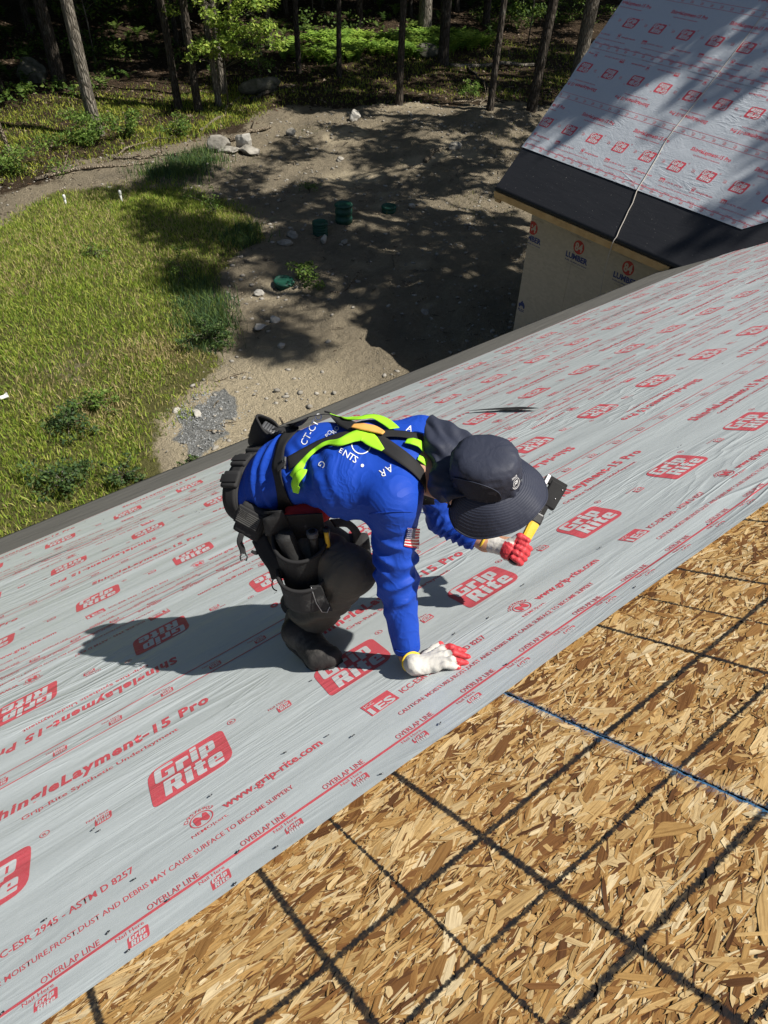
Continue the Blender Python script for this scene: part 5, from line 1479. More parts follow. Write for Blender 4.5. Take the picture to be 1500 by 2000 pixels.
# joints (world space)
J = {k: at(*v) for k, v in dict(
    neck=((815, 915), 2.22), chest=((705, 915), 2.31), mid=((622, 903), 2.41), waist=((560, 918), 2.49), hem=((520, 948), 2.545),
    rsh=((768, 978), 2.14), rel=((775, 1140), 2.28), rwr=((797, 1281), 2.365),
    lsh=((822, 862), 2.40), lel=((868, 1012), 2.57), lwr=((948, 1060), 2.54), lfist=((1003, 1066), 2.50),
    pel=((533, 985), 2.55), rhip=((545, 1025), 2.52), lhip=((520, 955), 2.70), rkn=((688, 1115), 2.37), rank=((592, 1218), 2.70),
    lkn=((655, 1080), 2.64), lank=((588, 1172), 2.96)).items()}
lat = unit(J['lsh'] - J['rsh']); spine = unit(J['neck'] - J['waist']); lat = unit(lat - spine * (lat @ spine)); dors = np.cross(spine, lat)
if dors[2] < 0: dors = -dors
def shirt_sdf(P, grow=0.0):
    d = ecap(P, J['hem'], J['waist'], .103, .106, lat, 1.45)
    d = smin(d, ecap(P, J['waist'], J['mid'], .106, .108, lat, 1.5), .03)
    d = smin(d, ecap(P, J['mid'], J['chest'], .108, .118, lat, 1.55), .03)
    d = smin(d, ecap(P, J['chest'], J['neck'] - spine * .04, .118, .080, lat, 1.5), .04)
    sr = smin(cap(P, J['neck'] - spine * .06, J['rsh'], .073, .067), cap(P, J['chest'] - lat * .10, J['rsh'], .078, .069), .05)
    sl = smin(cap(P, J['neck'] - spine * .06, J['lsh'], .075, .070), cap(P, J['chest'] + lat * .10, J['lsh'], .08, .07), .05)
    d = smin(d, smin(sr, sl, .05), .06)
    ar = smin(cap(P, J['rsh'], J['rel'], .070, .059), cap(P, J['rel'], J['rwr'] + (J['rel'] - J['rwr']) * .02, .059, .043), .03)
    al = smin(cap(P, J['lsh'], J['lel'], .068, .058), cap(P, J['lel'], J['lwr'] + (J['lel'] - J['lwr']) * .0, .058, .046), .03)
    cr = (P - (J['rwr'] + unit(J['rel'] - J['rwr']) * .020).astype(np.float32)) @ unit(J['rwr'] - J['rel']).astype(np.float32)
    cl = (P - (J['lwr'] + unit(J['lel'] - J['lwr']) * .030).astype(np.float32)) @ unit(J['lwr'] - J['lel']).astype(np.float32)
    ar = np.maximum(ar, cr); al = np.maximum(al, cl)
    d = smin(d, ar, .045); d = smin(d, al, .045)
    d = np.maximum(d, -((P - J['hem'].astype(np.float32)) @ spine.astype(np.float32) + .050))     # hem cut
    return d
pts_all = np.array(list(J.values()))
lo, hi = pts_all[[*range(11)]].min(0) - .17, pts_all[[*range(11)]].max(0) + .17
P, F = surface_nets(shirt_sdf, lo, hi, .0052)
P = relax(P, F, 3)
N_ = vnormals(P, F)
# cloth folds: stretched ridges that follow the pull of the fabric
def along(P, a, b):
    ba = b - a; t = (P - a) @ ba / (ba @ ba); c = a + np.clip(t, 0, 1)[:, None] * ba; return t, P - c
def ridge(x): return 1 - np.abs(2 * (x - np.floor(x)) - 1) ** 1.6
def shirt_folds(P):
    d = np.zeros(len(P))
    # small of the back: bands wrapping round the waist
    s = (P - J['waist']) @ spine; l_ = (P - J['waist']) @ lat
    w = np.exp(-((s + .015) / .055) ** 2)
    d += w * .0095 * (ridge(s * 22 + l_ * 5 + 1.6 * vnoise(l_ * 7, s * 9)) ** 2 - .35)
    # flank: slanting folds from the armpit to the hip
    w2 = smoothstep(-.02, .14, -l_) * np.exp(-((s - .20) / .14) ** 2)
    d += w2 * .0100 * (ridge(s * 12 + l_ * 15 + 1.6 * vnoise(s * 11, l_ * 11)) ** 2 - .35)
    # sleeves: slanting folds that hang from the upper side, deepest at the inner elbow
    for a, b, m, sg, k, sl, amp in (('rsh', 'rel', .62, .34, 4.6, .42, .0165), ('rel', 'rwr', .06, .36, 3.6, -.45, .0115), ('lel', 'lwr', .4, .5, 6.5, .5, .013), ('lsh', 'lel', .7, .4, 5, .4, .007)):
        t, q = along(P, J[a], J[b]); r_ = np.linalg.norm(q, axis=1)
        ax_ = unit(J[b] - J[a]); e1 = camv(0, 0, -1); e1 = unit(e1 - ax_ * (e1 @ ax_)); e2 = np.cross(ax_, e1)
        phi = np.arctan2(q @ e2, q @ e1)
        near = np.exp(-np.clip(r_ - .095, 0, 1) * 60) * np.exp(-((t - m) / sg) ** 2)
        nz_ = vnoise(t * 4 + 7, phi * 1.1, m * 9)
        brk = smoothstep(.25, .65, vnoise(t * 3.2 + 1, phi * 1.3 + 4, 2.2))
        d += near * brk * amp * (ridge(t * k + sl * phi + .16 * phi ** 2 + 1.1 * nz_) ** 3.5 - .25)
    # chest and shoulder blade: faint pulls towards the armpit
    l2 = (P - J['chest']) @ lat; s2 = (P - J['chest']) @ spine
    d += .0035 * smoothstep(.0, .12, -l2) * np.exp(-((s2 + .02) / .12) ** 2) * (ridge(s2 * 9 - l2 * 14 + 1.3 * vnoise(s2 * 8, l2 * 8)) ** 2 - .35)
    return d
P = P + N_ * shirt_folds(P)[:, None]
P = relax(P, F, 1, .15)

def cloth(name, c1, c2, rough=.65, wv=900, bump=.15, sheen=.15, spec=.3, folds=0.0):
    t = NT(name)
    n = t.noise(t.coord(), 9, 5, .6)
    fine = t.noise(t.coord(), wv, 2, .5)
    col = t.mix(n, c1, c2)
    nb = t.bump(fine, bump, .0008)
    if folds:
        f_ = t.noise(t.coord(scale=(1, 1, 1)), 22, 4, .55, 1.2)
        nb = t.bump(f_, folds, .012, nb)
    t.set(Base_Color=col, Roughness=rough, Normal=nb); t.b.inputs['Specular IOR Level'].default_value = spec
    t.b.inputs['Sheen Weight'].default_value = 0.0
    return t.m
def dusty(name, c1, c2, lo, hi):
    t = NT(name); n = t.noise(t.coord(), 14, 8, .65)
    t.set(Base_Color=t.ramp(n, [(.3, c1), (lo, tuple(x * 1.7 for x in c1)), (hi, c2)]), Roughness=.7, Normal=t.bump(t.noise(t.coord(), 120, 4), .5, .003))
    t.b.inputs['Specular IOR Level'].default_value = .35
    return t.m
M['shirt'] = cloth('blue_jersey', (.008, .050, .36), (.013, .066, .44), .6, 1200, .15, .25, .22, .10)
M['pants'] = cloth('charcoal_canvas', (.070, .064, .053), (.115, .106, .088), .85, 900, .3, .05, .2, .25)
M['skin'] = simple('skin', (.42, .22, .13), (.50, .27, .17), .5, 30, .1, 200)
M['web'] = cloth('black_webbing', (.016, .016, .017), (.028, .027, .027), .75, 700, .5, .05, .25)
M['neon'] = cloth('neon_webbing', (.30, .72, .02), (.38, .82, .035), .6, 700, .4, .1, .3)
M['neon_dull'] = cloth('neon_webbing_shade', (.30, .62, .03), (.38, .72, .06), .6, 700, .4, .1, .3)
M['orange'] = cloth('orange_pad', (.72, .33, .07), (.80, .42, .12), .6, 500, .3)
M['hat'] = cloth('slate_nylon', (.022, .026, .044), (.031, .036, .058), .62, 1100, .12, .15, .35, .18)
M['mesh'] = cloth('hat_mesh', (.012, .014, .024), (.030, .034, .050), .8, 420, 1.0)
M['leather'] = dusty('dusty_black_pouch', (.014, .014, .014), (.19, .185, .175), .62, .80)
M['pouch'] = cloth('black_pouch_fabric', (.020, .020, .021), (.036, .035, .034), .8, 500, .5)
M['boot'] = dusty('dusty_boot', (.018, .017, .016), (.12, .112, .10), .55, .85)
M['sole'] = simple('boot_sole', (.015, .015, .015), (.03, .03, .03), .8, 20)
M['white'] = simple('print_white', (.78, .80, .82), None, .6)
M['glove'] = cloth('knit_glove', (.40, .38, .335), (.70, .68, .63), .9, 380, .9, .2, .15)
M['glove_red'] = simple('glove_red_rubber', (.46, .030, .040), (.60, .055, .065), .55, 25, .5, 120)
M['cuff'] = cloth('yellow_cuff', (.75, .50, .03), (.85, .60, .06), .8, 500, .8)
M['red_cloth'] = cloth('red_undershirt', (.45, .02, .025), (.55, .035, .04), .75, 900, .2)
M['black_plastic'] = simple('black_plastic', (.016, .016, .017), (.03, .03, .03), .35, 20, .05, 300)
M['black_metal'] = simple('black_enamel', (.010, .010, .011), (.018, .018, .018), .62, 20, .06, 200, .15)
M['yellow'] = simple('yellow_rubber', (.72, .43, .02), (.80, .50, .04), .5, 30, .15, 300)
M['steel'] = simple('bright_steel', (.30, .30, .31), (.42, .42, .42), .38, 30, metal=1.0)
M['grey_plastic'] = simple('grey_plastic', (.06, .062, .066), (.10, .10, .105), .4, 20)
M['navy'] = simple('flag_navy', (.02, .03, .13), None, .6)
M['flag_red'] = simple('flag_red', (.5, .03, .04), None, .6)
M['patch_grey'] = simple('patch_grey', (.09, .088, .083), (.12, .118, .11), .7, 30)

_t = NT('x'); bpy.data.materials.remove(_t.m)
def crease_shirt(m):
    nt = m.node_tree; b = nt.nodes['Principled BSDF']; tc = nt.nodes.new('ShaderNodeTexCoord'); n = nt.nodes.new('ShaderNodeTexNoise')
    n.inputs['Scale'].default_value = 9; n.inputs['Detail'].default_value = 2; n.inputs['Distortion'].default_value = 1.4
    nt.links.new(tc.outputs['Object'], n.inputs['Vector'])
    def mth(op, a_, v):
        q = nt.nodes.new('ShaderNodeMath'); q.operation = op; nt.links.new(a_, q.inputs[0]); q.inputs[1].default_value = v; return q.outputs[0]
    r1 = mth('SUBTRACT', n.outputs['Fac'], .5); r1 = mth('ABSOLUTE', r1, 0); r1 = mth('MULTIPLY', r1, -6.0); r1 = mth('ADD', r1, 1.0); r1 = mth('MAXIMUM', r1, 0.0); r1 = mth('POWER', r1, 1.6)
    bp = nt.nodes.new('ShaderNodeBump'); bp.inputs['Strength'].default_value = .22; bp.inputs['Distance'].default_value = .008
    nt.links.new(r1, bp.inputs['Height'])
    old = b.inputs['Normal'].links[0].from_socket; nt.links.new(old, bp.inputs['Normal']); nt.links.new(bp.outputs[0], b.inputs['Normal'])
for k_ in ('shirt', 'pants'): crease_shirt(M[k_])
shirt_PF = (P, F)
shirt = pobj('shirt', P, F, M['shirt'])
BV = BVHTree.FromPolygons([Vector(p) for p in P], [tuple(int(i) for i in q) for q in F])
CV = Vector(CAM)
def hit(px, bv=None):
    """point and normal on the clothes under a photo pixel (construction aid for straps)"""
    d = Vector(ray(px)).normalized(); h = (bv or BV).ray_cast(CV, d)
    if h[0] is not None: return np.array(h[0]), np.array(h[1])
    best = None
    for t in np.linspace(1.9, 2.9, 40):
        q = at(px, t); nn = (bv or BV).find_nearest(Vector(q))
        if best is None or nn[3] < best[0]: best = (nn[3], q, np.array(nn[1]), np.array(nn[0]))
    return best[1], best[2]
def resample(pts, n):
    pts = np.asarray(pts, float); k = len(pts); t = np.linspace(0, k - 1, n); out = np.zeros((n, pts.shape[1]))
    for i, x in enumerate(t):
        j = min(int(x), k - 2); f = x - j
        p0, p1, p2, p3 = pts[max(j - 1, 0)], pts[j], pts[j + 1], pts[min(j + 2, k - 1)]
        out[i] = .5 * ((2 * p1) + (-p0 + p2) * f + (2 * p0 - 5 * p1 + 4 * p2 - p3) * f * f + (-p0 + 3 * p1 - 3 * p2 + p3) * f ** 3)
    return out
def band(name, C, N, w, m, parent=None, th=.0022, twist=None, seg=4):
    """flat webbing along centre points C with surface normals N"""
    C, N = np.asarray(C, float), np.asarray(N, float); n = len(C)
    T = np.gradient(C, axis=0); T /= np.linalg.norm(T, axis=1)[:, None] + 1e-12
    B = np.cross(N, T); B /= np.linalg.norm(B, axis=1)[:, None] + 1e-12; Nn = np.cross(T, B)
    if twist is not None:
        a = np.asarray(twist)[:, None]; B, Nn = B * np.cos(a) + Nn * np.sin(a), Nn * np.cos(a) - B * np.sin(a)
    w = np.broadcast_to(np.asarray(w, float), (n,))
    s = np.linspace(-.5, .5, seg + 1)
    top = C[:, None] + B[:, None] * (s[None, :, None] * w[:, None, None]) + Nn[:, None] * th * .5
    bot = top - Nn[:, None] * th
    ringv = np.concatenate([top, bot[:, ::-1]], 1); m_ = ringv.shape[1]
    V = ringv.reshape(-1, 3); idx = np.arange(n * m_).reshape(n, m_)
    Fq = np.stack([idx[:-1], np.roll(idx, -1, 1)[:-1], np.roll(idx, -1, 1)[1:], idx[1:]], -1).reshape(-1, 4)
    caps = np.array([idx[0][::-1], idx[-1]])
    o = obj(name, mesh_np(name, V, [Fq, caps]), m, parent or person)
    return o
def strap(name, pxs, w, m, lift=.006, n=40, parent=None, twist=None, sm=2, bv=None, th=.0022):
    q = resample(pxs, n); C, Nn = [], []
    for p in q:
        a, b = hit(p[:2], bv); C.append(a); Nn.append(b)
    C, Nn = np.array(C), np.array(Nn)
    for _ in range(sm + 2):
        C[1:-1] = .25 * C[:-2] + .5 * C[1:-1] + .25 * C[2:]; Nn[1:-1] = .25 * Nn[:-2] + .5 * Nn[1:-1] + .25 * Nn[2:]
    Nn /= np.linalg.norm(Nn, axis=1)[:, None]
    lf = np.interp(np.linspace(0, 1, n), np.linspace(0, 1, len(np.atleast_1d(lift))), np.atleast_1d(lift)) if np.ndim(lift) else lift
    C = C + Nn * (lf[:, None] if np.ndim(lf) else lf)
    if np.ndim(w): w = np.interp(np.linspace(0, 1, n), np.linspace(0, 1, len(w)), w)
    if twist is not None: twist = np.interp(np.linspace(0, 1, n), np.linspace(0, 1, len(twist)), twist)
    return band(name, C, Nn, w, m, parent, th, twist)

# body under the clothes: one continuous skin surface with head, neck, arms and legs
UH, FH = camv(-.15, -.58, -.80), camv(.84, .36, -.41); FH = unit(FH - UH * (FH @ UH)); RH = np.cross(FH, UH)
OH = at((950, 932), 2.06)                            # centre of the hat's headband
HC = OH - UH * .055 + FH * .005                      # head centre
axH = np.array([FH, RH, UH])
wr0 = rp((808, 1298), .050)
def body_sdf(P):
    d = ell(P, HC, axH, (.098, .076, .118))
    d = smin(d, ell(P, HC + FH * .035 - UH * .070, axH, (.058, .052, .055)), .03)            # jaw
    d = smin(d, ell(P, HC + FH * .103 - UH * .022, axH, (.016, .013, .022)), .012)           # nose
    for s_ in (-1, 1):
        d = smin(d, ell(P, HC + RH * s_ * .080 - UH * .015, axH, (.020, .010, .030)), .006)   # ears
        d = np.maximum(d, -(ell(P, HC + FH * .104 + RH * s_ * .032 + UH * .008, axH, (.012, .015, .009))) - .0)  # eye hollows
        d = smin(d, ell(P, HC + FH * .088 + RH * s_ * .032 + UH * .008, axH, (.012, .012, .012)), .003)
    d = np.maximum(d, -ell(P, HC + FH * .103 - UH * .062, axH, (.008, .024, .003)))            # mouth
    d = smin(d, cap(P, J['neck'] - spine * .02, HC - UH * .05 - FH * .02, .062, .056), .03)
    t_ = ecap(P, J['waist'], J['chest'], .085, .095, lat, 1.4)
    t_ = smin(t_, ecap(P, J['chest'], J['neck'], .09, .06, lat, 1.3), .04)
    t_ = smin(t_, ecap(P, J['pel'], J['waist'], .10, .085, lat, 1.3), .04)
    d = smin(d, t_, .03)
    for a, b, r0, r1 in (('rsh', 'rel', .050, .042), ('rel', 'rwr', .042, .030), ('lsh', 'lel', .050, .040), ('lel', 'lwr', .040, .030), ('lwr', 'lfist', .029, .03),
                         ('rhip', 'rkn', .07, .055), ('rkn', 'rank', .052, .040), ('lhip', 'lkn', .07, .055), ('lkn', 'lank', .052, .04)):
        d = smin(d, cap(P, J[a], J[b], r0, r1), .02)
    d = smin(d, cap(P, J['rwr'] - (wr0 - J['rwr']) * .4, wr0, .030, .0275), .01); d = smin(d, cap(P, wr0, rp((845, 1298), .030), .022, .014), .012)
    return d
lo, hi = pts_all.min(0) - .16, np.maximum(pts_all.max(0), HC + .05) + .16
Pb, Fb = surface_nets(body_sdf, lo, hi, .009)
pobj('body', relax(Pb, Fb, 1, .4), Fb, M['skin'])

# trousers
def pants_sdf(P):
    d = ell(P, J['pel'], np.array([lat, spine, dors]), (.142, .112, .108))
    d = smin(d, ecap(P, J['hem'] - spine * .02, J['pel'], .096, .098, lat, 1.38), .04)
    r_ = smin(cap(P, J['rhip'], J['rkn'], .082, .070), cap(P, J['rkn'], J['rank'], .074, .076), .05)
    l_ = smin(cap(P, J['lhip'], J['lkn'], .090, .070), cap(P, J['lkn'], J['lank'], .075, .075), .05)
    for j, kn in (('rank', 'rkn'), ('lank', 'lkn')):
        dirn = unit(J[j] - J[kn]).astype(np.float32)
        c = (P - (J[j] - dirn * .0).astype(np.float32)) @ dirn
        if j == 'rank': r_ = np.maximum(r_, c)
        else: l_ = np.maximum(l_, c)
    d = smin(d, smin(r_, l_, .02), .05)
    return d
sel = np.array([J[k] for k in ('hem', 'pel', 'rhip', 'lhip', 'rkn', 'rank', 'lkn', 'lank')])
Pp, Fp = surface_nets(pants_sdf, sel.min(0) - .2, sel.max(0) + .2, .0075)
Pp = relax(Pp, Fp, 2); Np = vnormals(Pp, Fp)
d = np.zeros(len(Pp))
for a, b, amp in (('rkn', 'rank', .016), ('rhip', 'rkn', .012), ('lkn', 'lank', .014)):
    t, q = along(Pp, J[a], J[b]); e1, e2 = camv(1, 0, 0), camv(0, 1, 0)
    w = np.exp(-((t - .55) / .5) ** 2) * np.exp(-np.clip(np.linalg.norm(q, axis=1) - .11, 0, 1) * 40)
    d += amp * w * smoothstep(.2, .6, vnoise(t * 3 + 2, q @ e1 * 9, 4)) * (ridge(t * 4.6 + (q @ e1) * 9 + (q @ e2) * 6 + 1.3 * vnoise(t * 4, q @ e1 * 9, q @ e2 * 9)) ** 2 - .35)
Pp = relax(Pp + Np * d[:, None], Fp, 1, .3)
pants = pobj('trousers', Pp, Fp, M['pants'])
BVP = BVHTree.FromPolygons([Vector(p) for p in Pp], [tuple(int(i) for i in q) for q in Fp])

# boots
def boot(heel, ball, toe, ank, up):
    def f(P):
        d = smin(ecap(P, heel, ball, .036, .042, lat, 1.05), ecap(P, ball, toe, .042, .034, lat, 1.15), .02)
        d = smin(d, cap(P, heel + up * .02, ank, .048, .058), .035)
        d = smin(d, cap(P, ank, ball, .052, .036), .04)
        return d
    q = np.array([heel, ball, toe, ank])
    Pq, Fq = surface_nets(f, q.min(0) - .10, q.max(0) + .10, .006)
    Pq = relax(Pq, Fq, 2); Nq = vnormals(Pq, Fq)
    Pq = Pq + Nq * (.0028 * (vnoise(Pq[:, 0] * 60, Pq[:, 1] * 60, Pq[:, 2] * 60) - .5) + .0022 * (ridge(np.linalg.norm(Pq - ank, axis=1) * 38) - .5))[:, None]
    bo = pobj('boot', Pq, Fq, M['boot'])
    # sole: a slab following the underside
    fwd = unit(toe - heel); sd = unit(np.cross(up, fwd)); C = [heel - fwd * .034, heel, (heel + ball) / 2, ball, toe, toe + fwd * .030]; W_ = [.055, .074, .066, .090, .080, .045]
    C = resample(C, 18); W_ = np.interp(np.linspace(0, 1, 18), np.linspace(0, 1, 6), W_); rad = np.interp(np.linspace(0, 1, 18), [0, .2, .6, .8, 1], [.030, .036, .041, .037, .026])
    Ct = C - up * rad[:, None]
    band('sole', Ct, np.tile(up, (18, 1)), W_, M['sole'], bo, .020)
    return bo
def hp(px, h): return rp(px, h)
h_, b_, t_ = hp((577, 1240), .105), hp((624, 1281), .050), hp((648, 1283), .046)
upb = unit(np.cross(unit(np.cross(t_ - h_, N_ROOF)), t_ - h_)); upb = upb if upb @ N_ROOF > 0 else -upb
boot(h_, b_, t_, J['rank'], upb)
lh_ = J['lank'] - N_ROOF * .06 + np.array([-.03, .02, 0]); f_ = unit(np.array([.35, -.85, 0])); f_ = unit(f_ - N_ROOF * (f_ @ N_ROOF) - N_ROOF * .12)
fix = lambda q, h: q + N_ROOF * (h - ((q - ROOF0) @ N_ROOF))
boot(fix(lh_, .085), fix(lh_ + f_ * .13, .047), fix(lh_ + f_ * .17, .045), J['lank'], N_ROOF)

# gloves
def capsules(P, L, k=.006):
    d = None
    for a, b, ra, rb in L:
        e = cap(P, a, b, ra, rb); d = e if d is None else smin(d, e, k)
    return d
def glove(fs, palm, lo, hi, cuff_c, cuff_d, red_fn, name='glove'):
    def f(P):
        d = palm(P)
        for fl in fs: d = smin(d, capsules(P, fl, .004), .0035)
        return d
    Pq, Fq = surface_nets(f, lo, hi, .0031); Pq = relax(Pq, Fq, 1, .5); Nq = vnormals(Pq, Fq)
    Pq = Pq + Nq * (.0016 * (vnoise(Pq[:, 0] * 140, Pq[:, 1] * 140, Pq[:, 2] * 140) - .5) + .0014 * (ridge(vnoise(Pq[:, 0] * 30, Pq[:, 1] * 30, Pq[:, 2] * 30) * 3) ** 2 - .3))[:, None]
    me = mesh_np(name, Pq, Fq, True); o = obj(name, me, [M['glove'], M['glove_red']], person)
    ctr = Pq[Fq].mean(1); nf = Nq[Fq].mean(1)
    me.polygons.foreach_set('material_index', red_fn(ctr, nf).astype(np.int32)); me.update()
    return o
# right hand, flat on the sheet, fingers spread
HB = .013
wr_ = rp((808, 1298), .050); J_r = [rp((864, 1267), .034), rp((870, 1279), .036), rp((864, 1292), .034), rp((853, 1304), .028)]
tips = [rp((906, 1272), HB), rp((914, 1283), HB), rp((910, 1295), HB), rp((896, 1304), HB)]
fs = []
for a, b, r_ in zip(J_r, tips, (.0115, .012, .0115, .0105)):
    m1 = a + (b - a) * .42 + N_ROOF * .010; m2 = a + (b - a) * .76 + N_ROOF * .003
    fs.append([(a + (wr_ - a) * .22, a, r_ * 1.15, r_ * 1.1), (a, m1, r_ * 1.08, r_), (m1, m2, r_, r_ * .92), (m2, b, r_ * .92, r_ * .78)])
th0 = rp((830, 1283), .030); th1 = rp((849, 1266), .024); th2 = rp((860, 1258), .016)
fs.append([(th0, th1, .016, .0135), (th1, th2, .0135, .0105)])
pc = rp((840, 1294), .030)
hand_x = unit(J_r[1] - wr_); hand_y = unit(np.cross(N_ROOF, hand_x))
def palm_r(P):
    d = ell(P, pc, np.array([hand_x, hand_y, N_ROOF]), (.060, .043, .022))
    d = smin(d, ecap(P, wr_, pc, .027, .024, hand_y, 1.3), .02)
    d = smin(d, cap(P, J['rwr'] + (wr_ - J['rwr']) * .78, wr_, .0285, .027), .012)
    for a in J_r: d = smin(d, cap(P, pc, a, .019, .013), .014)
    return d
aa = np.array([wr_, *J_r, *tips, th2])
tip_c = np.array(tips)
def red_r(c, n):
    t = (c - wr_) @ hand_x; L_ = np.max((tip_c - wr_) @ hand_x)
    wob = .012 * (vnoise(c[:, 0] * 90, c[:, 1] * 90, c[:, 2] * 90) - .5)
    low = (c - ROOF0) @ N_ROOF < .014 + wob * .4
    thumb = np.linalg.norm(c - th2, axis=1) < .017
    return ((t + wob) > L_ * .70) | (low & (t > L_ * .25)) | thumb
glv = glove(fs, palm_r, aa.min(0) - .06, aa.max(0) + .06, None, None, red_r)
def cuff(C, ax, r, w, m, parent):
    e1 = unit(np.cross(ax, [0.3, .2, .9])); e2 = np.cross(ax, e1); a = np.linspace(0, 2 * np.pi, 30)
    V, q, t = tube_np(np.array([C - ax * w * .5, C, C + ax * w * .5]), [r * .97, r, r * .97], 28, False)
    return obj('cuff', mesh_np('cuff', V, [q], True), m, parent)
fa = unit(J['rel'] - J['rwr'])
def ring(name, C, ax, r, tr, m, parent, k=1.0, lat_=None):
    e1 = unit(np.cross(ax, [0.3, .2, .9])) if lat_ is None else unit(lat_ - ax * (lat_ @ ax)); e2 = np.cross(ax, e1)
    a = np.linspace(0, 2 * np.pi, 33)
    return tube(name, C + np.cos(a)[:, None] * e1 * r * k + np.sin(a)[:, None] * e2 * r, tr, m, parent, None, 7)
wa = unit(wr_ - pc)
cc_ = J['rwr'] + (wr_ - J['rwr']) * .72
ring('cuff', cc_, unit(J['rwr'] - wr_ + wa * .012), .0315, .0042, M['cuff'], glv, 1.0)
# left hand closed round the hammer handle
HB0, HT0 = at((1003, 1096), 2.475), at((1087, 940), 2.53)
ha = unit(HT0 - HB0)                                  # along the handle
fc = HB0 + ha * .034                                  # centre of the grip
toW = unit(J['lwr'] - fc); toW = unit(toW - ha * (toW @ ha)); sdv = np.cross(ha, toW)      # towards the wrist / across
if sdv @ camv(0, 0, -1) < 0: sdv = -sdv              # towards the viewer
fs = []
for i, (o_, rr_, r_) in enumerate(((.030, .027, .0112), (.010, .028, .0118), (-.010, .027, .0114), (-.029, .025, .0102))):
    c = fc + ha * o_
    def on(ang, rad=rr_): return c + (math.cos(R(ang)) * toW + math.sin(R(ang)) * sdv) * rad
    q = [on(-35), on(-95), on(-160), on(-225), on(-275, rr_ * .98)]   # knuckles behind, tips come round to the viewer's side
    fs.append([(q[j], q[j + 1], r_ * (1.08 - .06 * j), r_ * (1.02 - .06 * j)) for j in range(4)])
ct = fc + ha * .047
tq = [fc + toW * .034 + ha * .018 + sdv * .018, ct + toW * .012 + sdv * .029, ct - toW * .018 + sdv * .024]
fs.append([(tq[0], tq[1], .0145, .0128), (tq[1], tq[2], .0128, .0105)])
pl = fc + toW * .030 + sdv * .004
lwv = J['lwr'] + (J['lfist'] - J['lwr']) * .18
def palm_l(P):
    d = ell(P, pl, np.array([ha, toW, sdv]), (.043, .020, .027))
    d = smin(d, cap(P, lwv, pl, .0325, .028), .022)
    return d
aa = np.array([fc + ha * .06, fc - ha * .06, lwv, fc - toW * .05, fc + sdv * .05, fc - sdv * .05])
def red_l(c, n):
    x = (c - fc) @ toW; s_ = (c - fc) @ sdv
    wob = .012 * (vnoise(c[:, 0] * 90, c[:, 1] * 90, c[:, 2] * 90) - .5)
    return (x + wob < .020) | ((s_ + wob > .010) & ((c - fc) @ ha < .012) & (x < .050))
glv2 = glove(fs, palm_l, aa.min(0) - .05, aa.max(0) + .05, None, None, red_l)
la = unit(J['lel'] - J['lwr'])
ring('cuff', lwv + la * .024, la, .0325, .0045, M['cuff'], glv2)

# hammer tacker in the left hand
ham = empty('hammer_tacker', HB0, 'black and yellow hammer tacker gripped in the red and white glove', 'stapler')
wv_ = unit(np.cross(ha, camv(0, 0, 1))); dv_ = unit(np.cross(wv_, ha))
def hbox(name, s, w0, w1, d, m, off=0.0, z=0.0, bev=.004):
    """tapered bar between s[0] and s[1] along the handle"""
    bm = bmesh.new(); vs = box_bm(bm, (0, 0, 0), (1, 1, 1), None, 0)
    L_ = s[1] - s[0]
    for v_ in bm.verts:
        t_ = v_.co.z + .5; w_ = w0 + (w1 - w0) * t_
        p_ = HB0 + ha * (s[0] + L_ * t_) + wv_ * (v_.co.x * w_ + off) + dv_ * (v_.co.y * d + z)
        v_.co = Vector(p_)
    bmesh.ops.recalc_face_normals(bm, faces=bm.faces[:])
    if bev: bmesh.ops.bevel(bm, geom=bm.edges[:], offset=bev, segments=2, affect='EDGES', profile=.6)
    return obj(name, bm_mesh(name, bm), m, ham)
hbox('butt_cap', (-.012, .022), .030, .034, .030, M['black_plastic'], bev=.009)
hbox('grip', (.018, .165), .030, .040, .028, M['yellow'], bev=.010)
hbox('collar', (.152, .190), .044, .038, .031, M['black_plastic'], bev=.006)
chn = hbox('channel', (.18, .292), .033, .037, .022, M['black_metal'], bev=.003)
hd = hbox('head', (.225, .318), .052, .060, .026, M['black_metal'], off=-.012, bev=.004)
hbox('striker', (.300, .330), .072, .072, .020, M['black_metal'], off=-.004, bev=.003)
hbox('anvil_plate', (.290, .326), .014, .014, .030, M['steel'], off=.034, bev=.002)
for k, (s0, x0) in enumerate(((.262, -.022), (.302, -.030))):
    V, q, t = tube_np([HB0 + ha * s0 + wv_ * x0 - dv_ * .012, HB0 + ha * s0 + wv_ * x0 - dv_ * .0150], .003, 10)
    obj('rivet', mesh_np('rivet', V, [q, t]), M['steel'], hd)
def on_bar(txt, s0, h, m, off):
    v, t = text2d(txt, h, h * .08)
    W3 = np.array([HB0 + ha * (s0 + x) + wv_ * (off - y) - dv_ * .0122 for x, y in v])
    o = obj('lettering', mesh_np('lettering', W3, t), m, chn); o['kind'] = 'stuff'; return o
if dv_ @ camv(0, 0, 1) < 0: print('check hammer side')
on_bar('TACKER', .190, .008, M['grey_plastic'], .006)
on_bar('SD·', .245, .007, M['white'], .006)

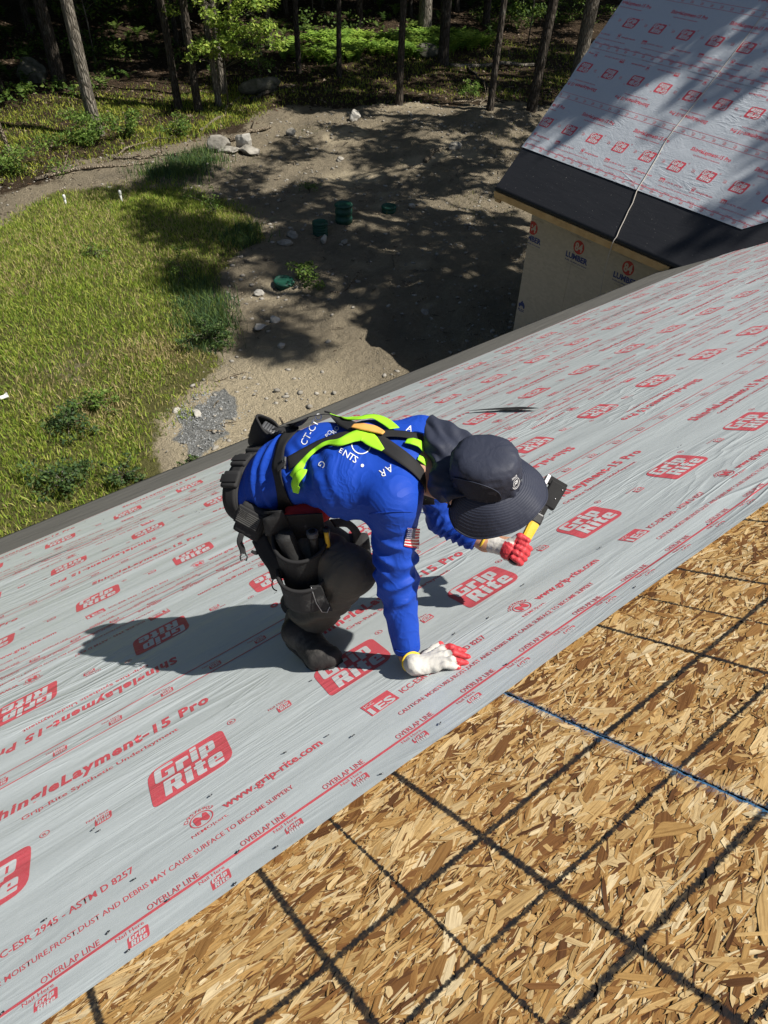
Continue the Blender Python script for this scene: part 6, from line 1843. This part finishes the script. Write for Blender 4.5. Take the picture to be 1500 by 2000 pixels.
# ------------------------------------------------------------------ hat
hat = obj('hat', None, None, person) if False else None
def hat_pt(a, r, z, ex=1.10): return OH + FH * (math.cos(a) * r * ex) + RH * (math.sin(a) * r * .97) + UH * z
na, nz = 72, 22
V = []
for j in range(nz + 1):
    s = j / nz
    z = .111 * math.sin(s * math.pi / 2) ** .92; r_ = .094 * max(0.0, 1 - s ** 2.7) ** .5 + .0005
    for i in range(na):
        a = 2 * math.pi * i / na
        seam = .0016 * math.exp(-(abs(((a - .55) % math.pi) - math.pi / 2) / .03) ** 2)
        # two seams run front to back over the crown
        lat_x = math.sin(a) * r_
        ridge_ = .0016 * (math.exp(-((abs(lat_x) - .036) / .0028) ** 2))
        wr2 = .0035 * math.exp(-(s / .16) ** 2) * math.sin(a * 19 + 2 * math.sin(a * 5))
        dent = (.007 * (vnoise(math.cos(a) * 2.2 + 4, math.sin(a) * 2.2, s * 3) - .5)) * min(1, (1 - s) * 3) + .003 * min(1, (1 - s) * 2) * (ridge(vnoise(math.cos(a) * 3 + 2, math.sin(a) * 3, s * 4) * 3) ** 2 - .3)
        V.append(hat_pt(a, r_ + wr2 + dent, z + ridge_ + dent * .5))
V = np.array(V); idx = np.arange((nz + 1) * na).reshape(nz + 1, na)
Fq = np.stack([idx[:-1], np.roll(idx, -1, 1)[:-1], np.roll(idx, -1, 1)[1:], idx[1:]], -1).reshape(-1, 4)
hat = obj('hat', mesh_np('hat', V, Fq, True), M['hat'], person)
hat['label'] = 'slate blue sun hat with wide stitched brim and neck flap'
# brim with rows of stitching
A0, A1 = R(-128), R(122)
nr, nb = 96, 84
V = []
for i in range(nb + 1):
    a = A0 + (A1 - A0) * i / nb
    taper = min(1.0, (min(i, nb - i) / nb) / .10)
    w = (.070 - .004 * (1 - math.cos(a)) * .5) * (.35 + .65 * taper ** .7)
    for j in range(nr + 1):
        t = j / nr
        st = .0011 * max(0, math.sin(t * 2 * math.pi * 12)) ** 2 if t > .08 else 0
        wave = .010 * t * t * math.sin(a * 3.1 + .6) + .004 * t * math.sin(a * 7 + 1)
        drop = (.020 * t + .030 * t * t) * (1 + .5 * abs(math.sin(a)) ** 2)
        V.append(hat_pt(a, .093 + w * t * .97, -drop + .004 + st + wave, 1.10 - .02 * t))
V = np.array(V).reshape(nb + 1, nr + 1, 3)
under = V - UH * .003
ii = np.arange((nb + 1) * (nr + 1)).reshape(nb + 1, nr + 1); off = ii.size
Fq = np.concatenate([np.stack([ii[:-1, :-1], ii[:-1, 1:], ii[1:, 1:], ii[1:, :-1]], -1).reshape(-1, 4), (np.stack([ii[:-1, :-1], ii[1:, :-1], ii[1:, 1:], ii[:-1, 1:]], -1) + off).reshape(-1, 4),
                     np.stack([ii[:-1, -1], ii[:-1, -1] + off, ii[1:, -1] + off, ii[1:, -1]], -1)])
obj('brim', mesh_np('brim', np.concatenate([V.reshape(-1, 3), under.reshape(-1, 3)]), Fq, True), M['hat'], hat)
tube('brim_edge', V[:, -1] - UH * .0015, .0032, M['hat'], hat, None, 7)
# neck flap: cloth from the back of the headband over neck and shoulders, bunched up on the far side
angs = [R(96), R(135), R(175), R(212), R(250)]
ends = [at((884, 992), 2.085), at((853, 968), 2.12), at((838, 893), 2.16), at((831, 821), 2.20), at((868, 832), 2.27)]
rows = []
for s in np.linspace(0, 1, 5):
    row = []
    for a, e in zip(angs, ends):
        b = hat_pt(a, .092, .012); bul = (.030 if a < 3 else .018) * math.sin(math.pi * s)
        row.append(b + (e - b) * s + (UH * .6 + unit(b - OH) * .6 - FH * .4) * bul)
    rows.append(row)
rows = np.array(rows)
nu, nv = 60, 40
g1 = np.array([resample(rows[i], nu) for i in range(5)]); G = np.array([resample(g1[:, j], nv) for j in range(nu)])   # nu x nv x 3
Ng = np.cross(np.gradient(G, axis=0), np.gradient(G, axis=1)); Ng /= np.linalg.norm(Ng, axis=2)[..., None] + 1e-9
if (Ng[nu // 2, nv // 2] @ camv(0, 0, -1)) < 0: Ng = -Ng
uu, vv = np.meshgrid(np.linspace(0, 1, nu), np.linspace(0, 1, nv), indexing='ij')
fold = (.020 * (ridge(uu * 3.4 + .45 * vv + .35 * vnoise(uu * 3, vv * 2)) ** 2 - .35) + .006 * (ridge(uu * 8 - vv * 1.2 + .6 * vnoise(uu * 5, vv * 3)) ** 2 - .35)) * smoothstep(.02, .45, vv)
gath = .004 * np.sin(uu * 60) * np.exp(-(vv / .10) ** 2)
G = G + Ng * (fold + gath)[..., None]
ii = np.arange(nu * nv).reshape(nu, nv); Vf = G.reshape(-1, 3)
Fq = np.stack([ii[:-1, :-1], ii[1:, :-1], ii[1:, 1:], ii[:-1, 1:]], -1).reshape(-1, 4)
fl = obj('neck_flap', mesh_np('neck_flap', Vf, Fq, True), M['hat'], hat)
md = fl.modifiers.new('thickness', 'SOLIDIFY'); md.thickness = .0016
# mesh vent on the wearer's right side, emblem on the front
def crown_surf(a, s, lift=.0018):
    z = .111 * math.sin(s * math.pi / 2) ** .92; r_ = .094 * max(0.0, 1 - s ** 2.7) ** .5 + lift
    return hat_pt(a, r_, z + lift * .3)
pv = []
nA, nS = 22, 8
for i in range(nA + 1):
    a = R(42) + R(92) * i / nA; top = .10 + .40 * max(0, math.sin(math.pi * (i / nA) ** .85)) ** .6
    for j in range(nS + 1): pv.append(crown_surf(a, .05 + (top - .05) * j / nS, .0022))
ii = np.arange((nA + 1) * (nS + 1)).reshape(nA + 1, nS + 1)
obj('vent_panel', mesh_np('vent_panel', np.array(pv), np.stack([ii[:-1, :-1], ii[1:, :-1], ii[1:, 1:], ii[:-1, 1:]], -1).reshape(-1, 4), True), M['mesh'], hat)
bp = np.array([crown_surf(R(42) + R(92) * t, .10 + .40 * max(0, math.sin(math.pi * t ** .85)) ** .6, .003) for t in np.linspace(0, 1, 40)])
tube('vent_piping', bp, .0016, M['hat'], hat, None, 6)
def crown_decal(name, vt, a0, s0, m):
    v, t = vt
    W3 = np.array([crown_surf(a0 - x / .105, s0 + y / .125, .0042) for x, y in v]); return obj(name, mesh_np(name, W3, t), m, hat)
em = merge2([ring2d(.0165, .0185, R(200), R(345), 18), ring2d(.0125, .0138, 0, 2 * math.pi, 20)] + [(lambda q: (q[0] + [-.010, -.004], q[1]))(text2d('SB', .011, .02, .25)), (lambda q: (q[0] + [-.014, .016], q[1]))(text2d('SINCE', .006, .01))])
for sx in (-.036, .036):
    sm_ = []
    for aa_ in np.linspace(-.95, .95, 30):
        z_ = .111 * math.sqrt(max(0, 1 - (abs(aa_)) ** 2.3)); sm_.append(OH + FH * (aa_ * .099) + RH * sx * (1 - .15 * aa_ ** 2) + UH * (z_ * .985))
    tube('crown_seam', np.array(sm_), .0016, M['hat'], hat, None, 6)
e_ = crown_decal('emblem', em, R(12), .30, M['white']); e_['kind'] = 'stuff'

# ------------------------------------------------------------------ harness
har = empty('harness', ROOT, None, None); har.parent = person; har.matrix_basis = Matrix.Identity(4)
del_keys = [k for k in list(har.keys())]
strap('waist_strap', [(601, 820), (576, 838), (556, 864), (547, 892), (545, 922), (551, 952), (559, 980), (558, 1000)], .052, M['web'], .0075, 46, har)
strap('back_strap', [(566, 906), (598, 888), (634, 868), (672, 857), (718, 855), (764, 853), (800, 856), (826, 862)], .047, M['web'], [.007, .010, .012, .010], 46, har)
strap('shoulder_strap', [(604, 819), (641, 815), (672, 832), (706, 849), (742, 869), (778, 893), (812, 922), (834, 957), (838, 985)], .047, M['web'], [.008, .014, .016, .012, .008], 54, har)
strap('neon_lining', [(577, 934), (586, 918), (600, 902), (620, 884), (642, 873), (668, 871), (692, 862), (712, 860), (730, 872), (750, 886)], [.034, .024, .014, .012, .018, .036, .052, .044, .012], M['neon'], [.010, .014, .016, .020, .016], 54, har, [0, .3, .5, .5, .3, .1, 0, -.1])
strap('neon_lining', [(640, 812), (660, 820), (680, 824), (700, 826), (728, 823), (750, 831), (770, 845)], [.012, .018, .028, .040, .046, .046, .034], M['neon'], [.010, .014, .018, .014], 40, har)
strap('neon_lining', [(814, 896), (830, 908), (840, 930), (842, 952), (838, 972)], [.018, .024, .026, .026, .020], M['neon'], [.009, .014, .014, .010], 30, har)
strap('neon_tab', [(598, 921), (590, 932), (584, 945), (580, 960)], [.022, .034, .036, .018], M['neon'], [.014, .018, .016, .010], 22, har)
strap('neon_tab', [(792, 868), (802, 871), (814, 876), (824, 884)], [.020, .030, .030, .022], M['neon'], [.012, .020, .022, .014], 22, har)
strap('back_pad', [(690, 846), (708, 849), (728, 853), (752, 860)], [.018, .030, .030, .012], M['orange'], [.026, .030, .030, .026], 18, har, [0, .1, .1, .3], th=.004)
bC, bN = hit((562, 907)); tt = unit(hit((575, 902))[0] - bC); sd_ = np.cross(bN, tt)
def buckle(name, c, n_, t_, w, l, m, parent, th=.006, hole=.55):
    s_ = np.cross(n_, t_); bm = bmesh.new()
    o_ = [(-.5, -.5), (.5, -.5), (.5, .5), (-.5, .5)]
    rings = []
    for sc_ in (1, hole):
        for z_ in (0, th): rings.append([bm.verts.new(Vector(c + t_ * x * l * sc_ + s_ * y * w * sc_ + n_ * z_)) for x, y in o_])
    ob, ot, ib, it = rings
    for i in range(4):
        k = (i + 1) % 4
        bm.faces.new((ot[i], ot[k], it[k], it[i])); bm.faces.new((ob[k], ob[i], ib[i], ib[k])); bm.faces.new((ob[i], ob[k], ot[k], ot[i])); bm.faces.new((ib[k], ib[i], it[i], it[k]))
    return obj(name, bm_mesh(name, bm), m, parent)
buckle('buckle', bC + bN * .012, bN, tt, .040, .012, M['steel'], har)
bC2, bN2 = hit((640, 814)); buckle('buckle', bC2 + bN2 * .012, bN2, unit(hit((655, 818))[0] - bC2), .044, .018, M['black_metal'], har)
strap('loose_end', [(566, 906), (556, 914), (548, 921)], .018, M['web'], [.016, .018, .016], 12, har)

# print on the back of the shirt, flag on the sleeve
def on_shirt(name, vt, px, ang, h_px, m, parent=None, lift=.0022):
    v, t = vt; ca, sa = math.cos(ang), math.sin(ang); W3 = []
    for x, y in v:
        q, n_ = hit((px[0] + (x * ca - y * sa) * h_px, px[1] - (x * sa + y * ca) * h_px)); W3.append(q + n_ * lift)
    o = obj(name, mesh_np(name, np.array(W3), t), m, parent or shirt); o['kind'] = 'stuff'; return o
for tx, px, ang, h in (('CT-CTO', (597, 872), R(60), 13), ('ROVI', (654, 850), R(52), 9), ('PO', (641, 856), R(52), 8), ('E', (662, 884), R(-28), 10), ('N', (669, 890), R(-30), 13), ('T', (679, 896), R(-33), 13), ('S', (688, 902), R(-30), 13), ('A', (764, 908), R(204), 14), ('R', (750, 917), R(198), 14), ('G', (627, 899), R(240), 13), ('A', (792, 842), R(-20), 13)):
    v, t = text2d(tx, 1.0, .0); on_shirt('back_print', (v, t), px, ang, h, M['white'])
on_shirt('back_print', disc2d(1.0, 14), (708, 910), 0, 3.2, M['white'])
on_shirt('back_print', ring2d(.9, 1.0, 0, 2 * math.pi, 30), (706, 868), 0, 20, M['white'])
FLAG = [(795, 1030), (818, 1032), (816, 1071), (788, 1066)]
def flag_pt(s, t):
    a = np.array(FLAG[0]) * (1 - s) + np.array(FLAG[1]) * s; b = np.array(FLAG[3]) * (1 - s) + np.array(FLAG[2]) * s
    return a * (1 - t) + b * t
def flag_cell(s0, s1, t0, t1, lift, n=4):
    V = []
    for i in range(n + 1):
        for j in (0, 1, 2):
            q, n_ = hit(flag_pt(s0 + (s1 - s0) * i / n, t0 + (t1 - t0) * j / 2)); V.append(q + n_ * lift)
    ii = np.arange((n + 1) * 3).reshape(n + 1, 3)
    return np.array(V), [np.stack([ii[:-1, :-1], ii[1:, :-1], ii[1:, 1:], ii[:-1, 1:]], -1).reshape(-1, 4)]
V, Fq = join_np([flag_cell(0, 1, i / 7, (i + 1) / 7, .0030) for i in range(7)])
fo = obj('flag_patch', mesh_np('flag_patch', V, Fq), M['white'], shirt)
V, Fq = join_np([flag_cell(0, 1, (2 * i) / 13, (2 * i + 1) / 13, .0042) for i in range(7)])
o = obj('flag_stripe', mesh_np('flag_stripe', V, Fq), M['flag_red'], shirt); o['kind'] = 'stuff'
obj('flag_canton', mesh_np('flag_canton', *flag_cell(0, .62, 0, .54, .0054)), M['navy'], shirt)
sv = []
for i in range(5):
    for j in range(6):
        s0, t0 = .62 * (j + .6 + .25 * (i % 2)) / 6.6, .54 * (i + .5) / 5
        sv.append(flag_cell(s0 - .022, s0 + .022, t0 - .018, t0 + .018, .0064, 1))
V, Fq = join_np(sv); o = obj('flag_star', mesh_np('flag_star', V, Fq), M['white'], shirt); o['kind'] = 'stuff'
# shoulder seam and hems
strap('seam', [(722, 1004), (750, 1000), (790, 998), (830, 1001)], .0024, M['shirt'], .0025, 24, shirt)
for px in ([(771, 1268), (790, 1274), (816, 1263)],): strap('cuff_seam', px, .002, M['shirt'], .002, 14, shirt)

# red undershirt showing at the belly
bc = at((612, 992), 2.42)
Pq, Fq = surface_nets(lambda P: smin(ell(P, bc, np.array([spine, lat, dors]), (.085, .075, .050)), ell(P, at((590, 1000), 2.43), np.array([spine, lat, dors]), (.05, .06, .06)), .03), bc - .14, bc + .14, .008)
pobj('undershirt', relax(Pq, Fq, 2), Fq, M['red_cloth'])

# ------------------------------------------------------------------ tool belt and pouches
belt = empty('tool_belt', ROOT, None, None); belt.parent = person; belt.matrix_basis = Matrix.Identity(4)
bc_, bax = J['hem'] - spine * .040, unit(spine)
a = np.linspace(0, 2 * np.pi, 60)
C = bc_ + np.cos(a)[:, None] * lat * .150 + np.sin(a)[:, None] * dors * .110
Nn = np.cos(a)[:, None] * lat * .110 + np.sin(a)[:, None] * dors * .150; Nn /= np.linalg.norm(Nn, axis=1)[:, None]
band('belt', C, Nn, .066, M['pouch'], belt, .008)
C2 = bc_ + spine * .0 + (C - bc_) * 1.03
band('belt_webbing', C2, Nn, .048, M['web'], belt, .006)
for k_, (ang, hh) in enumerate(((R(150), .075), (R(118), .070), (R(84), .066), (R(52), .070))):
    pc_ = bc_ + (math.cos(ang) * lat * -1 * .150 + math.sin(ang) * dors * .110) * 1.06; pn_ = unit(math.cos(ang) * lat * -1 * .110 + math.sin(ang) * dors * .150)
    py_ = bax; px2 = unit(np.cross(py_, pn_)); py_ = np.cross(pn_, px2)
    bm = bmesh.new(); box_bm(bm, (0, 0, 0), (.062, hh, .020), None, .008); bmesh.ops.transform(bm, matrix=frame_from(pc_, px2, py_, pn_), verts=bm.verts[:])
    obj('belt_pad', bm_mesh('belt_pad', bm, True), M['pouch'], belt)
    bm = bmesh.new(); box_bm(bm, (0, 0, .012), (.030, hh * 1.04, .004), None, .001); bmesh.ops.transform(bm, matrix=frame_from(pc_, px2, py_, pn_), verts=bm.verts[:])
    obj('belt_keeper', bm_mesh('belt_keeper', bm, True), M['web'], belt)
z_p = unit(np.array([-.45, -.57, 0])); y_p = np.array([0, 0, 1.0]); x_p = np.cross(y_p, z_p)
def pocket(name, o, x, y, z, w, h, dep, m, parent, top_front=0.0, rim=.006, wb=.82, bulge=1.0, back=True):
    """open pouch: flat back panel and a bowed front panel; o = top middle of the back panel"""
    nu_, nv_ = 26, 16; V = []
    for j in range(nv_ + 1):
        t = j / nv_; ww = w * (1 - (1 - wb) * t) * (1 if t < .8 else 1 - .45 * ((t - .8) / .2) ** 2); dd = dep * (1 - .25 * t) * (1 if t < .75 else 1 - .75 * ((t - .75) / .25) ** 2)
        for i in range(nu_ + 1):
            s = i / nu_; an = math.pi * s
            px_ = -math.cos(an) * ww / 2; pz = math.sin(an) ** .8 * dd * bulge
            dip = top_front * math.sin(an) * (1 - t)
            lump = .004 * (vnoise(s * 6, t * 5, w * 40) - .5)
            V.append(o + x * px_ - y * (h * t + dip) + z * (pz + lump))
    ii = np.arange((nv_ + 1) * (nu_ + 1)).reshape(nv_ + 1, nu_ + 1)
    Fq = np.stack([ii[:-1, :-1], ii[1:, :-1], ii[1:, 1:], ii[:-1, 1:]], -1).reshape(-1, 4)
    V = np.array(V)
    ob = obj(name, mesh_np(name, V, Fq, True), m, parent); md = ob.modifiers.new('thickness', 'SOLIDIFY'); md.thickness = .004; md.offset = 0
    tube('pouch_rim', V[:nu_ + 1], rim * .75, M['web'], parent, None, 7)
    tube('pouch_piping', np.array([V[k * (nu_ + 1)] for k in range(nv_ + 1)][::-1] + [V[k * (nu_ + 1) + nu_] for k in range(nv_ + 1)]), rim * .55, M['web'], parent, None, 6)
    return ob
tilt = unit(y_p + x_p * -.10); 
o1 = at((588, 1050), 2.38)
zf = unit(z_p + np.array([0, 0, .12])); yf = unit(tilt - zf * (tilt @ zf)); xf = np.cross(yf, zf)
def panel(name, o, x, y, z, w, h0, h1, m, parent, th=.006):
    bm = bmesh.new(); Mx = frame_from(o, x, y, z); vs = box_bm(bm, (0, (h0 + h1) / 2, 0), (w, h1 - h0, th), None, .002)
    bmesh.ops.transform(bm, matrix=Mx, verts=bm.verts[:]); return obj(name, bm_mesh(name, bm), m, parent)
panel('pouch_back', o1, xf, yf, zf, .165, -.24, .095, M['leather'], belt)
pocket('main_pouch', o1 + yf * .012, xf, yf, zf, .180, .250, .105, M['leather'], belt, .03, .009)
pocket('front_pouch', o1 - yf * .085 + zf * .058, xf, yf, zf, .168, .165, .082, M['leather'], belt, .028, .009, .86)
strap_l = [o1 + xf * -.07 + yf * .02, o1 + xf * -.075 + yf * .10, at((545, 1000), 2.43), at((556, 965), 2.44)]
C = resample(strap_l, 16); band('pouch_hanger', C, np.tile(zf, (16, 1)), np.linspace(.09, .03, 16), M['leather'], belt, .005)
# small tool sleeve on the front pouch, with a pale binding
q0 = o1 - yf * .130 + zf * .128 + xf * .052
panel('tool_sleeve', q0, xf, unit(yf + xf * -.22), zf, .036, -.085, .03, M['leather'], belt, .008)
tube('sleeve_binding', np.array([q0 + yf * .03 - xf * .020 + zf * .006, q0 - yf * .04 - xf * .012 + zf * .006, q0 - yf * .082 + xf * .002 + zf * .006, q0 - yf * .085 + xf * .018 + zf * .006, q0 - yf * .06 + xf * .030 + zf * .006]), .0016, M['steel'], belt, None, 6)
# chalky smears on the pouch front are part of the leather material; keys, tools
def rod(name, a, b, r, m, parent, seg=12): 
    V, q, t = tube_np(resample([a, (a + b) / 2, b], 6), r, seg); return obj(name, mesh_np(name, V, [q, t], True), m, parent)
tl_ = o1 + xf * .048 + zf * .045
rod('torch', tl_ - yf * .08, tl_ + yf * .045, .016, M['black_plastic'], belt); rod('torch_head', tl_ + yf * .040, tl_ + yf * .058, .019, M['grey_plastic'], belt); rod('torch_lens', tl_ + yf * .057, tl_ + yf * .0595, .012, M['black_metal'], belt)
kn = o1 + xf * .092 + zf * .035
rod('knife_handle', kn - yf * .09, kn + yf * .060, .010, M['black_plastic'], belt); rod('knife_inlay', kn - yf * .05 + zf * .006, kn + yf * .05 + zf * .006, .0075, M['yellow'], belt); 
rod('utility_knife', o1 + xf * .105 - yf * .15 + zf * .05, o1 + xf * .10 - yf * .01 + zf * .05, .011, M['black_plastic'], belt)
rod('red_tag', o1 + xf * .104 - yf * .20 + zf * .055, o1 + xf * .105 - yf * .145 + zf * .055, .008, M['flag_red'], belt)
rod('pouch_tool', o1 - xf * .02 + zf * .05 - yf * .06, o1 - xf * .045 + zf * .04 + yf * .05, .030, M['leather'], belt, 16)
# back pouch with subdued flag patch
oB = at((489, 1012), 2.415); zb_ = camv(-.25, .25, -.9); yb_ = camv(.42, -.85, -.3); yb_ = unit(yb_ - zb_ * (yb_ @ zb_)); xb_ = np.cross(yb_, zb_)
def sbox(name, o, ax, s, m, parent, bev=.01):
    bm = bmesh.new(); box_bm(bm, (0, 0, 0), s, None, bev); bmesh.ops.transform(bm, matrix=frame_from(o, *ax), verts=bm.verts[:])
    ob = obj(name, bm_mesh(name, bm, True), m, parent); return ob
sbox('back_pouch', oB - zb_ * .02 + camv(0, 1, 0) * .012, (xb_, yb_, zb_), (.100, .115, .055), M['pouch'], belt, .014)
sbox('pouch_flap', oB + zb_ * .010, (xb_, yb_, zb_), (.098, .066, .012), M['pouch'], belt, .005)
pw, ph_ = .086, .050
sbox('flag_patch', oB + zb_ * .0172, (xb_, yb_, zb_), (pw, ph_, .003), M['web'], belt, .001)
bm = bmesh.new()
for i in range(7):
    x0_, x1_ = (-pw * .08 if i < 4 else -pw * .46), pw * .46
    y0_ = ph_ * (.44 - i * .137); box_bm(bm, ((x0_ + x1_) / 2, y0_ - ph_ * .03, 0), (x1_ - x0_, ph_ * .068, .0012))
for i in range(5):
    for j in range(6): box_bm(bm, (-pw * .45 + pw * .36 * (j + .3 + .4 * (i % 2)) / 6, ph_ * (.42 - i * .11), 0), (.0028, .0028, .0012))
bmesh.ops.transform(bm, matrix=frame_from(oB + zb_ * .0196, xb_, yb_, zb_), verts=bm.verts[:])
o = obj('flag_relief', bm_mesh('flag_relief', bm), M['patch_grey'], belt); o['kind'] = 'stuff'
C = resample([at((472, 1042), 2.43), at((468, 1058), 2.43), at((473, 1072), 2.44), at((475, 1082), 2.44)], 14)
band('hanging_strap', C, np.tile(camv(0, 0, -1), (14, 1)), .020, M['web'], belt, .003)
cb = at((476, 1087), 2.44)
for k in (-1, 1): tube('side_release_buckle', np.array([cb + camv(1, 0, 0) * k * .004 - camv(0, 1, 0) * .012, cb + camv(1, 0, 0) * k * .012, cb + camv(1, 0, 0) * k * .009 + camv(0, 1, 0) * .014, cb + camv(1, 0, 0) * k * .003 + camv(0, 1, 0) * .010]), .0028, M['black_plastic'], belt, None, 6)
C = resample([at((504, 1060), 2.43), at((506, 1074), 2.43), at((500, 1080), 2.43), at((491, 1076), 2.43)], 12)
band('hook_strap', C, np.tile(camv(0, 0, -1), (12, 1)), np.linspace(.026, .008, 12), M['web'], belt, .003)
# dark webs between belt and the pouches below
C = resample([at((505, 1050), 2.43), at((520, 1080), 2.42), at((537, 1105), 2.41), at((545, 1130), 2.42)], 16)
band('leg_strap', C, np.tile(camv(-.3, 0, -1), (16, 1)), .055, M['web'], belt, .004)
tube('leg_loop', resample([at((535, 1128), 2.45), at((531, 1140), 2.45), at((534, 1150), 2.45), at((541, 1154), 2.45)], 12), .0025, M['web'], belt, None, 6)
# open pouch on the far hip with a grey device inside
yc = camv(.42, -.52, -.74); xc = camv(.86, .50, .1); xc = unit(xc - yc * (xc @ yc)); zc = np.cross(xc, yc); oc0 = at((525, 838), 2.55)
V = []; nu_ = 40
for t, rx, rz in ((-.06, .052, .043), (0, .056, .047), (.03, .055, .046), (.07, .050, .040), (.105, .044, .034), (.125, .030, .022), (.128, .002, .002)):
    for i in range(nu_):
        q = 2 * math.pi * i / nu_; sq = 1 + .10 * math.cos(2 * q) ** 2 + .05 * (vnoise(math.cos(q) * 2 + 3, math.sin(q) * 2, t * 9) - .5)
        up_ = .022 * math.cos(q - 2.3) if t <= 0 else 0
        V.append(oc0 + xc * math.cos(q) * rx * sq + zc * math.sin(q) * rz * sq - yc * (max(t, -.012) - up_))
V = np.array(V); k7 = len(V) // nu_; ii = np.arange(len(V)).reshape(k7, nu_)
Fq = np.stack([ii[:-1], np.roll(ii, -1, 1)[:-1], np.roll(ii, -1, 1)[1:], ii[1:]], -1).reshape(-1, 4)
rpch = obj('hip_pouch', mesh_np('hip_pouch', V, Fq, True), M['pouch'], belt); md = rpch.modifiers.new('thickness', 'SOLIDIFY'); md.thickness = .005
tube('pouch_rim', np.vstack([V[:nu_], V[:1]]), .0045, M['web'], belt, None, 7)
oD = oc0 + xc * .006 + zc * .002 - yc * .018
sbox('device', oD, (xc, yc, zc), (.066, .062, .040), M['grey_plastic'], belt, .008)
for k in range(5): sbox('device_rib', oD + yc * .0315 + xc * (-.020 + .010 * k), (xc, yc, zc), (.004, .003, .030), M['black_plastic'], belt, .001)
tube('device_clip', np.array([oD + xc * .030 + yc * .028 + zc * .012, oD + xc * .036 + yc * .040, oD + xc * .034 + yc * .036 - zc * .016]), .0022, M['steel'], belt, None, 6)
strap('radio_strap', [(548, 848), (566, 838), (588, 827), (602, 821)], [.07, .062, .05, .046], M['pouch'], [.012, .010, .009], 20, belt)
# far-side bag peeping out in front of the knee
C = resample([at((650, 1022), 2.46), at((676, 1022), 2.52), at((694, 1038), 2.56), at((699, 1062), 2.58), at((697, 1085), 2.60)], 22)
band('far_strap', C, np.tile(camv(.2, -.5, -.8), (22, 1)), .034, M['web'], belt, .004)
obj('far_pouch', None, None, None) if False else None
sbox('far_pouch', at((690, 1085), 2.66), (xf, yf, zf), (.13, .17, .07), M['pouch'], belt, .02)
# knee patch seam
strap('knee_seam', [(716, 1092), (712, 1110), (714, 1126)], .002, M['pants'], .002, 12, pants, bv=BVP)
